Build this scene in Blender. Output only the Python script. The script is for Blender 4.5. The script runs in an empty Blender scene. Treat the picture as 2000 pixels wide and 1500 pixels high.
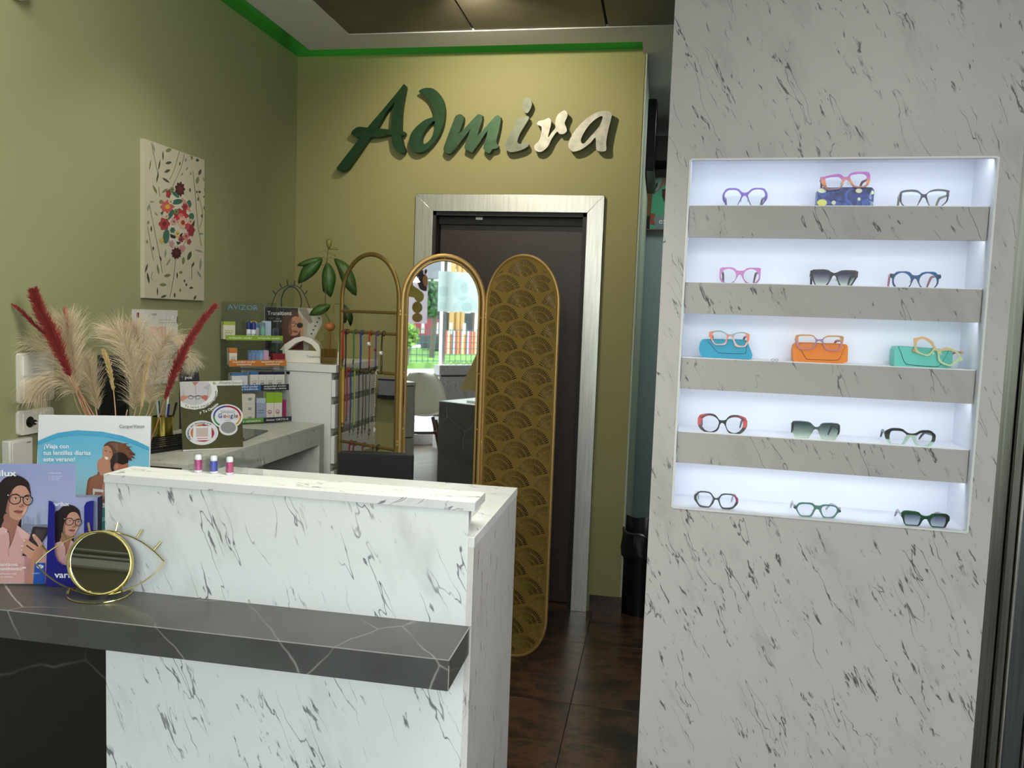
import bpy, math, random
from mathutils import Vector, Matrix, geometry
random.seed(7)
S = bpy.context.scene
COL = S.collection
# ------------------------------------------------------------------ camera
CAMH, FPX = 1.45, 1580.0
PITCH, ROLL, YAW = math.radians(4.75), math.radians(2.03), math.radians(10.2)
_F = Vector((-math.sin(YAW)*math.cos(PITCH), math.cos(YAW)*math.cos(PITCH), -math.sin(PITCH)))
_R0 = Vector((math.cos(YAW), math.sin(YAW), 0)); _U0 = _R0.cross(_F)
_R = _R0*math.cos(ROLL) + _U0*math.sin(ROLL)
_U = -_R0*math.sin(ROLL) + _U0*math.cos(ROLL)
EYE = Vector((0, 0, CAMH))
cam = bpy.data.objects.new('camera', bpy.data.cameras.new('camera'))
COL.objects.link(cam)
cam.matrix_world = Matrix(((_R.x, _U.x, -_F.x, 0), (_R.y, _U.y, -_F.y, 0), (_R.z, _U.z, -_F.z, CAMH), (0, 0, 0, 1)))
cam.data.sensor_width = 36; cam.data.lens = FPX*36/2000; cam.data.clip_start = .02
S.camera = cam
# ------------------------------------------------------------------ light
S.view_settings.view_transform = 'Standard'; S.view_settings.look = 'None'
S.view_settings.gamma = 1; S.view_settings.use_curve_mapping = False
S.view_settings.exposure = 0.0
S.cycles.max_bounces = 10; S.cycles.transparent_max_bounces = 24
S.cycles.sample_clamp_indirect = 6; S.cycles.caustics_reflective = False; S.cycles.caustics_refractive = False
W = bpy.data.worlds.new('sky'); S.world = W; W.use_nodes = True
bg = W.node_tree.nodes['Background']; bg.inputs[0].default_value = (.88, .94, 1.0, 1); bg.inputs[1].default_value = 5.0

def area(name, loc, target, sx, sy, power, color):
    l = bpy.data.lights.new(name, 'AREA'); l.shape = 'RECTANGLE'; l.size = sx; l.size_y = sy
    l.energy = power; l.color = color
    o = bpy.data.objects.new(name, l); COL.objects.link(o); o.location = loc
    o.rotation_euler = (Vector(target)-Vector(loc)).to_track_quat('-Z', 'Y').to_euler()
    return o
def spot(name, loc, target, power, color, deg=70, rad=.04, blend=.8):
    l = bpy.data.lights.new(name, 'SPOT'); l.energy = power; l.color = color
    l.spot_size = math.radians(deg); l.spot_blend = blend; l.shadow_soft_size = rad
    o = bpy.data.objects.new(name, l); COL.objects.link(o); o.location = loc
    o.rotation_euler = (Vector(target)-Vector(loc)).to_track_quat('-Z', 'Y').to_euler()
    return o
area('daylight_above_street', (1.2, -4.8, 4.1), (-.5, 1.6, 1.3), 8, 3.0, 730, (.96, .985, 1.0))
area('corridor_fill', (.55, 4.7, 2.68), (.5, 4.75, 0), .6, .3, 9, (.92, 1, .98))  # added fill that brightens the dark corridor; no fitting is modelled
area('shop_fill', (.6, .6, 2.66), (-.2, .9, 0), .9, .5, 16, (1, .95, .86))  # unseen fill added to lift the room's general brightness
area('left_wall_fill', (-1.05, 1.6, 2.67), (-1.87, 1.9, 1.7), .12, 3.0, 30, (1, .95, .84))  # long strip of fill added to brighten the left wall
spot('desk_fill_spot', (-1.30, 2.55, 2.66), (-1.60, 2.7, .95), 16, (1, .95, .86), 95, .06)  # added spot raising the light level around the desk
spot('sign_spotlight', (-.80, 3.05, 2.66), (-.72, 3.95, 2.1), 42, (1, .89, .68), 120, .025)
spot('left_wall_fill_spot', (-1.25, 1.1, 2.66), (-1.87, 2.0, 1.6), 10, (1, .93, .78), 110, .05)  # another added fill spot; aims at the left wall, not the column

# ------------------------------------------------------------------ geometry helpers
def lin(c):
    c = tuple(x/255 for x in c[:3])
    return tuple((x/12.92 if x <= .04045 else ((x+.055)/1.055)**2.4) for x in c) + (1.0,)
def ray(u, v): return _F + _R*((u-1000)/FPX) - _U*((v-750)/FPX)
def onZ(u, v, z):
    d = ray(u, v); return EYE + d*((z-CAMH)/d.z)
def onY(u, v, y):
    d = ray(u, v); return EYE + d*(y/d.y)
def onX(u, v, x):
    d = ray(u, v); return EYE + d*(x/d.x)
class Fr:
    """upright working plane: local x to the viewer's right, y away, z up"""
    def __init__(s, O, deg, tilt=0):
        s.M = Matrix.Translation(Vector(O)) @ Matrix.Rotation(math.radians(deg), 4, 'Z') @ Matrix.Rotation(math.radians(tilt), 4, 'X')
        s.I = s.M.inverted(); s.o = s.I @ EYE
    def px(s, u, v, y=0.0):
        d = s.I.to_3x3() @ ray(u, v); p = s.o + d*((y-s.o.y)/d.y); return (p.x, p.z)
    def pts(s, L, y=0.0): return [s.px(a, b, y) for a, b in L]
    def yz(s, u, v, x=0.0):
        d = s.I.to_3x3() @ ray(u, v); p = s.o + d*((x-s.o.x)/d.x); return (p.y, p.z)
def crop(x0, y0, s, L): return [(x0+a*s, y0+b*s) for a, b in L]
def smooth(P, n=4, closed=True):
    out = []; N = len(P)
    rng = range(N) if closed else range(N-1)
    for i in rng:
        g = (lambda k: P[k % N]) if closed else (lambda k: P[max(0, min(N-1, k))])
        p0, p1, p2, p3 = g(i-1), g(i), g(i+1), g(i+2)
        for k in range(n):
            t = k/n
            out.append(tuple(.5*((2*b)+(-a+c)*t+(2*a-5*b+4*c-d)*t*t+(-a+3*b-3*c+d)*t**3) for a, b, c, d in zip(p0, p1, p2, p3)))
    if not closed: out.append(tuple(P[-1]))
    return out
def roundpoly(P, f=.22, n=2):
    """cut each corner of a polygon a little"""
    for _ in range(n):
        Q = []
        for i in range(len(P)):
            a, b = P[i], P[(i+1) % len(P)]
            Q += [tuple(x+(y-x)*f for x, y in zip(a, b)), tuple(y+(x-y)*f for x, y in zip(a, b))]
        P = Q
    return P
def ell(cx, cy, rx, ry, n=24, rot=0):
    c, s = math.cos(rot), math.sin(rot)
    return [(cx+rx*math.cos(t)*c-ry*math.sin(t)*s, cy+rx*math.cos(t)*s+ry*math.sin(t)*c) for t in (2*math.pi*k/n for k in range(n))]
def rrect(x0, x1, z0, z1, r, n=4):
    P = []
    for cx, cz, a in ((x1-r, z1-r, 0), (x0+r, z1-r, 90), (x0+r, z0+r, 180), (x1-r, z0+r, 270)):
        for k in range(n+1):
            t = math.radians(a+90*k/n); P.append((cx+r*math.cos(t), cz+r*math.sin(t)))
    return P
def dens(P, m):
    Q = []
    for i in range(len(P)):
        a, b = P[i], P[(i+1) % len(P)]
        n = max(1, int(math.dist(a, b)/m))
        for k in range(n): Q.append(tuple(x+(y-x)*k/n for x, y in zip(a, b)))
    return Q

class MB:
    def __init__(s): s.v = []; s.f = []; s.c = []; s.m = []
    def add(s, V, F, col=(200, 200, 200), mi=0):
        b = len(s.v); s.v += [tuple(p) for p in V]
        if callable(col): s.c += [lin(col(*p)) for p in V]
        else:
            k = lin(col); s.c += [k]*len(V)
        for f in F: s.f.append(tuple(b+i for i in f)); s.m.append(mi)
        return s
    def box(s, x0, x1, y0, y1, z0, z1, col=(200, 200, 200), mi=0):
        V = [(x, y, z) for x in (x0, x1) for y in (y0, y1) for z in (z0, z1)]
        return s.add(V, [(0, 1, 3, 2), (4, 6, 7, 5), (0, 4, 5, 1), (2, 3, 7, 6), (0, 2, 6, 4), (1, 5, 7, 3)], col, mi)
    def prism(s, P, y0, y1, col=(200, 200, 200), mi=0, holes=(), side=None, edge=0):
        """polygon in local xz pushed from y0 (front) to y1; edge: bevel of the front rim"""
        loops = [list(P)] + [list(h) for h in holes]
        tris = geometry.tessellate_polygon([[Vector((a, b, 0)) for a, b in L] for L in loops])
        flat = [p for L in loops for p in L]; n = len(flat)
        V = [(a, y0, b) for a, b in flat] + [(a, y1, b) for a, b in flat]
        F = []
        for t in tris:
            a, b, c = (flat[i] for i in t)
            w = (b[0]-a[0])*(c[1]-a[1])-(b[1]-a[1])*(c[0]-a[0])
            t = tuple(t) if w > 0 else tuple(reversed(t))
            F.append(t); F.append(tuple(i+n for i in reversed(t)))
        s.add(V, F, col, mi)
        k = 0; V2 = []; F2 = []
        for li, L in enumerate(loops):
            A = sum(L[i][0]*L[(i+1) % len(L)][1]-L[(i+1) % len(L)][0]*L[i][1] for i in range(len(L)))
            ccw = A > 0
            for i in range(len(L)):
                j = (i+1) % len(L); b = len(V2)
                V2 += [(L[i][0], y0, L[i][1]), (L[j][0], y0, L[j][1]), (L[j][0], y1, L[j][1]), (L[i][0], y1, L[i][1])]
                q = (b, b+3, b+2, b+1)
                F2.append(q if (ccw == (li == 0)) else tuple(reversed(q)))
        s.add(V2, F2, side or col, mi)
        return s
    def flat(s, P, y, col, mi=0, holes=()):
        loops = [list(P)] + [list(h) for h in holes]
        tris = geometry.tessellate_polygon([[Vector((a, b, 0)) for a, b in L] for L in loops])
        fl = [p for L in loops for p in L]
        F = []
        for t in tris:
            a, b, c = (fl[i] for i in t)
            w = (b[0]-a[0])*(c[1]-a[1])-(b[1]-a[1])*(c[0]-a[0])
            F.append(tuple(t) if w > 0 else tuple(reversed(t)))
        return s.add([(a, y, b) for a, b in fl], F, col, mi)
    def tube(s, P, r, col=(200, 200, 200), mi=0, n=8, closed=False, sy=1.0):
        P = [Vector(p) for p in P]; N = len(P); V = []; F = []
        up = None
        for i, p in enumerate(P):
            if closed: t = P[(i+1) % N]-P[i-1]
            else: t = P[min(i+1, N-1)]-P[max(i-1, 0)]
            t.normalize()
            if up is None:
                up = Vector((0, 1, 0)) if abs(t.y) < .8 else Vector((1, 0, 0))
            a = t.cross(up); 
            if a.length < 1e-4: a = t.cross(Vector((1, 0, 0)))
            a.normalize(); b = a.cross(t).normalized(); up = b
            rr = r(i/(N-1)) if callable(r) else r
            for k in range(n):
                q = 2*math.pi*k/n; V.append(p + a*(rr*math.cos(q)) + b*(rr*sy*math.sin(q)))
        M = N if closed else N-1
        for i in range(M):
            j = (i+1) % N
            for k in range(n):
                l = (k+1) % n; F.append((i*n+k, i*n+l, j*n+l, j*n+k))
        if not closed: F.append(tuple(range(n))[::-1]); F.append(tuple((N-1)*n+k for k in range(n)))
        return s.add(V, F, col, mi)
    def lathe(s, prof, cx=0, cy=0, col=(200, 200, 200), mi=0, n=24, sx=1.0, sy=1.0):
        V = []; F = []
        for r, z in prof:
            for k in range(n):
                t = 2*math.pi*k/n; V.append((cx+r*sx*math.cos(t), cy+r*sy*math.sin(t), z))
        for i in range(len(prof)-1):
            for k in range(n):
                l = (k+1) % n; F.append((i*n+k, i*n+l, (i+1)*n+l, (i+1)*n+k))
        if prof[0][0] > 1e-6: F.append(tuple(range(n))[::-1])
        if prof[-1][0] > 1e-6: F.append(tuple((len(prof)-1)*n+k for k in range(n)))
        return s.add(V, F, col, mi)
    def ball(s, c, r, col=(200, 200, 200), mi=0, n=12, sz=1.0):
        prof = [(max(1e-5, r*math.sin(math.pi*i/n)), c[2]-r*sz*math.cos(math.pi*i/n)) for i in range(n+1)]
        return s.lathe(prof, c[0], c[1], col, mi, max(8, n))
    def build(s, name, mats, parent=None, M=None, sm=False, bevel=0, seg=2):
        me = bpy.data.meshes.new(name); me.from_pydata(s.v, [], s.f); me.validate()
        if not isinstance(mats, (list, tuple)): mats = [mats]
        for m in mats: me.materials.append(m)
        if len(me.vertices) == len(s.c):
            at = me.color_attributes.new('Col', 'FLOAT_COLOR', 'POINT')
            at.data.foreach_set('color', [x for c in s.c for x in c])
        if len(mats) > 1 and len(me.polygons) == len(s.m):
            me.polygons.foreach_set('material_index', s.m)
        if sm:
            me.polygons.foreach_set('use_smooth', [True]*len(me.polygons))
            me.set_sharp_from_angle(angle=math.radians(40))
        me.update()
        o = bpy.data.objects.new(name, me); COL.objects.link(o)
        if parent is not None: o.parent = parent
        if M is not None: o.matrix_world = M
        if bevel:
            b = o.modifiers.new('bevel', 'BEVEL'); b.width = bevel; b.segments = seg; b.limit_method = 'ANGLE'; b.angle_limit = math.radians(50)
            me.polygons.foreach_set('use_smooth', [True]*len(me.polygons)); b.harden_normals = False
            me.set_sharp_from_angle(angle=math.radians(35))
        return o
def tag(o, label=None, cat=None, group=None, kind=None):
    if label: o['label'] = label
    if cat: o['category'] = cat
    if group: o['group'] = group
    if kind: o['kind'] = kind
    return o
def thing(name, label, cat, M=None, group=None):
    o = bpy.data.objects.new(name, None); COL.objects.link(o); o.empty_display_size = .05
    if M is not None: o.matrix_world = M if isinstance(M, Matrix) else Matrix.Translation(Vector(M))
    return tag(o, label, cat, group)
def struct(o): o['kind'] = 'structure'; return o
def copy_tree(o, parent=None):
    c = o.copy(); COL.objects.link(c)
    if parent is not None: c.parent = parent
    for ch in list(o.children): copy_tree(ch, c)
    return c
_tc = {}
def glyph(txt, bold=0.0, shear=0.0):
    k = (txt, bold, shear)
    if k not in _tc:
        cu = bpy.data.curves.new('t', 'FONT'); cu.body = txt; cu.size = 1; cu.offset = bold; cu.shear = shear; cu.resolution_u = 2
        o = bpy.data.objects.new('t', cu); COL.objects.link(o)
        me = bpy.data.meshes.new_from_object(o)
        V = [v.co.copy() for v in me.vertices]; F = [tuple(p.vertices) for p in me.polygons]
        w = max((v.x for v in V), default=.3)
        _tc[k] = (V, F, w)
        bpy.data.objects.remove(o); bpy.data.curves.remove(cu); bpy.data.meshes.remove(me)
    return _tc[k]
def text(mb, txt, x, z, size, y, col, bold=0.0, shear=0.0, align='L', width=None, rot=0.0, mi=0, vfac=1.0):
    """lettering in the local xz plane; width fits the word to a length"""
    V, F, w = glyph(txt, bold, shear)
    k = size; kx = size if width is None else width/w
    ox = 0 if align == 'L' else (-w*kx/2 if align == 'C' else -w*kx)
    c, s = math.cos(rot), math.sin(rot); P = []
    for v in V:
        a, b = ox+v.x*kx, v.y*k*vfac
        P.append((x+a*c-b*s, y, z+a*s+b*c))
    mb.add(P, [tuple(f) for f in F], col, mi)
def arctext(mb, txt, cx, cz, rx, rz, a0, a1, size, y, col, bold=0.0):
    ws = [glyph(ch, bold)[2] + .06 if ch != ' ' else .3 for ch in txt]; T = sum(ws); acc = 0
    for ch, w in zip(txt, ws):
        if ch != ' ':
            t = math.radians(a0+(a1-a0)*(acc+w/2)/T)
            tx, tz = -rx*math.sin(t), rz*math.cos(t)
            if a1 < a0: tx, tz = -tx, -tz
            text(mb, ch, cx+rx*math.cos(t), cz+rz*math.sin(t), size, y, col, bold, align='C', rot=math.atan2(tz, tx))
        acc += w

# ------------------------------------------------------------------ materials
def newmat(name):
    m = bpy.data.materials.new(name); m.use_nodes = True
    nt = m.node_tree; b = nt.nodes['Principled BSDF']; return m, nt, b
def N(nt, t, **k):
    n = nt.nodes.new(t)
    for a, v in k.items():
        if a in n.inputs.keys(): n.inputs[a].default_value = v
        else: setattr(n, a, v)
    return n
def L(nt, a, b): nt.links.new(a, b)
def coords(nt, rot=(0, 0, 0), scale=(1, 1, 1), loc=(0, 0, 0)):
    tc = N(nt, 'ShaderNodeTexCoord'); mp = N(nt, 'ShaderNodeMapping')
    mp.inputs['Location'].default_value = loc; mp.inputs['Rotation'].default_value = rot; mp.inputs['Scale'].default_value = scale
    L(nt, tc.outputs['Object'], mp.inputs['Vector']); return mp.outputs[0]
def ramp(nt, src, stops):
    r = N(nt, 'ShaderNodeValToRGB'); e = r.color_ramp.elements
    while len(e) < len(stops): e.new(.5)
    for i, (p, c) in enumerate(stops):
        e[i].position = p; e[i].color = c if len(c) == 4 else lin(c)
    L(nt, src, r.inputs[0]); return r.outputs[0]
def plain(name, c, rough=.5, metal=0.0, bump=0.0, bs=400, var=0.0, vs=20, spec=None, coat=0.0):
    m, nt, b = newmat(name); b.inputs['Base Color'].default_value = lin(c)
    b.inputs['Roughness'].default_value = rough; b.inputs['Metallic'].default_value = metal
    if spec is not None: b.inputs['Specular IOR Level'].default_value = spec
    if coat: b.inputs['Coat Weight'].default_value = coat
    if var:
        n = N(nt, 'ShaderNodeTexNoise', Scale=vs, Detail=4.0); L(nt, coords(nt), n.inputs['Vector'])
        k1 = tuple(max(0, x*(1-var)) for x in c); k2 = tuple(min(255, x*(1+var)) for x in c)
        L(nt, ramp(nt, n.outputs['Fac'], [(.3, k1), (.7, k2)]), b.inputs['Base Color'])
    if bump:
        n = N(nt, 'ShaderNodeTexNoise', Scale=bs, Detail=3.0); L(nt, coords(nt), n.inputs['Vector'])
        bp = N(nt, 'ShaderNodeBump', Strength=bump, Distance=.001); L(nt, n.outputs['Fac'], bp.inputs['Height']); L(nt, bp.outputs[0], b.inputs['Normal'])
    return m
def printmat(name, rough=.5, coat=0.0, metal=0.0, bump=0.0):
    """flat print or coloured plastic: the colour sits in the geometry's own colour attribute"""
    m, nt, b = newmat(name); a = N(nt, 'ShaderNodeVertexColor', layer_name='Col'); L(nt, a.outputs[0], b.inputs['Base Color'])
    b.inputs['Roughness'].default_value = rough; b.inputs['Coat Weight'].default_value = coat; b.inputs['Metallic'].default_value = metal
    if bump:
        n = N(nt, 'ShaderNodeTexNoise', Scale=60.0, Detail=3.0); L(nt, coords(nt), n.inputs['Vector'])
        bp = N(nt, 'ShaderNodeBump', Strength=bump, Distance=.002); L(nt, n.outputs['Fac'], bp.inputs['Height']); L(nt, bp.outputs[0], b.inputs['Normal'])
    return m
def marble(name, rot, base=(226, 229, 229), dark=(70, 72, 78), seed=0.0, k=1.0, dens_=1.0, long_=1.0):
    """white laminate with short dark streaks; rot turns the streak direction to the mapping's z axis"""
    m, nt, b = newmat(name); b.inputs['Roughness'].default_value = .42; b.inputs['Specular IOR Level'].default_value = .35
    v0 = coords(nt, loc=(seed, seed*.7, seed*.3))
    wn = N(nt, 'ShaderNodeTexNoise', Scale=9.0, Detail=3.0); L(nt, v0, wn.inputs['Vector'])
    def stretched(sx, sz, off):
        tc = N(nt, 'ShaderNodeTexCoord')
        ad = N(nt, 'ShaderNodeVectorMath', operation='MULTIPLY_ADD'); ad.inputs[1].default_value = (.035, .035, .035)
        L(nt, wn.outputs['Color'], ad.inputs[0]); L(nt, tc.outputs['Object'], ad.inputs[2])
        m1 = N(nt, 'ShaderNodeMapping'); m1.inputs['Rotation'].default_value = rot; m1.vector_type = 'TEXTURE'; L(nt, ad.outputs[0], m1.inputs[0])
        m2 = N(nt, 'ShaderNodeMapping'); m2.inputs['Scale'].default_value = (sx*k, sx*k, sz*k); m2.inputs['Location'].default_value = (off+seed, off*2, off*3+seed)
        L(nt, m1.outputs[0], m2.inputs[0]); return m2.outputs[0]
    def mth(op, a, c=None, d=None):
        n = N(nt, 'ShaderNodeMath', operation=op)
        for i, x in enumerate((a, c, d)):
            if x is None: continue
            if isinstance(x, (int, float)): n.inputs[i].default_value = x
            else: L(nt, x, n.inputs[i])
        return n.outputs[0]
    def sstep(x, a, c):
        n = N(nt, 'ShaderNodeMapRange', interpolation_type='SMOOTHSTEP'); n.inputs['From Min'].default_value = a; n.inputs['From Max'].default_value = c
        L(nt, x, n.inputs['Value']); return n.outputs[0]
    # thin veins
    n1 = N(nt, 'ShaderNodeTexNoise', Scale=1.0, Detail=3.0, Roughness=.55); L(nt, stretched(19, 2.2/long_, 0), n1.inputs['Vector'])
    vein = mth('SUBTRACT', 1.0, sstep(mth('ABSOLUTE', mth('SUBTRACT', n1.outputs['Fac'], .5)), .0015, .009))
    n2 = N(nt, 'ShaderNodeTexNoise', Scale=1.0, Detail=3.0); L(nt, stretched(11, 4.5/long_, 3.3), n2.inputs['Vector'])
    vein = mth('MULTIPLY', vein, sstep(n2.outputs['Fac'], .50-.04*(dens_-1), .60))
    # flecks
    n3 = N(nt, 'ShaderNodeTexNoise', Scale=1.0, Detail=4.0, Roughness=.6); L(nt, stretched(75, 13, 7.7), n3.inputs['Vector'])
    n4 = N(nt, 'ShaderNodeTexNoise', Scale=7.0*k, Detail=3.0); L(nt, v0, n4.inputs['Vector'])
    fl = mth('MULTIPLY', sstep(n3.outputs['Fac'], .625-.02*(dens_-1), .68), sstep(n4.outputs['Fac'], .47-.07*(dens_-1), .60-.06*(dens_-1)))
    tot = mth('MINIMUM', mth('ADD', vein, fl), 1.0)
    # soft grey clouds
    n5 = N(nt, 'ShaderNodeTexNoise', Scale=1.0, Detail=6.0, Roughness=.6); L(nt, stretched(9, 3.5, 1.5), n5.inputs['Vector'])
    cloud = mth('MULTIPLY', sstep(n5.outputs['Fac'], .50, .80), .42)
    g = tuple(x*.72 for x in base)
    mx = N(nt, 'ShaderNodeMix', data_type='RGBA'); L(nt, cloud, mx.inputs['Factor']); mx.inputs['A'].default_value = lin(base); mx.inputs['B'].default_value = lin(g)
    my = N(nt, 'ShaderNodeMix', data_type='RGBA'); L(nt, mth('MULTIPLY', tot, .85), my.inputs['Factor']); L(nt, mx.outputs['Result'], my.inputs['A']); my.inputs['B'].default_value = lin(dark)
    L(nt, my.outputs['Result'], b.inputs['Base Color'])
    return m
def darkmarble(name, base=(78, 78, 76), vein=(170, 168, 160), rough=.35, scale=3.4, seed=0.0):
    m, nt, b = newmat(name); b.inputs['Roughness'].default_value = rough
    v = coords(nt, loc=(seed, seed, seed), rot=(.3, .5, .7))
    wn = N(nt, 'ShaderNodeTexNoise', Scale=3.0, Detail=4.0); L(nt, v, wn.inputs['Vector'])
    ad = N(nt, 'ShaderNodeVectorMath', operation='MULTIPLY_ADD'); ad.inputs[1].default_value = (.10, .10, .10)
    L(nt, wn.outputs['Color'], ad.inputs[0]); L(nt, v, ad.inputs[2])
    vo = N(nt, 'ShaderNodeTexVoronoi', feature='DISTANCE_TO_EDGE', Scale=scale); L(nt, ad.outputs[0], vo.inputs['Vector'])
    e = ramp(nt, vo.outputs['Distance'], [(0.0, (1, 1, 1, 1)), (.007, (0, 0, 0, 1))])
    mk = N(nt, 'ShaderNodeTexNoise', Scale=4.0, Detail=2.0); L(nt, v, mk.inputs['Vector'])
    mr = ramp(nt, mk.outputs['Fac'], [(.44, (0, 0, 0, 1)), (.66, (.9, .9, .9, 1))])
    mu = N(nt, 'ShaderNodeMath', operation='MULTIPLY'); L(nt, e, mu.inputs[0]); L(nt, mr, mu.inputs[1])
    n = N(nt, 'ShaderNodeTexNoise', Scale=6.0, Detail=6.0); L(nt, v, n.inputs['Vector'])
    bc = ramp(nt, n.outputs['Fac'], [(.3, tuple(x*.86 for x in base)), (.7, tuple(x*1.1 for x in base))])
    mx = N(nt, 'ShaderNodeMix', data_type='RGBA'); L(nt, mu.outputs[0], mx.inputs['Factor']); L(nt, bc, mx.inputs['A']); mx.inputs['B'].default_value = lin(vein)
    L(nt, mx.outputs['Result'], b.inputs['Base Color']); return m
def glass(name, tint=(255, 255, 255), gloss=.08, rough=.0, grad=None):
    m, nt, b = newmat(name); nt.nodes.remove(b); out = nt.nodes['Material Output']
    sq = lambda c: tuple(math.sqrt(x) for x in lin(c)[:3])+(1.0,)
    t = N(nt, 'ShaderNodeBsdfTransparent'); t.inputs[0].default_value = sq(tint)
    if grad:
        tc = N(nt, 'ShaderNodeTexCoord'); sp = N(nt, 'ShaderNodeSeparateXYZ'); L(nt, tc.outputs['Object'], sp.inputs[0])
        mr = N(nt, 'ShaderNodeMapRange'); mr.inputs['From Min'].default_value = grad[0]; mr.inputs['From Max'].default_value = grad[1]
        L(nt, sp.outputs['Z'], mr.inputs['Value']); L(nt, ramp(nt, mr.outputs[0], [(0, sq(grad[2])), (1, sq(grad[3]))]), t.inputs[0])
    g = N(nt, 'ShaderNodeBsdfGlossy'); g.inputs['Roughness'].default_value = rough
    mx = N(nt, 'ShaderNodeMixShader'); mx.inputs[0].default_value = gloss
    L(nt, t.outputs[0], mx.inputs[1]); L(nt, g.outputs[0], mx.inputs[2]); L(nt, mx.outputs[0], out.inputs[0]); return m
def emit(name, c, k):
    m, nt, b = newmat(name); b.inputs['Base Color'].default_value = lin(c); b.inputs['Emission Color'].default_value = lin(c); b.inputs['Emission Strength'].default_value = k; return m
def brushed(name, c, rough=.32, sc=(2, 2, 120), var=.12):
    m, nt, b = newmat(name); b.inputs['Metallic'].default_value = 1; b.inputs['Roughness'].default_value = rough
    n = N(nt, 'ShaderNodeTexNoise', Scale=3.0, Detail=3.0); L(nt, coords(nt, scale=sc), n.inputs['Vector'])
    L(nt, ramp(nt, n.outputs['Fac'], [(.3, tuple(x*(1-var) for x in c)), (.7, tuple(min(255, x*(1+var)) for x in c))]), b.inputs['Base Color'])
    return m
R_ = math.radians
OLIVE = plain('olive_wall_paint', (152, 148, 102), .55, bump=.25, bs=320, spec=.25)
OLIVE_L = plain('sage_wall_paint', (152, 154, 116), .55, bump=.25, bs=320, spec=.25)
PALE = plain('pale_green_paint', (176, 188, 166), .6)
PLAS = plain('white_ceiling_plaster', (226, 227, 222), .8)
CEILP = plain('brown_grey_metal_ceiling', (112, 106, 92), .5, metal=.25, var=.12, vs=3)
COVEG = plain('cove_glow_green', (70, 140, 62), .7)  # base colour carries the green LED glow of the cove
MARB_F = marble('white_marble_front', (0, R_(-24), 0), seed=1.3, dark=(84, 86, 92), dens_=1.7)
MARB_S = marble('white_marble_end', (R_(3), 0, 0), base=(216, 212, 209), seed=4.1, k=1.2)
MARB_T = marble('white_marble_top', (0, R_(78), 0), base=(232, 236, 233), seed=2.2, k=1.0, dens_=.3)
MARB_E = marble('white_marble_edge', (0, R_(60), 0), base=(222, 222, 222), seed=3.2, k=1.3)
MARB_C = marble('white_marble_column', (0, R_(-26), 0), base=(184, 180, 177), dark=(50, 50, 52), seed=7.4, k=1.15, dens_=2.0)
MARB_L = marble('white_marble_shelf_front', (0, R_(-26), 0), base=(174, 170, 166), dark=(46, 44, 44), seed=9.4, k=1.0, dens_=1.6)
DARKM = darkmarble('dark_grey_marble_slab', (76, 77, 75), (178, 176, 168), seed=.4)
DARKP = darkmarble('dark_grey_marble_panel', (24, 24, 23), (84, 84, 80), seed=2.1, scale=2.4)
STEEL = brushed('brushed_steel', (206, 205, 198), .36, (40, 40, 2), .05)
ALU = brushed('brushed_aluminium', (170, 170, 166), .3, (60, 60, 1))
WENGE = plain('dark_wenge_door', (52, 42, 40), .42, bump=.3, bs=200, var=.1, vs=60)
BLACKM = plain('black_plastic', (16, 16, 18), .35)
BLACKF = plain('black_fabric', (12, 12, 14), .8)
GOLD = plain('satin_gold_metal', (194, 160, 100), .46, metal=.65)
GOLDD = plain('dark_gold_metal', (134, 112, 60), .45, metal=.6)
GOLDB = plain('bright_brass', (224, 208, 138), .18, metal=1)
TEALM = plain('dark_teal_wire', (20, 52, 62), .4, metal=.3)
MIRROR = plain('silver_mirror', (236, 240, 238), .015, metal=1)
PRINT = printmat('paper_print', .45); PRINTG = printmat('glossy_print', .18, .4)
PLAST = printmat('coloured_plastic', .3, .2); FABR = printmat('coloured_cord', .7); LEAF = printmat('leaf', .45)
GLASS = glass('clear_glass', (250, 253, 252), .07); ACRYL = glass('clear_acrylic', (238, 242, 240), .09)
LENS = glass('clear_lens', (250, 251, 252), .008)
WHITEP = plain('white_gloss_board', (226, 228, 226), .3); WHITEM = plain('white_matt_plastic', (224, 222, 212), .4)
OPAL = plain('opal_white_liner', (228, 232, 240), .55)
# ------------------------------------------------------------------ room shell
YB, XL, ZT = 3.945, -1.870, 2.722          # back wall, left wall, top of painted walls
YF, XR = -1.60, 2.60                       # window wall, right wall (not in view)
def wbox(name, x0, x1, y0, y1, z0, z1, m, parent=None, bevel=0): return MB().box(x0, x1, y0, y1, z0, z1).build(name, m, parent, bevel=bevel)
# floor tiles, each a piece
TS = .59; tile_m = []
def tilemat(i):
    m, nt, b = newmat('rust_brown_tile'); b.inputs['Roughness'].default_value = .28; b.inputs['Specular IOR Level'].default_value = .5
    v = coords(nt, loc=(i*3.7, i*1.9, 0)); n = N(nt, 'ShaderNodeTexNoise', Scale=4.5, Detail=9.0, Roughness=.68); L(nt, v, n.inputs['Vector'])
    v2 = coords(nt, loc=(i*1.7, i*2.9, 0), scale=(1, 7, 1)); n2 = N(nt, 'ShaderNodeTexNoise', Scale=2.5, Detail=5.0); L(nt, v2, n2.inputs['Vector'])
    ad = N(nt, 'ShaderNodeMath', operation='MULTIPLY_ADD'); ad.inputs[1].default_value = .55; L(nt, n2.outputs['Fac'], ad.inputs[0]); L(nt, n.outputs['Fac'], ad.inputs[2])
    L(nt, ramp(nt, ad.outputs[0], [(.56, (34, 31, 28)), (.70, (56, 43, 34)), (.80, (92, 64, 45)), (.88, (52, 44, 38)), (.97, (82, 68, 56))]), b.inputs['Base Color'])
    return m
tile_m = [tilemat(i) for i in range(4)]
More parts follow.
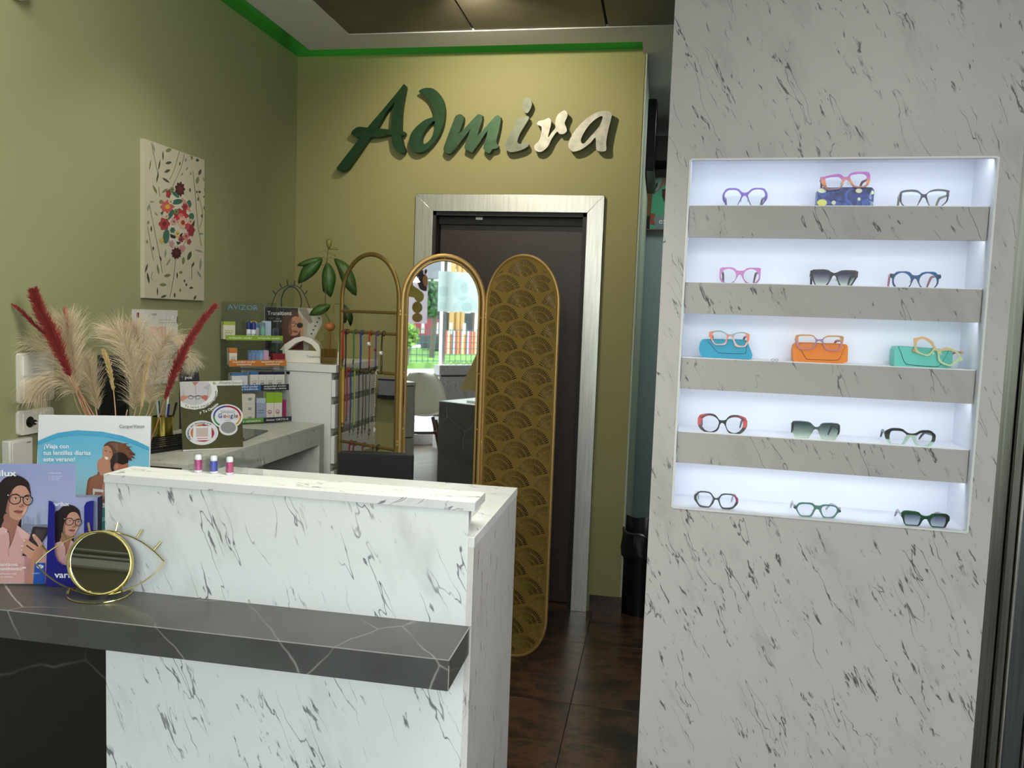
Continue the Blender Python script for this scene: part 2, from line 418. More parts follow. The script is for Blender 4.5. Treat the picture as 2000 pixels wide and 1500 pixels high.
fl = MB().box(-1.9, 3.0, -1.75, 6.2, -.06, -.006).build('floor', plain('dark_grout', (48, 40, 35), .7)); struct(fl)
tmesh = []
for i in range(4):
    o = MB().box(-TS/2+.0009, TS/2-.0009, -TS/2+.0009, TS/2-.0009, -.012, 0).build('floor_tile', tile_m[i], fl, bevel=.001, seg=1); tmesh.append(o)
k = 0
for ix in range(-3, 6):
    for iy in range(-9, 5):
        cx = -.262+(ix+.5)*TS; cy = 3.54+(iy-.5)*TS
        if cx < -2.0 or cx > 2.9 or cy > 6.2 or cy < -1.75: continue
        j = (ix*3+iy*5) % 4
        o = tmesh[j] if k < 0 else tmesh[j].copy()
        COL.objects.link(o); o.location = (cx, cy, 0); k += 1
for o in tmesh: bpy.data.objects.remove(o)
# back wall with the door opening
fr = Fr((0, YB, 0), 0)
DX0, DX1, DZ = -1.232, -.204+.0, 2.046
DXR = -.292
wall = MB()
iX0, iX1, iZ = -1.142, -.371, 1.958
wall.box(XL, iX0, YB, YB+.20, 0, ZT); wall.box(iX1, -.131, YB, YB+.20, 0, ZT); wall.box(iX0, iX1, YB, YB+.20, iZ, ZT)
wb = wall.build('wall_back', OLIVE); struct(wb)
struct(wbox('trim_1', -.131, -.121, YB+.004, 5.44, 0, ZT, PALE))
struct(wbox('wall_left', XL-.15, XL, YF, YB+.2, 0, ZT, OLIVE_L))
struct(MB().box(XL-.18, XL-.02, YF, YB+.35, ZT, 3.0).box(XL-.2, -.131, YB+.02, YB+.2, ZT, 3.0).build('trim_2', COVEG))
struct(wbox('rear_light_block', XL-.2, -.30, YB+.2, YB+.25, 0, 3.0, plain('dark_light_block', (30, 28, 26), .8)))  # unseen dark sheet added behind the door to stop sky light leaking in
struct(wbox('wall_passage', -.30, -.131, YB+.2, 5.6, 0, 3.0, PALE))
# skirting of rust tile
struct(wbox('baseboard_back', iX1+.092, -.128, YB-.010, YB+.004, 0, .085, tile_m[1]))
struct(wbox('baseboard_side', -.131, -.119, YB-.008, 5.4, 0, .085, tile_m[1]))
# ceiling: plaster soffit frame and metal panels inside it
sof = MB()
SX, SY, IX, IY, SZ = -1.732, 3.782, -1.455, 3.592, 2.70
sof.box(SX, IX, YF, SY, SZ, SZ+.05); sof.box(IX, 3.0, IY, SY, SZ, SZ+.05)
sof.box(-.141, 3.0, SY, 6.2, SZ, SZ+.05)
sof.box(XL-.2, 3.0, YF, 6.2, 3.0, 3.05)
sof.box(SX, SX+.012, YF, SY, SZ+.05, SZ+.09); sof.box(SX, -.141, SY-.012, SY, SZ+.05, SZ+.09)
ce = sof.build('ceiling', PLAS); struct(ce)
xs = [onZ(933, 60, SZ+.03).x, onZ(1188, 50, SZ+.03).x]
pw = xs[1]-xs[0]; x = xs[0]-pw*1
edges = [IX-.01, xs[0], xs[1], xs[1]+pw, xs[1]+2*pw, xs[1]+3*pw, 2.9]
for a, b in zip(edges, edges[1:]):
    MB().box(a+.005, b-.005, YF, IY+.02, SZ+.004, SZ+.045).build('ceiling_panel', CEILP, ce, bevel=.003)
    MB().box(b-.005, b+.005, YF, IY, SZ+.014, SZ+.06).build('panel_joint', plain('joint', (20, 19, 17), .8), ce)
# green LED strip lying in the cove
area('cove_led_back', (-1.0, YB-.06, SZ+.10), (-1.0, YB+.06, SZ+.06), 1.7, .03, .30, (.25, 1, .16))
area('cove_led_left', (XL+.06, 2.2, SZ+.10), (XL-.06, 2.2, SZ+.06), .03, 3.2, .22, (.25, 1, .16)).rotation_euler = (0, R_(60), 0)
# corridor beyond the wall end
struct(wbox('wall_corridor', -.131, 3.0, 5.52, 5.62, 0, SZ, plain('dim_white_wall', (196, 202, 200), .6)))
struct(wbox('wall_right', XR, XR+.1, YF, 6.2, 0, SZ+.05, WHITEP))
pf = Fr((-.11, 4.62, 0), 0)
# frosted screen in the corridor
a = onY(1290, 448, 5.45)
sc = wbox('screen_panel', -.1205, 1.2, 5.45, 5.49, 0.02, a.z, plain('frosted_blue_grey', (150, 168, 170), .35)); tag(sc, 'tall pale blue-grey frosted panel at the corridor end behind the marble column', 'panel')
# picture above it
p0 = onY(1263, 348, 5.40); 
pw_ = thing('wall_picture', 'framed picture of a person in sunglasses on green, half hidden by the marble column', 'picture', Fr((p0.x, 5.40, 0), 0).M)
F4 = Fr((p0.x, 5.40, 0), 0)
x0, z0 = F4.px(1260, 449); x1, z1 = F4.px(1330, 346)
MB().box(0, .5, 0, .02, z0, z1, (120, 90, 62)).build('board', PRINT, pw_)
m = MB()
m.flat(F4.pts(crop(1200, 330, .1533*0.999, [(500, 115), (690, 105), (690, 770), (450, 765), (465, 560)])), -.001, (88, 176, 138))
m.flat(F4.pts(crop(1200, 330, .1533, [(500, 115), (610, 110), (560, 260), (500, 320)])), -.0014, (150, 178, 170))
m.flat(F4.pts(crop(1200, 330, .1533, [(620, 115), (690, 110), (690, 150), (600, 240), (500, 330), (495, 300), (560, 260)])), -.002, (150, 118, 108))
m.flat(F4.pts(crop(1200, 330, .1533, [(500, 240), (530, 190), (560, 160), (545, 230), (520, 280), (500, 290)])), -.0026, (70, 45, 48))
m.flat(F4.pts(crop(1200, 330, .1533, [(610, 260), (690, 250), (690, 420), (640, 420), (610, 350)])), -.0032, (70, 40, 42))
m.flat(F4.pts(crop(1200, 330, .1533, [(465, 565), (525, 575), (500, 640), (520, 720), (450, 700)])), -.0026, (160, 90, 56))
m.flat(F4.pts(crop(1200, 330, .1533, [(525, 590), (690, 590), (690, 765), (530, 765), (500, 660)])), -.0020, (130, 146, 152))
m.flat(F4.pts(crop(1200, 330, .1533, [(390, 760), (400, 600), (450, 600), (440, 765)])), -.0012, (24, 20, 22))
a, b = F4.px(1286, 437); text(m, 'es', a, b, .055, -.004, (240, 240, 240), .01)
m.build('print', PRINT, pw_)
# black screen hanging on the side wall
tv = thing('wall_television', 'black flat screen on the corridor side wall above the green picture', 'television', (0, 0, 0))
za, zb = onX(1270, 345, -.06).z, onX(1276, 175, -.06).z
MB().box(-.1205, -.075, 4.5, 5.3, 2.26, 2.64).build('housing', BLACKM, tv, bevel=.004)
MB().box(-.075, -.071, 4.515, 5.285, 2.275, 2.625).build('screen', plain('tv_glass', (10, 11, 10), .12), tv)
MB().box(-.13, -.1205, 4.8, 5.0, 2.35, 2.5).build('bracket', BLACKM, tv)
# dark recess up in the corridor
struct(wbox('trim_3', -.118, 1.2, 5.2, 5.5, 2.45, 2.6, plain('dark_corridor_box', (38, 36, 28), .7)))

# door with brushed frame
fm = MB(); g = .0
d1 = MB()
t = .022; y0, y1 = YB-t, YB+.01
L0 = -1.232; R0 = -.262; 
R0 = onY(1181, 381, y0).x; L0 = onY(812, 378, y0).x; TZ = onY(1000, 380, y0).z
il = onY(845, 430, y0).x; ir = onY(1146, 430, y0).x; it = onY(1000, 414, y0).z
def slab(P, name):
    V = [(a, y0, b) for a, b in P]+[(a, y1, b) for a, b in P]
    n = len(P); F = [tuple(range(n)), tuple(range(2*n-1, n-1, -1))]+[(i, i+n, (i+1) % n+n, (i+1) % n) for i in range(n)]
    return MB().add(V, F).build(name, STEEL, door, bevel=.0015)
door = thing('door_1', None, None, (0, 0, 0)); door['kind'] = 'structure'
slab([(L0, 0), (il, 0), (il, it), (L0, TZ)], 'frame_upright')
slab([(ir, 0), (R0, 0), (R0, TZ), (ir, it)], 'frame_upright')
slab([(L0, TZ), (il, it), (ir, it), (R0, TZ)], 'frame_head')
jm = plain('dark_door_jamb', (30, 24, 23), .5)
MB().box(iX0-.003, iX0+.02, YB-.004, YB+.15, 0, iZ).box(iX1-.02, iX1+.003, YB-.004, YB+.15, 0, iZ).box(iX0, iX1, YB-.004, YB+.15, iZ-.018, iZ+.003).build('jamb', jm, door)
MB().box(iX0+.022, iX1-.022, YB+.075, YB+.115, .006, iZ-.02).build('door_leaf', WENGE, door, bevel=.002)
MB().box(iX0+.02, iX1-.02, YB+.055, YB+.076, iZ-.055, iZ-.018).build('door_stop', jm, door)
MB().box(-.93, -.895, YB+.04, YB+.074, iZ-.032, iZ-.02).build('catch', STEEL, door)

# ------------------------------------------------------------------ shop sign
SY0 = YB-.050
sf = Fr((0, SY0, 0), 0)
sign = thing('shop_sign', 'raised metal letters spelling the shop name Admira on the olive wall above the door', 'sign', sf.M)
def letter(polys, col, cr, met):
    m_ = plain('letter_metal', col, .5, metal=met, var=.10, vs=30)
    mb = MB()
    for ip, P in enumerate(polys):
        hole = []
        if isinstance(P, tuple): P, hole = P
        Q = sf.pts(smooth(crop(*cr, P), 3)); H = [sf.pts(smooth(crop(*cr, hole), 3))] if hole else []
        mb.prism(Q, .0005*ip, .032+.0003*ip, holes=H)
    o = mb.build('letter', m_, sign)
    pins = MB()
    xs_ = [v[0] for v in mb.v]; zs_ = [v[2] for v in mb.v]
    return o
crA = (650, 155, .12665); crM = (850, 180, .1); crR = (1030, 180, .1)
A1 = [(60, 1375), (80, 1335), (300, 1050), (540, 735), (750, 490), (1000, 190), (1080, 90), (1110, 80), (1120, 120), (1060, 250), (960, 340), (830, 500), (690, 740), (560, 910), (380, 1170), (240, 1365), (200, 1398), (140, 1420), (90, 1405)]
A2 = [(1075, 90), (1105, 78), (1125, 115), (1100, 250), (1065, 480), (1052, 790), (1075, 980), (1115, 1090), (1090, 1135), (1040, 1128), (960, 1075), (920, 990), (903, 850), (905, 600), (935, 420), (990, 250)]
A3 = [(285, 820), (330, 765), (400, 730), (520, 742), (700, 755), (900, 775), (1090, 800), (1110, 830), (1085, 862), (880, 850), (740, 880), (580, 885), (400, 895), (330, 870)]
D = [(1325, 185), (1380, 145), (1470, 128), (1560, 150), (1640, 220), (1700, 330), (1725, 450), (1725, 560), (1700, 700), (1640, 850), (1560, 970), (1450, 1080), (1330, 1130), (1240, 1100), (1185, 1020), (1180, 920), (1220, 810), (1320, 700), (1430, 620), (1550, 575), (1560, 500), (1520, 380), (1460, 290), (1380, 230)]
DH = [(1572, 640), (1500, 690), (1420, 790), (1380, 870), (1370, 950), (1400, 1000), (1470, 960), (1530, 880), (1560, 760)]
M_ = [[(165, 1080), (270, 790), (380, 500), (420, 450), (480, 430), (540, 455), (555, 500), (540, 590), (450, 840), (350, 1130), (280, 1200), (230, 1195), (180, 1150)],
      [(430, 850), (560, 720), (780, 480), (840, 434), (890, 440), (915, 490), (690, 720), (450, 1030), (340, 1150), (330, 1050)],
      [(570, 1060), (690, 720), (800, 470), (860, 430), (905, 455), (915, 510), (900, 590), (820, 850), (740, 1150), (690, 1165), (620, 1130)],
      [(820, 850), (930, 740), (1150, 490), (1220, 450), (1260, 470), (1270, 520), (1030, 740), (850, 1000), (720, 1160), (720, 1050)],
      [(940, 1060), (1000, 850), (1030, 740), (1160, 490), (1220, 450), (1265, 475), (1275, 560), (1240, 750), (1200, 900), (1190, 980), (1235, 1050), (1190, 1100), (1120, 1110), (1060, 1190), (1010, 1180), (950, 1120)]]
I1 = [(1370, 1010), (1480, 780), (1580, 560), (1620, 520), (1770, 470), (1830, 480), (1810, 550), (1660, 800), (1605, 960), (1650, 1010), (1700, 1000), (1770, 970), (1830, 1010), (1780, 1080), (1650, 1140), (1480, 1170), (1400, 1130), (1365, 1070)]
I2 = [(1700, 250), (1730, 150), (1790, 105), (1850, 130), (1885, 220), (1870, 300), (1810, 400), (1760, 400), (1720, 350)]
RR = [(185, 610), (230, 560), (320, 545), (400, 505), (445, 520), (465, 570), (450, 680), (402, 885), (480, 780), (550, 690), (540, 590), (570, 480), (620, 410), (720, 355), (770, 390), (785, 460), (730, 590), (740, 640), (770, 720), (760, 780), (690, 820), (620, 810), (580, 772), (480, 900), (400, 1060), (300, 1150), (220, 1165), (150, 1130), (130, 1060), (160, 1010), (220, 960), (250, 890), (275, 790), (280, 700), (260, 660), (200, 640)]
AA = [(800, 1050), (830, 920), (900, 790), (1040, 620), (1200, 480), (1340, 400), (1480, 365), (1590, 375), (1650, 430), (1640, 500), (1590, 700), (1545, 920), (1540, 1030), (1545, 1110), (1510, 1155), (1380, 1150), (1340, 1090), (1330, 890), (1240, 980), (1100, 1090), (1000, 1140), (890, 1160), (830, 1120)]
AH = [(1470, 470), (1340, 520), (1200, 650), (1090, 820), (1045, 930), (1060, 990), (1110, 1000), (1200, 900), (1320, 770), (1420, 640)]
letter([A1, A2, A3], (38, 70, 42), crA, .6); letter([(D, DH)], (40, 72, 46), crA, .6); letter(M_, (52, 78, 56), crM, .65)  # steel letters: green and grey reflections are put into each base colour
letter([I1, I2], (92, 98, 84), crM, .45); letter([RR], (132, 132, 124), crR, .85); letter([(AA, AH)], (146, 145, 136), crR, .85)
pin = MB()
for u, v in ((700, 300), (770, 210), (690, 256), (780, 280), (855, 200), (815, 270), (880, 280), (915, 275), (960, 280), (1000, 265), (1029, 200), (1058, 280), (1095, 230), (1130, 270), (1175, 270)):
    a, b = sf.px(u, v, .032); pin.tube([(a, .030, b), (a, .0505, b)], .004, n=6)
pin.build('mounting_pin', STEEL, sign)

# ------------------------------------------------------------------ things on the left wall
LW = Fr((XL, 0, 0), 90)
def on_left(name, label, cat): return thing(name, label, cat, LW.M)
pic = on_left('floral_picture', 'unframed canvas with green leaves and red flowers on the sage wall', 'picture')
T = .018
P = LW.pts([(288, 274), (405, 308), (393, 586), (276, 582)], -T)
xa = (P[0][0]+P[3][0])/2; xb = (P[1][0]+P[2][0])/2; zb = P[2][1]-.002; zt = P[0][1]+.002
MB().box(xa, xb, -T, -.001, zb, zt, (196, 190, 166)).build('canvas', PRINT, pic)
m = MB(); cr = (240, 250, .24)
def clipx(P): return [(min(max(a, xa+.001), xb-.001), min(max(b, zb+.001), zt-.001)) for a, b in P]
def fl_(P, lay, col): m.flat(clipx(LW.pts(crop(*cr, P), -T)), -T-.0004*lay, col)
def pline(P, w, lay, col):
    Q = smooth(P, 3, False)
    Lp = [(a-w/2, b) for a, b in Q]+[(a+w/2, b) for a, b in reversed(Q)]; fl_(Lp, lay, col)
for Pp in ([(215, 620), (240, 750), (270, 900), (300, 1050), (320, 1180)], [(500, 210), (470, 330), (400, 480)], [(460, 180), (420, 330), (380, 420)], [(570, 350), (590, 560), (610, 800), (640, 960)],
           [(200, 800), (230, 980), (250, 1080)], [(610, 540), (650, 700), (620, 820)], [(560, 1110), (560, 1230)], [(430, 1060), (410, 1230), (380, 1380)], [(540, 200), (560, 260)], [(290, 480), (300, 560)], [(230, 120), (290, 400)], [(240, 1170), (240, 1240), (400, 1262)]):
    pline(Pp, 5, 1, (120, 118, 96))
def stroke0(x0, y0, x1, y1):
    d = math.hypot(x1-x0, y1-y0) or 1; nx, nz = -(y1-y0)/d*1.2, (x1-x0)/d*1.2
    return [(x0+nx, y0+nz), (x1+nx, y1+nz), (x1-nx, y1-nz), (x0-nx, y0-nz)]
for cx, cy, l, w, a, c in ((325, 225, 50, 9, 90, 0), (370, 283, 34, 18, 10, 0), (360, 350, 34, 18, 25, 0), (295, 300, 55, 10, 80, 0), (220, 300, 52, 9, 80, 1), (280, 400, 60, 10, 80, 0), (350, 425, 45, 14, -35, 0), (260, 500, 50, 16, -65, 1), (340, 510, 38, 16, 35, 1),
                           (370, 180, 34, 24, 20, 1), (250, 160, 50, 12, -75, 2), (510, 260, 12, 18, 0, 2), (462, 290, 22, 10, 80, 0), (520, 330, 20, 12, 60, 2), (560, 240, 24, 14, 90, 1), (605, 262, 16, 14, 0, 0), (625, 360, 34, 18, 70, 0), (605, 425, 38, 22, 80, 1), (660, 420, 30, 14, -60, 2),
                           (600, 520, 16, 10, 90, 0), (622, 520, 14, 12, 0, 0), (665, 500, 22, 10, 80, 0), (610, 580, 22, 9, 90, 0), (665, 560, 20, 12, 0, 0), (545, 505, 22, 12, 90, 0), (640, 715, 20, 10, 90, 0), (660, 650, 20, 10, 90, 0), (205, 650, 34, 16, 80, 2), (205, 770, 22, 14, 80, 1), (230, 820, 30, 11, 90, 0), (195, 925, 20, 13, 90, 1), (245, 980, 22, 12, 90, 0), (235, 600, 22, 14, 0, 2),
                           (345, 1020, 42, 14, 85, 2), (370, 1090, 42, 16, 60, 2), (285, 1150, 55, 13, -80, 1), (360, 1200, 36, 22, 10, 1), (190, 1140, 50, 12, 75, 0), (205, 1220, 60, 14, -80, 0), (325, 1275, 36, 22, 0, 1), (280, 1330, 42, 9, 90, 0), (330, 1370, 34, 14, 20, 0), (540, 1040, 50, 24, 70, 0), (490, 1080, 40, 20, 85, 1), (570, 1110, 30, 12, 70, 0),
                           (440, 1200, 34, 10, 90, 0), (470, 1175, 16, 14, 0, 1), (500, 1245, 18, 11, 90, 0), (555, 1300, 22, 14, 0, 0), (515, 1275, 18, 12, 90, 0), (465, 1320, 20, 12, 90, 1), (420, 1360, 26, 12, 90, 0), (585, 1380, 26, 14, 60, 0), (630, 1110, 60, 16, 85, 2), (620, 1000, 44, 14, -20, 2), (620, 1190, 40, 14, -60, 2), (635, 860, 26, 14, 0, 2), (310, 600, 20, 20, 0, 1), (270, 700, 26, 12, -50, 2), (305, 1060, 30, 10, -70, 0), (550, 370, 14, 10, 90, 2), (480, 375, 20, 10, 60, 2)):
    ca_, sa_ = math.cos(-R_(a)), math.sin(-R_(a)); f_ = .80 if l > w*1.4 else .85
    LP_ = [(-1, 0), (-.6, .55), (-.1, .85), (.4, .7), (1.05, .05), (.5, -.6), (0, -.8), (-.6, -.5)] if l > w*1.4 else [(math.cos(q)*(1+.12*math.sin(q*3)), math.sin(q)) for q in (2*math.pi*k/10 for k in range(10))]
    fl_([(cx+(p*l*ca_-q*w*sa_)*f_, cy+(p*l*sa_+q*w*ca_)*f_) for p, q in LP_], 2, [(66, 74, 58), (126, 132, 92), (146, 154, 138)][c])
    fl_(stroke0(cx-l*ca_*f_, cy-l*sa_*f_, cx+l*ca_*f_, cy+l*sa_*f_), 2.3, [(96, 104, 84), (104, 110, 74), (120, 128, 112)][c])
def flower(cx, cy, rx, ry, n, col, lay, c2=None):
    P = []
    for k in range(n*4):
        t = 2*math.pi*k/(n*4); q = 1+.16*math.cos(n*t); P.append((cx+rx*q*math.cos(t), cy+ry*q*math.sin(t)))
    fl_(P, lay, col)
    if c2: fl_(ell(cx, cy, rx*.4, ry*.4, 10), lay+.5, c2)
fl_([(380, 500), (470, 520), (560, 640), (570, 800), (520, 960), (400, 960), (350, 870), (330, 700)], 2.5, (206, 204, 186))
flower(462, 498, 38, 56, 9, (78, 30, 40), 4, (100, 40, 52)); flower(360, 640, 52, 50, 8, (196, 92, 90), 4, (214, 170, 60)); flower(335, 780, 42, 50, 6, (160, 56, 66), 4, (120, 30, 40)); flower(468, 715, 60, 56, 7, (172, 48, 62), 4, (206, 110, 110))
flower(550, 830, 30, 50, 6, (140, 44, 60), 5); flower(432, 1018, 38, 44, 10, (70, 26, 38), 5, (92, 36, 48)); flower(535, 925, 18, 22, 5, (150, 60, 70), 5); flower(368, 535, 20, 34, 5, (150, 54, 60), 5); flower(395, 940, 20, 26, 5, (190, 140, 150), 5); flower(480, 980, 24, 26, 6, (190, 130, 130), 5); flower(312, 915, 16, 24, 5, (196, 176, 90), 5)
for cx, cy, l, w, a in ((440, 600, 44, 22, 10), (350, 880, 60, 26, 85), (385, 705, 48, 18, 60), (425, 540, 40, 14, -40), (535, 620, 20, 34, 0), (555, 720, 22, 30, 0)):
    fl_(ell(cx, cy, l, w, 12, -R_(a)), 4.6, (58, 104, 92))
fl_([(470, 560), (510, 590), (555, 680), (540, 680), (500, 640)], 5.5, (202, 140, 130))
flower(484, 770, 42, 50, 9, (206, 176, 150), 6.2, (150, 52, 60)); flower(520, 800, 20, 26, 5, (176, 70, 78), 6.8)
for P in ([(380, 860), (430, 880), (420, 900), (385, 890)], [(450, 870), (485, 850), (470, 905)], [(560, 780), (582, 745), (575, 800)], [(300, 690), (325, 680), (318, 705)], [(430, 920), (470, 935), (440, 950)]):
    fl_(P, 6, (40, 42, 44))
for cx, cy, r0, c in ((410, 760, 26, (206, 150, 150)), (440, 860, 24, (214, 186, 120)), (470, 905, 22, (150, 60, 72)), (400, 830, 20, (70, 110, 92)), (510, 880, 24, (196, 120, 110)), (385, 600, 20, (206, 196, 160)), (500, 640, 24, (160, 60, 66)), (430, 680, 20, (110, 130, 86)), (545, 760, 20, (208, 170, 150)), (350, 720, 18, (210, 190, 150)), (395, 500, 18, (120, 134, 96))):
    flower(cx, cy, r0, r0*1.1, 6, c, 6.5, tuple(q*.7 for q in c))
fl_([(520, 840), (530, 850), (520, 920), (480, 960), (505, 910)], 6, (176, 164, 110))
m.build('print', PRINT, pic)

doc = on_left('paper_notice', 'white printed certificate sheet pinned to the wall under the floral picture', 'notice')
P = LW.pts([(259, 604), (347, 606), (349, 745), (262, 742)], -.003)
MB().box(P[0][0], P[1][0], -.003, -.0005, P[2][1], P[0][1], (214, 216, 210)).build('sheet', PRINT, doc)
m = MB(); cr = (250, 600, .1333)
def dk(x0, y0, x1, y1, col): m.flat(LW.pts(crop(*cr, [(x0, y1), (x1, y1), (x1, y0), (x0, y0)]), -.003), -.0036, col)
dk(125, 78, 160, 138, (150, 30, 45)); dk(135, 88, 150, 128, (210, 120, 130)); dk(128, 144, 162, 154, (70, 70, 80)); dk(310, 285, 562, 440, (214, 172, 166))
for x0, y0, x1 in ((360, 92, 415), (325, 102, 420), (345, 113, 418), (450, 184, 640), (180, 228, 285), (450, 226, 685), (440, 246, 495), (450, 290, 555), (210, 338, 285), (560, 362, 665), (610, 382, 665), (560, 420, 690), (570, 450, 700), (560, 520, 700), (100, 480, 180), (110, 600, 260), (110, 700, 500), (110, 760, 640)):
    for k in range(int((x1-x0)//14)+1):
        if random.random() < .88: dk(x0+k*14, y0-2, min(x1, x0+k*14+10), y0+4, (92, 92, 98))
dk(714, 130, 726, 236, (70, 70, 76))
m.build('print', PRINT, doc)

sw = on_left('light_switch', 'white wall switch plate half hidden by the pampas plumes above the socket', 'switch')
P = LW.pts([(37, 690), (105, 696), (105, 778), (38, 785)], -.012)
x0, x1, z0, z1 = P[0][0], P[1][0], P[2][1]-.004, P[0][1]
MB().prism(rrect(x0, x1, z0, z1, .010), -.012, -.0005).build('plate', WHITEM, sw, bevel=.003)
h = (z1-z0)
for k in range(2): MB().prism(rrect(x0+.014, x1-.014, z0+.012+k*(h-.012)/2, z0+k*(h-.012)/2+(h-.012)/2-.004+.006, .004), -.017, -.011).build('rocker', WHITEM, sw, bevel=.002)
so = on_left('wall_socket', 'white wall socket with a cable plugged in above the white box', 'socket')
P = LW.pts([(37, 803), (105, 795), (105, 840), (38, 850)], -.012); x0, x1 = P[0][0], P[1][0]; z0 = LW.px(40, 851, -.012)[1]; z1 = LW.px(40, 803, -.012)[1]
MB().prism(rrect(x0, x1, z0, z1, .012), -.012, -.0005).build('plate', WHITEM, so, bevel=.003)
xc = x0+.042; zc = (z0+z1)/2
MB().prism(rrect(xc-.026, xc+.026, zc-.026, zc+.026, .004), -.0135, -.011, holes=[ell(xc, zc, .017, .017, 20)]).build('insert', WHITEM, so)
MB().prism(ell(xc, zc, .017, .017, 20), -.0125, -.0115, (26, 26, 26)).build('well', PLAST, so)
MB().tube([(xc, -.012, zc), (xc, -.03, zc)], .008, n=14).build('plug', BLACKM, so, sm=True)
MB().prism(rrect(xc+.042, xc+.085, zc-.02, zc+.026, .004), -.0145, -.011).build('second_insert', WHITEM, so)
cb = [(xc, -.03, zc), (xc+.006, -.05, zc-.01), (xc+.02, -.045, zc-.05), (xc+.024, -.03, zc-.10), (xc+.03, -.03, zc-.13)]
tag(MB().tube(smooth(cb, 5, False), .0022, (205, 205, 196)).build('power_cable', PLAST, M=LW.M, sm=True), 'thin white cable hanging from the wall socket behind the blue poster', 'cable')
bx = on_left('junction_box', 'white square plastic box on the wall below the socket', 'electrical box')
P = LW.pts([(19, 862), (65, 857), (66, 915), (20, 920)], -.03); x0, x1 = P[0][0], P[1][0]; z1 = P[0][1]
MB().box(x0, x1, -.03, -.0005, z1-.10, z1, (206, 204, 198)).build('case', PLAST, bx, bevel=.004)
MB().box(x0+.008, x1-.006, -.032, -.029, z1-.094, z1-.006, (212, 210, 204)).build('lid', PLAST, bx, bevel=.002)
MB().box(x1-.028, x1-.012, -.0325, -.0318, z1-.014, z1-.011, (90, 90, 90)).build('mark', PLAST, bx)
lampO = onX(43, 3, XL+.03)
fx = thing('wall_sensor', 'small white rounded fixture high on the sage wall at the top corner', 'sensor', (XL, lampO.y, lampO.z+.035))
MB().box(0, .018, -.022, .022, -.02, .03).build('bracket', WHITEM, fx, bevel=.003)
MB().tube([(.018, 0, 0), (.05, 0, 0), (.075, 0, -.004)], lambda t: .031-.006*t*t, n=24).build('body', WHITEM, fx, sm=True)
# ------------------------------------------------------------------ reception counter (raised white front)
PX1 = -.3255; PY = 1.463
PX0 = (onY(205, 935, PY).x+onY(207, 1480, PY).x)/2; PYB = 1.930
rc = thing('reception_counter', 'white marble-look reception counter with a raised ledge, in front of the desk', 'counter', ((PX0+PX1)/2, PY, 0))
def rcx(name, x0, x1, y0, y1, z0, z1, mat, bevel=.0008):
    o = MB().box(x0, x1, y0, y1, z0, z1).build(name, mat, None, bevel=bevel); o.parent = rc; o.matrix_parent_inverse = Matrix.Translation(-rc.location); return o
# (mesh data stay in world coordinates so that the stone pattern runs on)
rcx('front_panel', PX0, PX1-.012, PY, PY+.022, 0, 1.0825, MARB_F)
rcx('end_panel', PX1-.012, PX1, PY, PYB, .0, 1.012, MARB_S)
rcx('end_panel', PX0, PX0+.02, PY+.022, PYB, .0, 1.012, MARB_S)
rcx('worktop', PX0, PX1+.0005, PY+.022, PYB+.004, 1.012, 1.032, MARB_T)
rcx('worktop_edge', PX1-.012, PX1+.001, PY+.0, PY+.022, 1.012, 1.032, MARB_E)
LBY = onZ(948, 966, 1.10).y
rcx('ledge_top', PX0, PX1+.0, PY-.001, LBY+.02, 1.0825, 1.100, MARB_T)
rcx('ledge_edge', PX0-.0005, PX1+.0005, PY-.0025, PY-.001, 1.0825, 1.100, MARB_E, .0005)
rcx('ledge_back', PX0+.02, PX1-.11, LBY, LBY+.018, 1.032, 1.0825, MARB_F)
rcx('rear_carcass', PX0+.021, PX1-.013, PY+.03, PYB-.022, .05, 1.0, BLACKM, 0)
for k in range(3): rcx('rear_drawer', PX1-.50, PX1-.013, PYB-.02, PYB+.0, .06+k*.318, .37+k*.318, MARB_S)
rcx('rear_door', PX0+.021, PX1-.505, PYB-.02, PYB, .06, 1.006, MARB_S)
q = onX(931, 1008, PX1-.025)
MB().box(PX1-.15, PX1-.04, 1.575, 1.70, 1.0325, 1.052, (228, 230, 224)).build('card_box', PRINT, bevel=.001)
o = bpy.data.objects['card_box']; tag(o, 'small white card box lying under the raised ledge of the white counter', 'box')
# dark marble slab in front and to the left
ds = thing('dark_counter', 'long dark grey marble counter slab passing in front of the white reception counter', 'counter', (-1.2, 1.4, 0))
SYF = 1.304
def dcx(name, x0, x1, y0, y1, z0, z1, mat, bevel=.0012):
    o = MB().box(x0, x1, y0, y1, z0, z1).build(name, mat, None, bevel=bevel); o.parent = ds; o.matrix_parent_inverse = Matrix.Translation(-ds.location); return o
V = [(-1.86, SYF), (-.327, SYF), (-.3285, PY-.0005), (PX0-.001, PY-.0005), (PX0-.001, 2.25), (-1.86, 2.25)]
sl = MB(); n = len(V)
sl.add([(a, b, .860) for a, b in V]+[(a, b, .8045) for a, b in V], [tuple(range(n)), tuple(range(2*n-1, n-1, -1))]+[(i, i+n, (i+1) % n+n, (i+1) % n) for i in range(n)])
o = sl.build('slab', DARKM, bevel=.0012); o.parent = ds; o.matrix_parent_inverse = Matrix.Translation(-ds.location)
em = plain('pale_slab_edge', (150, 148, 142), .5)
o = MB().box(-1.86, -.327, SYF-.0006, SYF+.0010, .8590, .8604).box(-.3285, -.3264, SYF, PY, .8590, .8604).box(-.3280, -.3262, SYF-.0006, SYF+.0008, .806, .850).build('edge_line', em); o.parent = ds; o.matrix_parent_inverse = Matrix.Translation(-ds.location)
dcx('front_panel', -1.86, PX0-.001, PY+.03, PY+.05, 0, .804, DARKP)

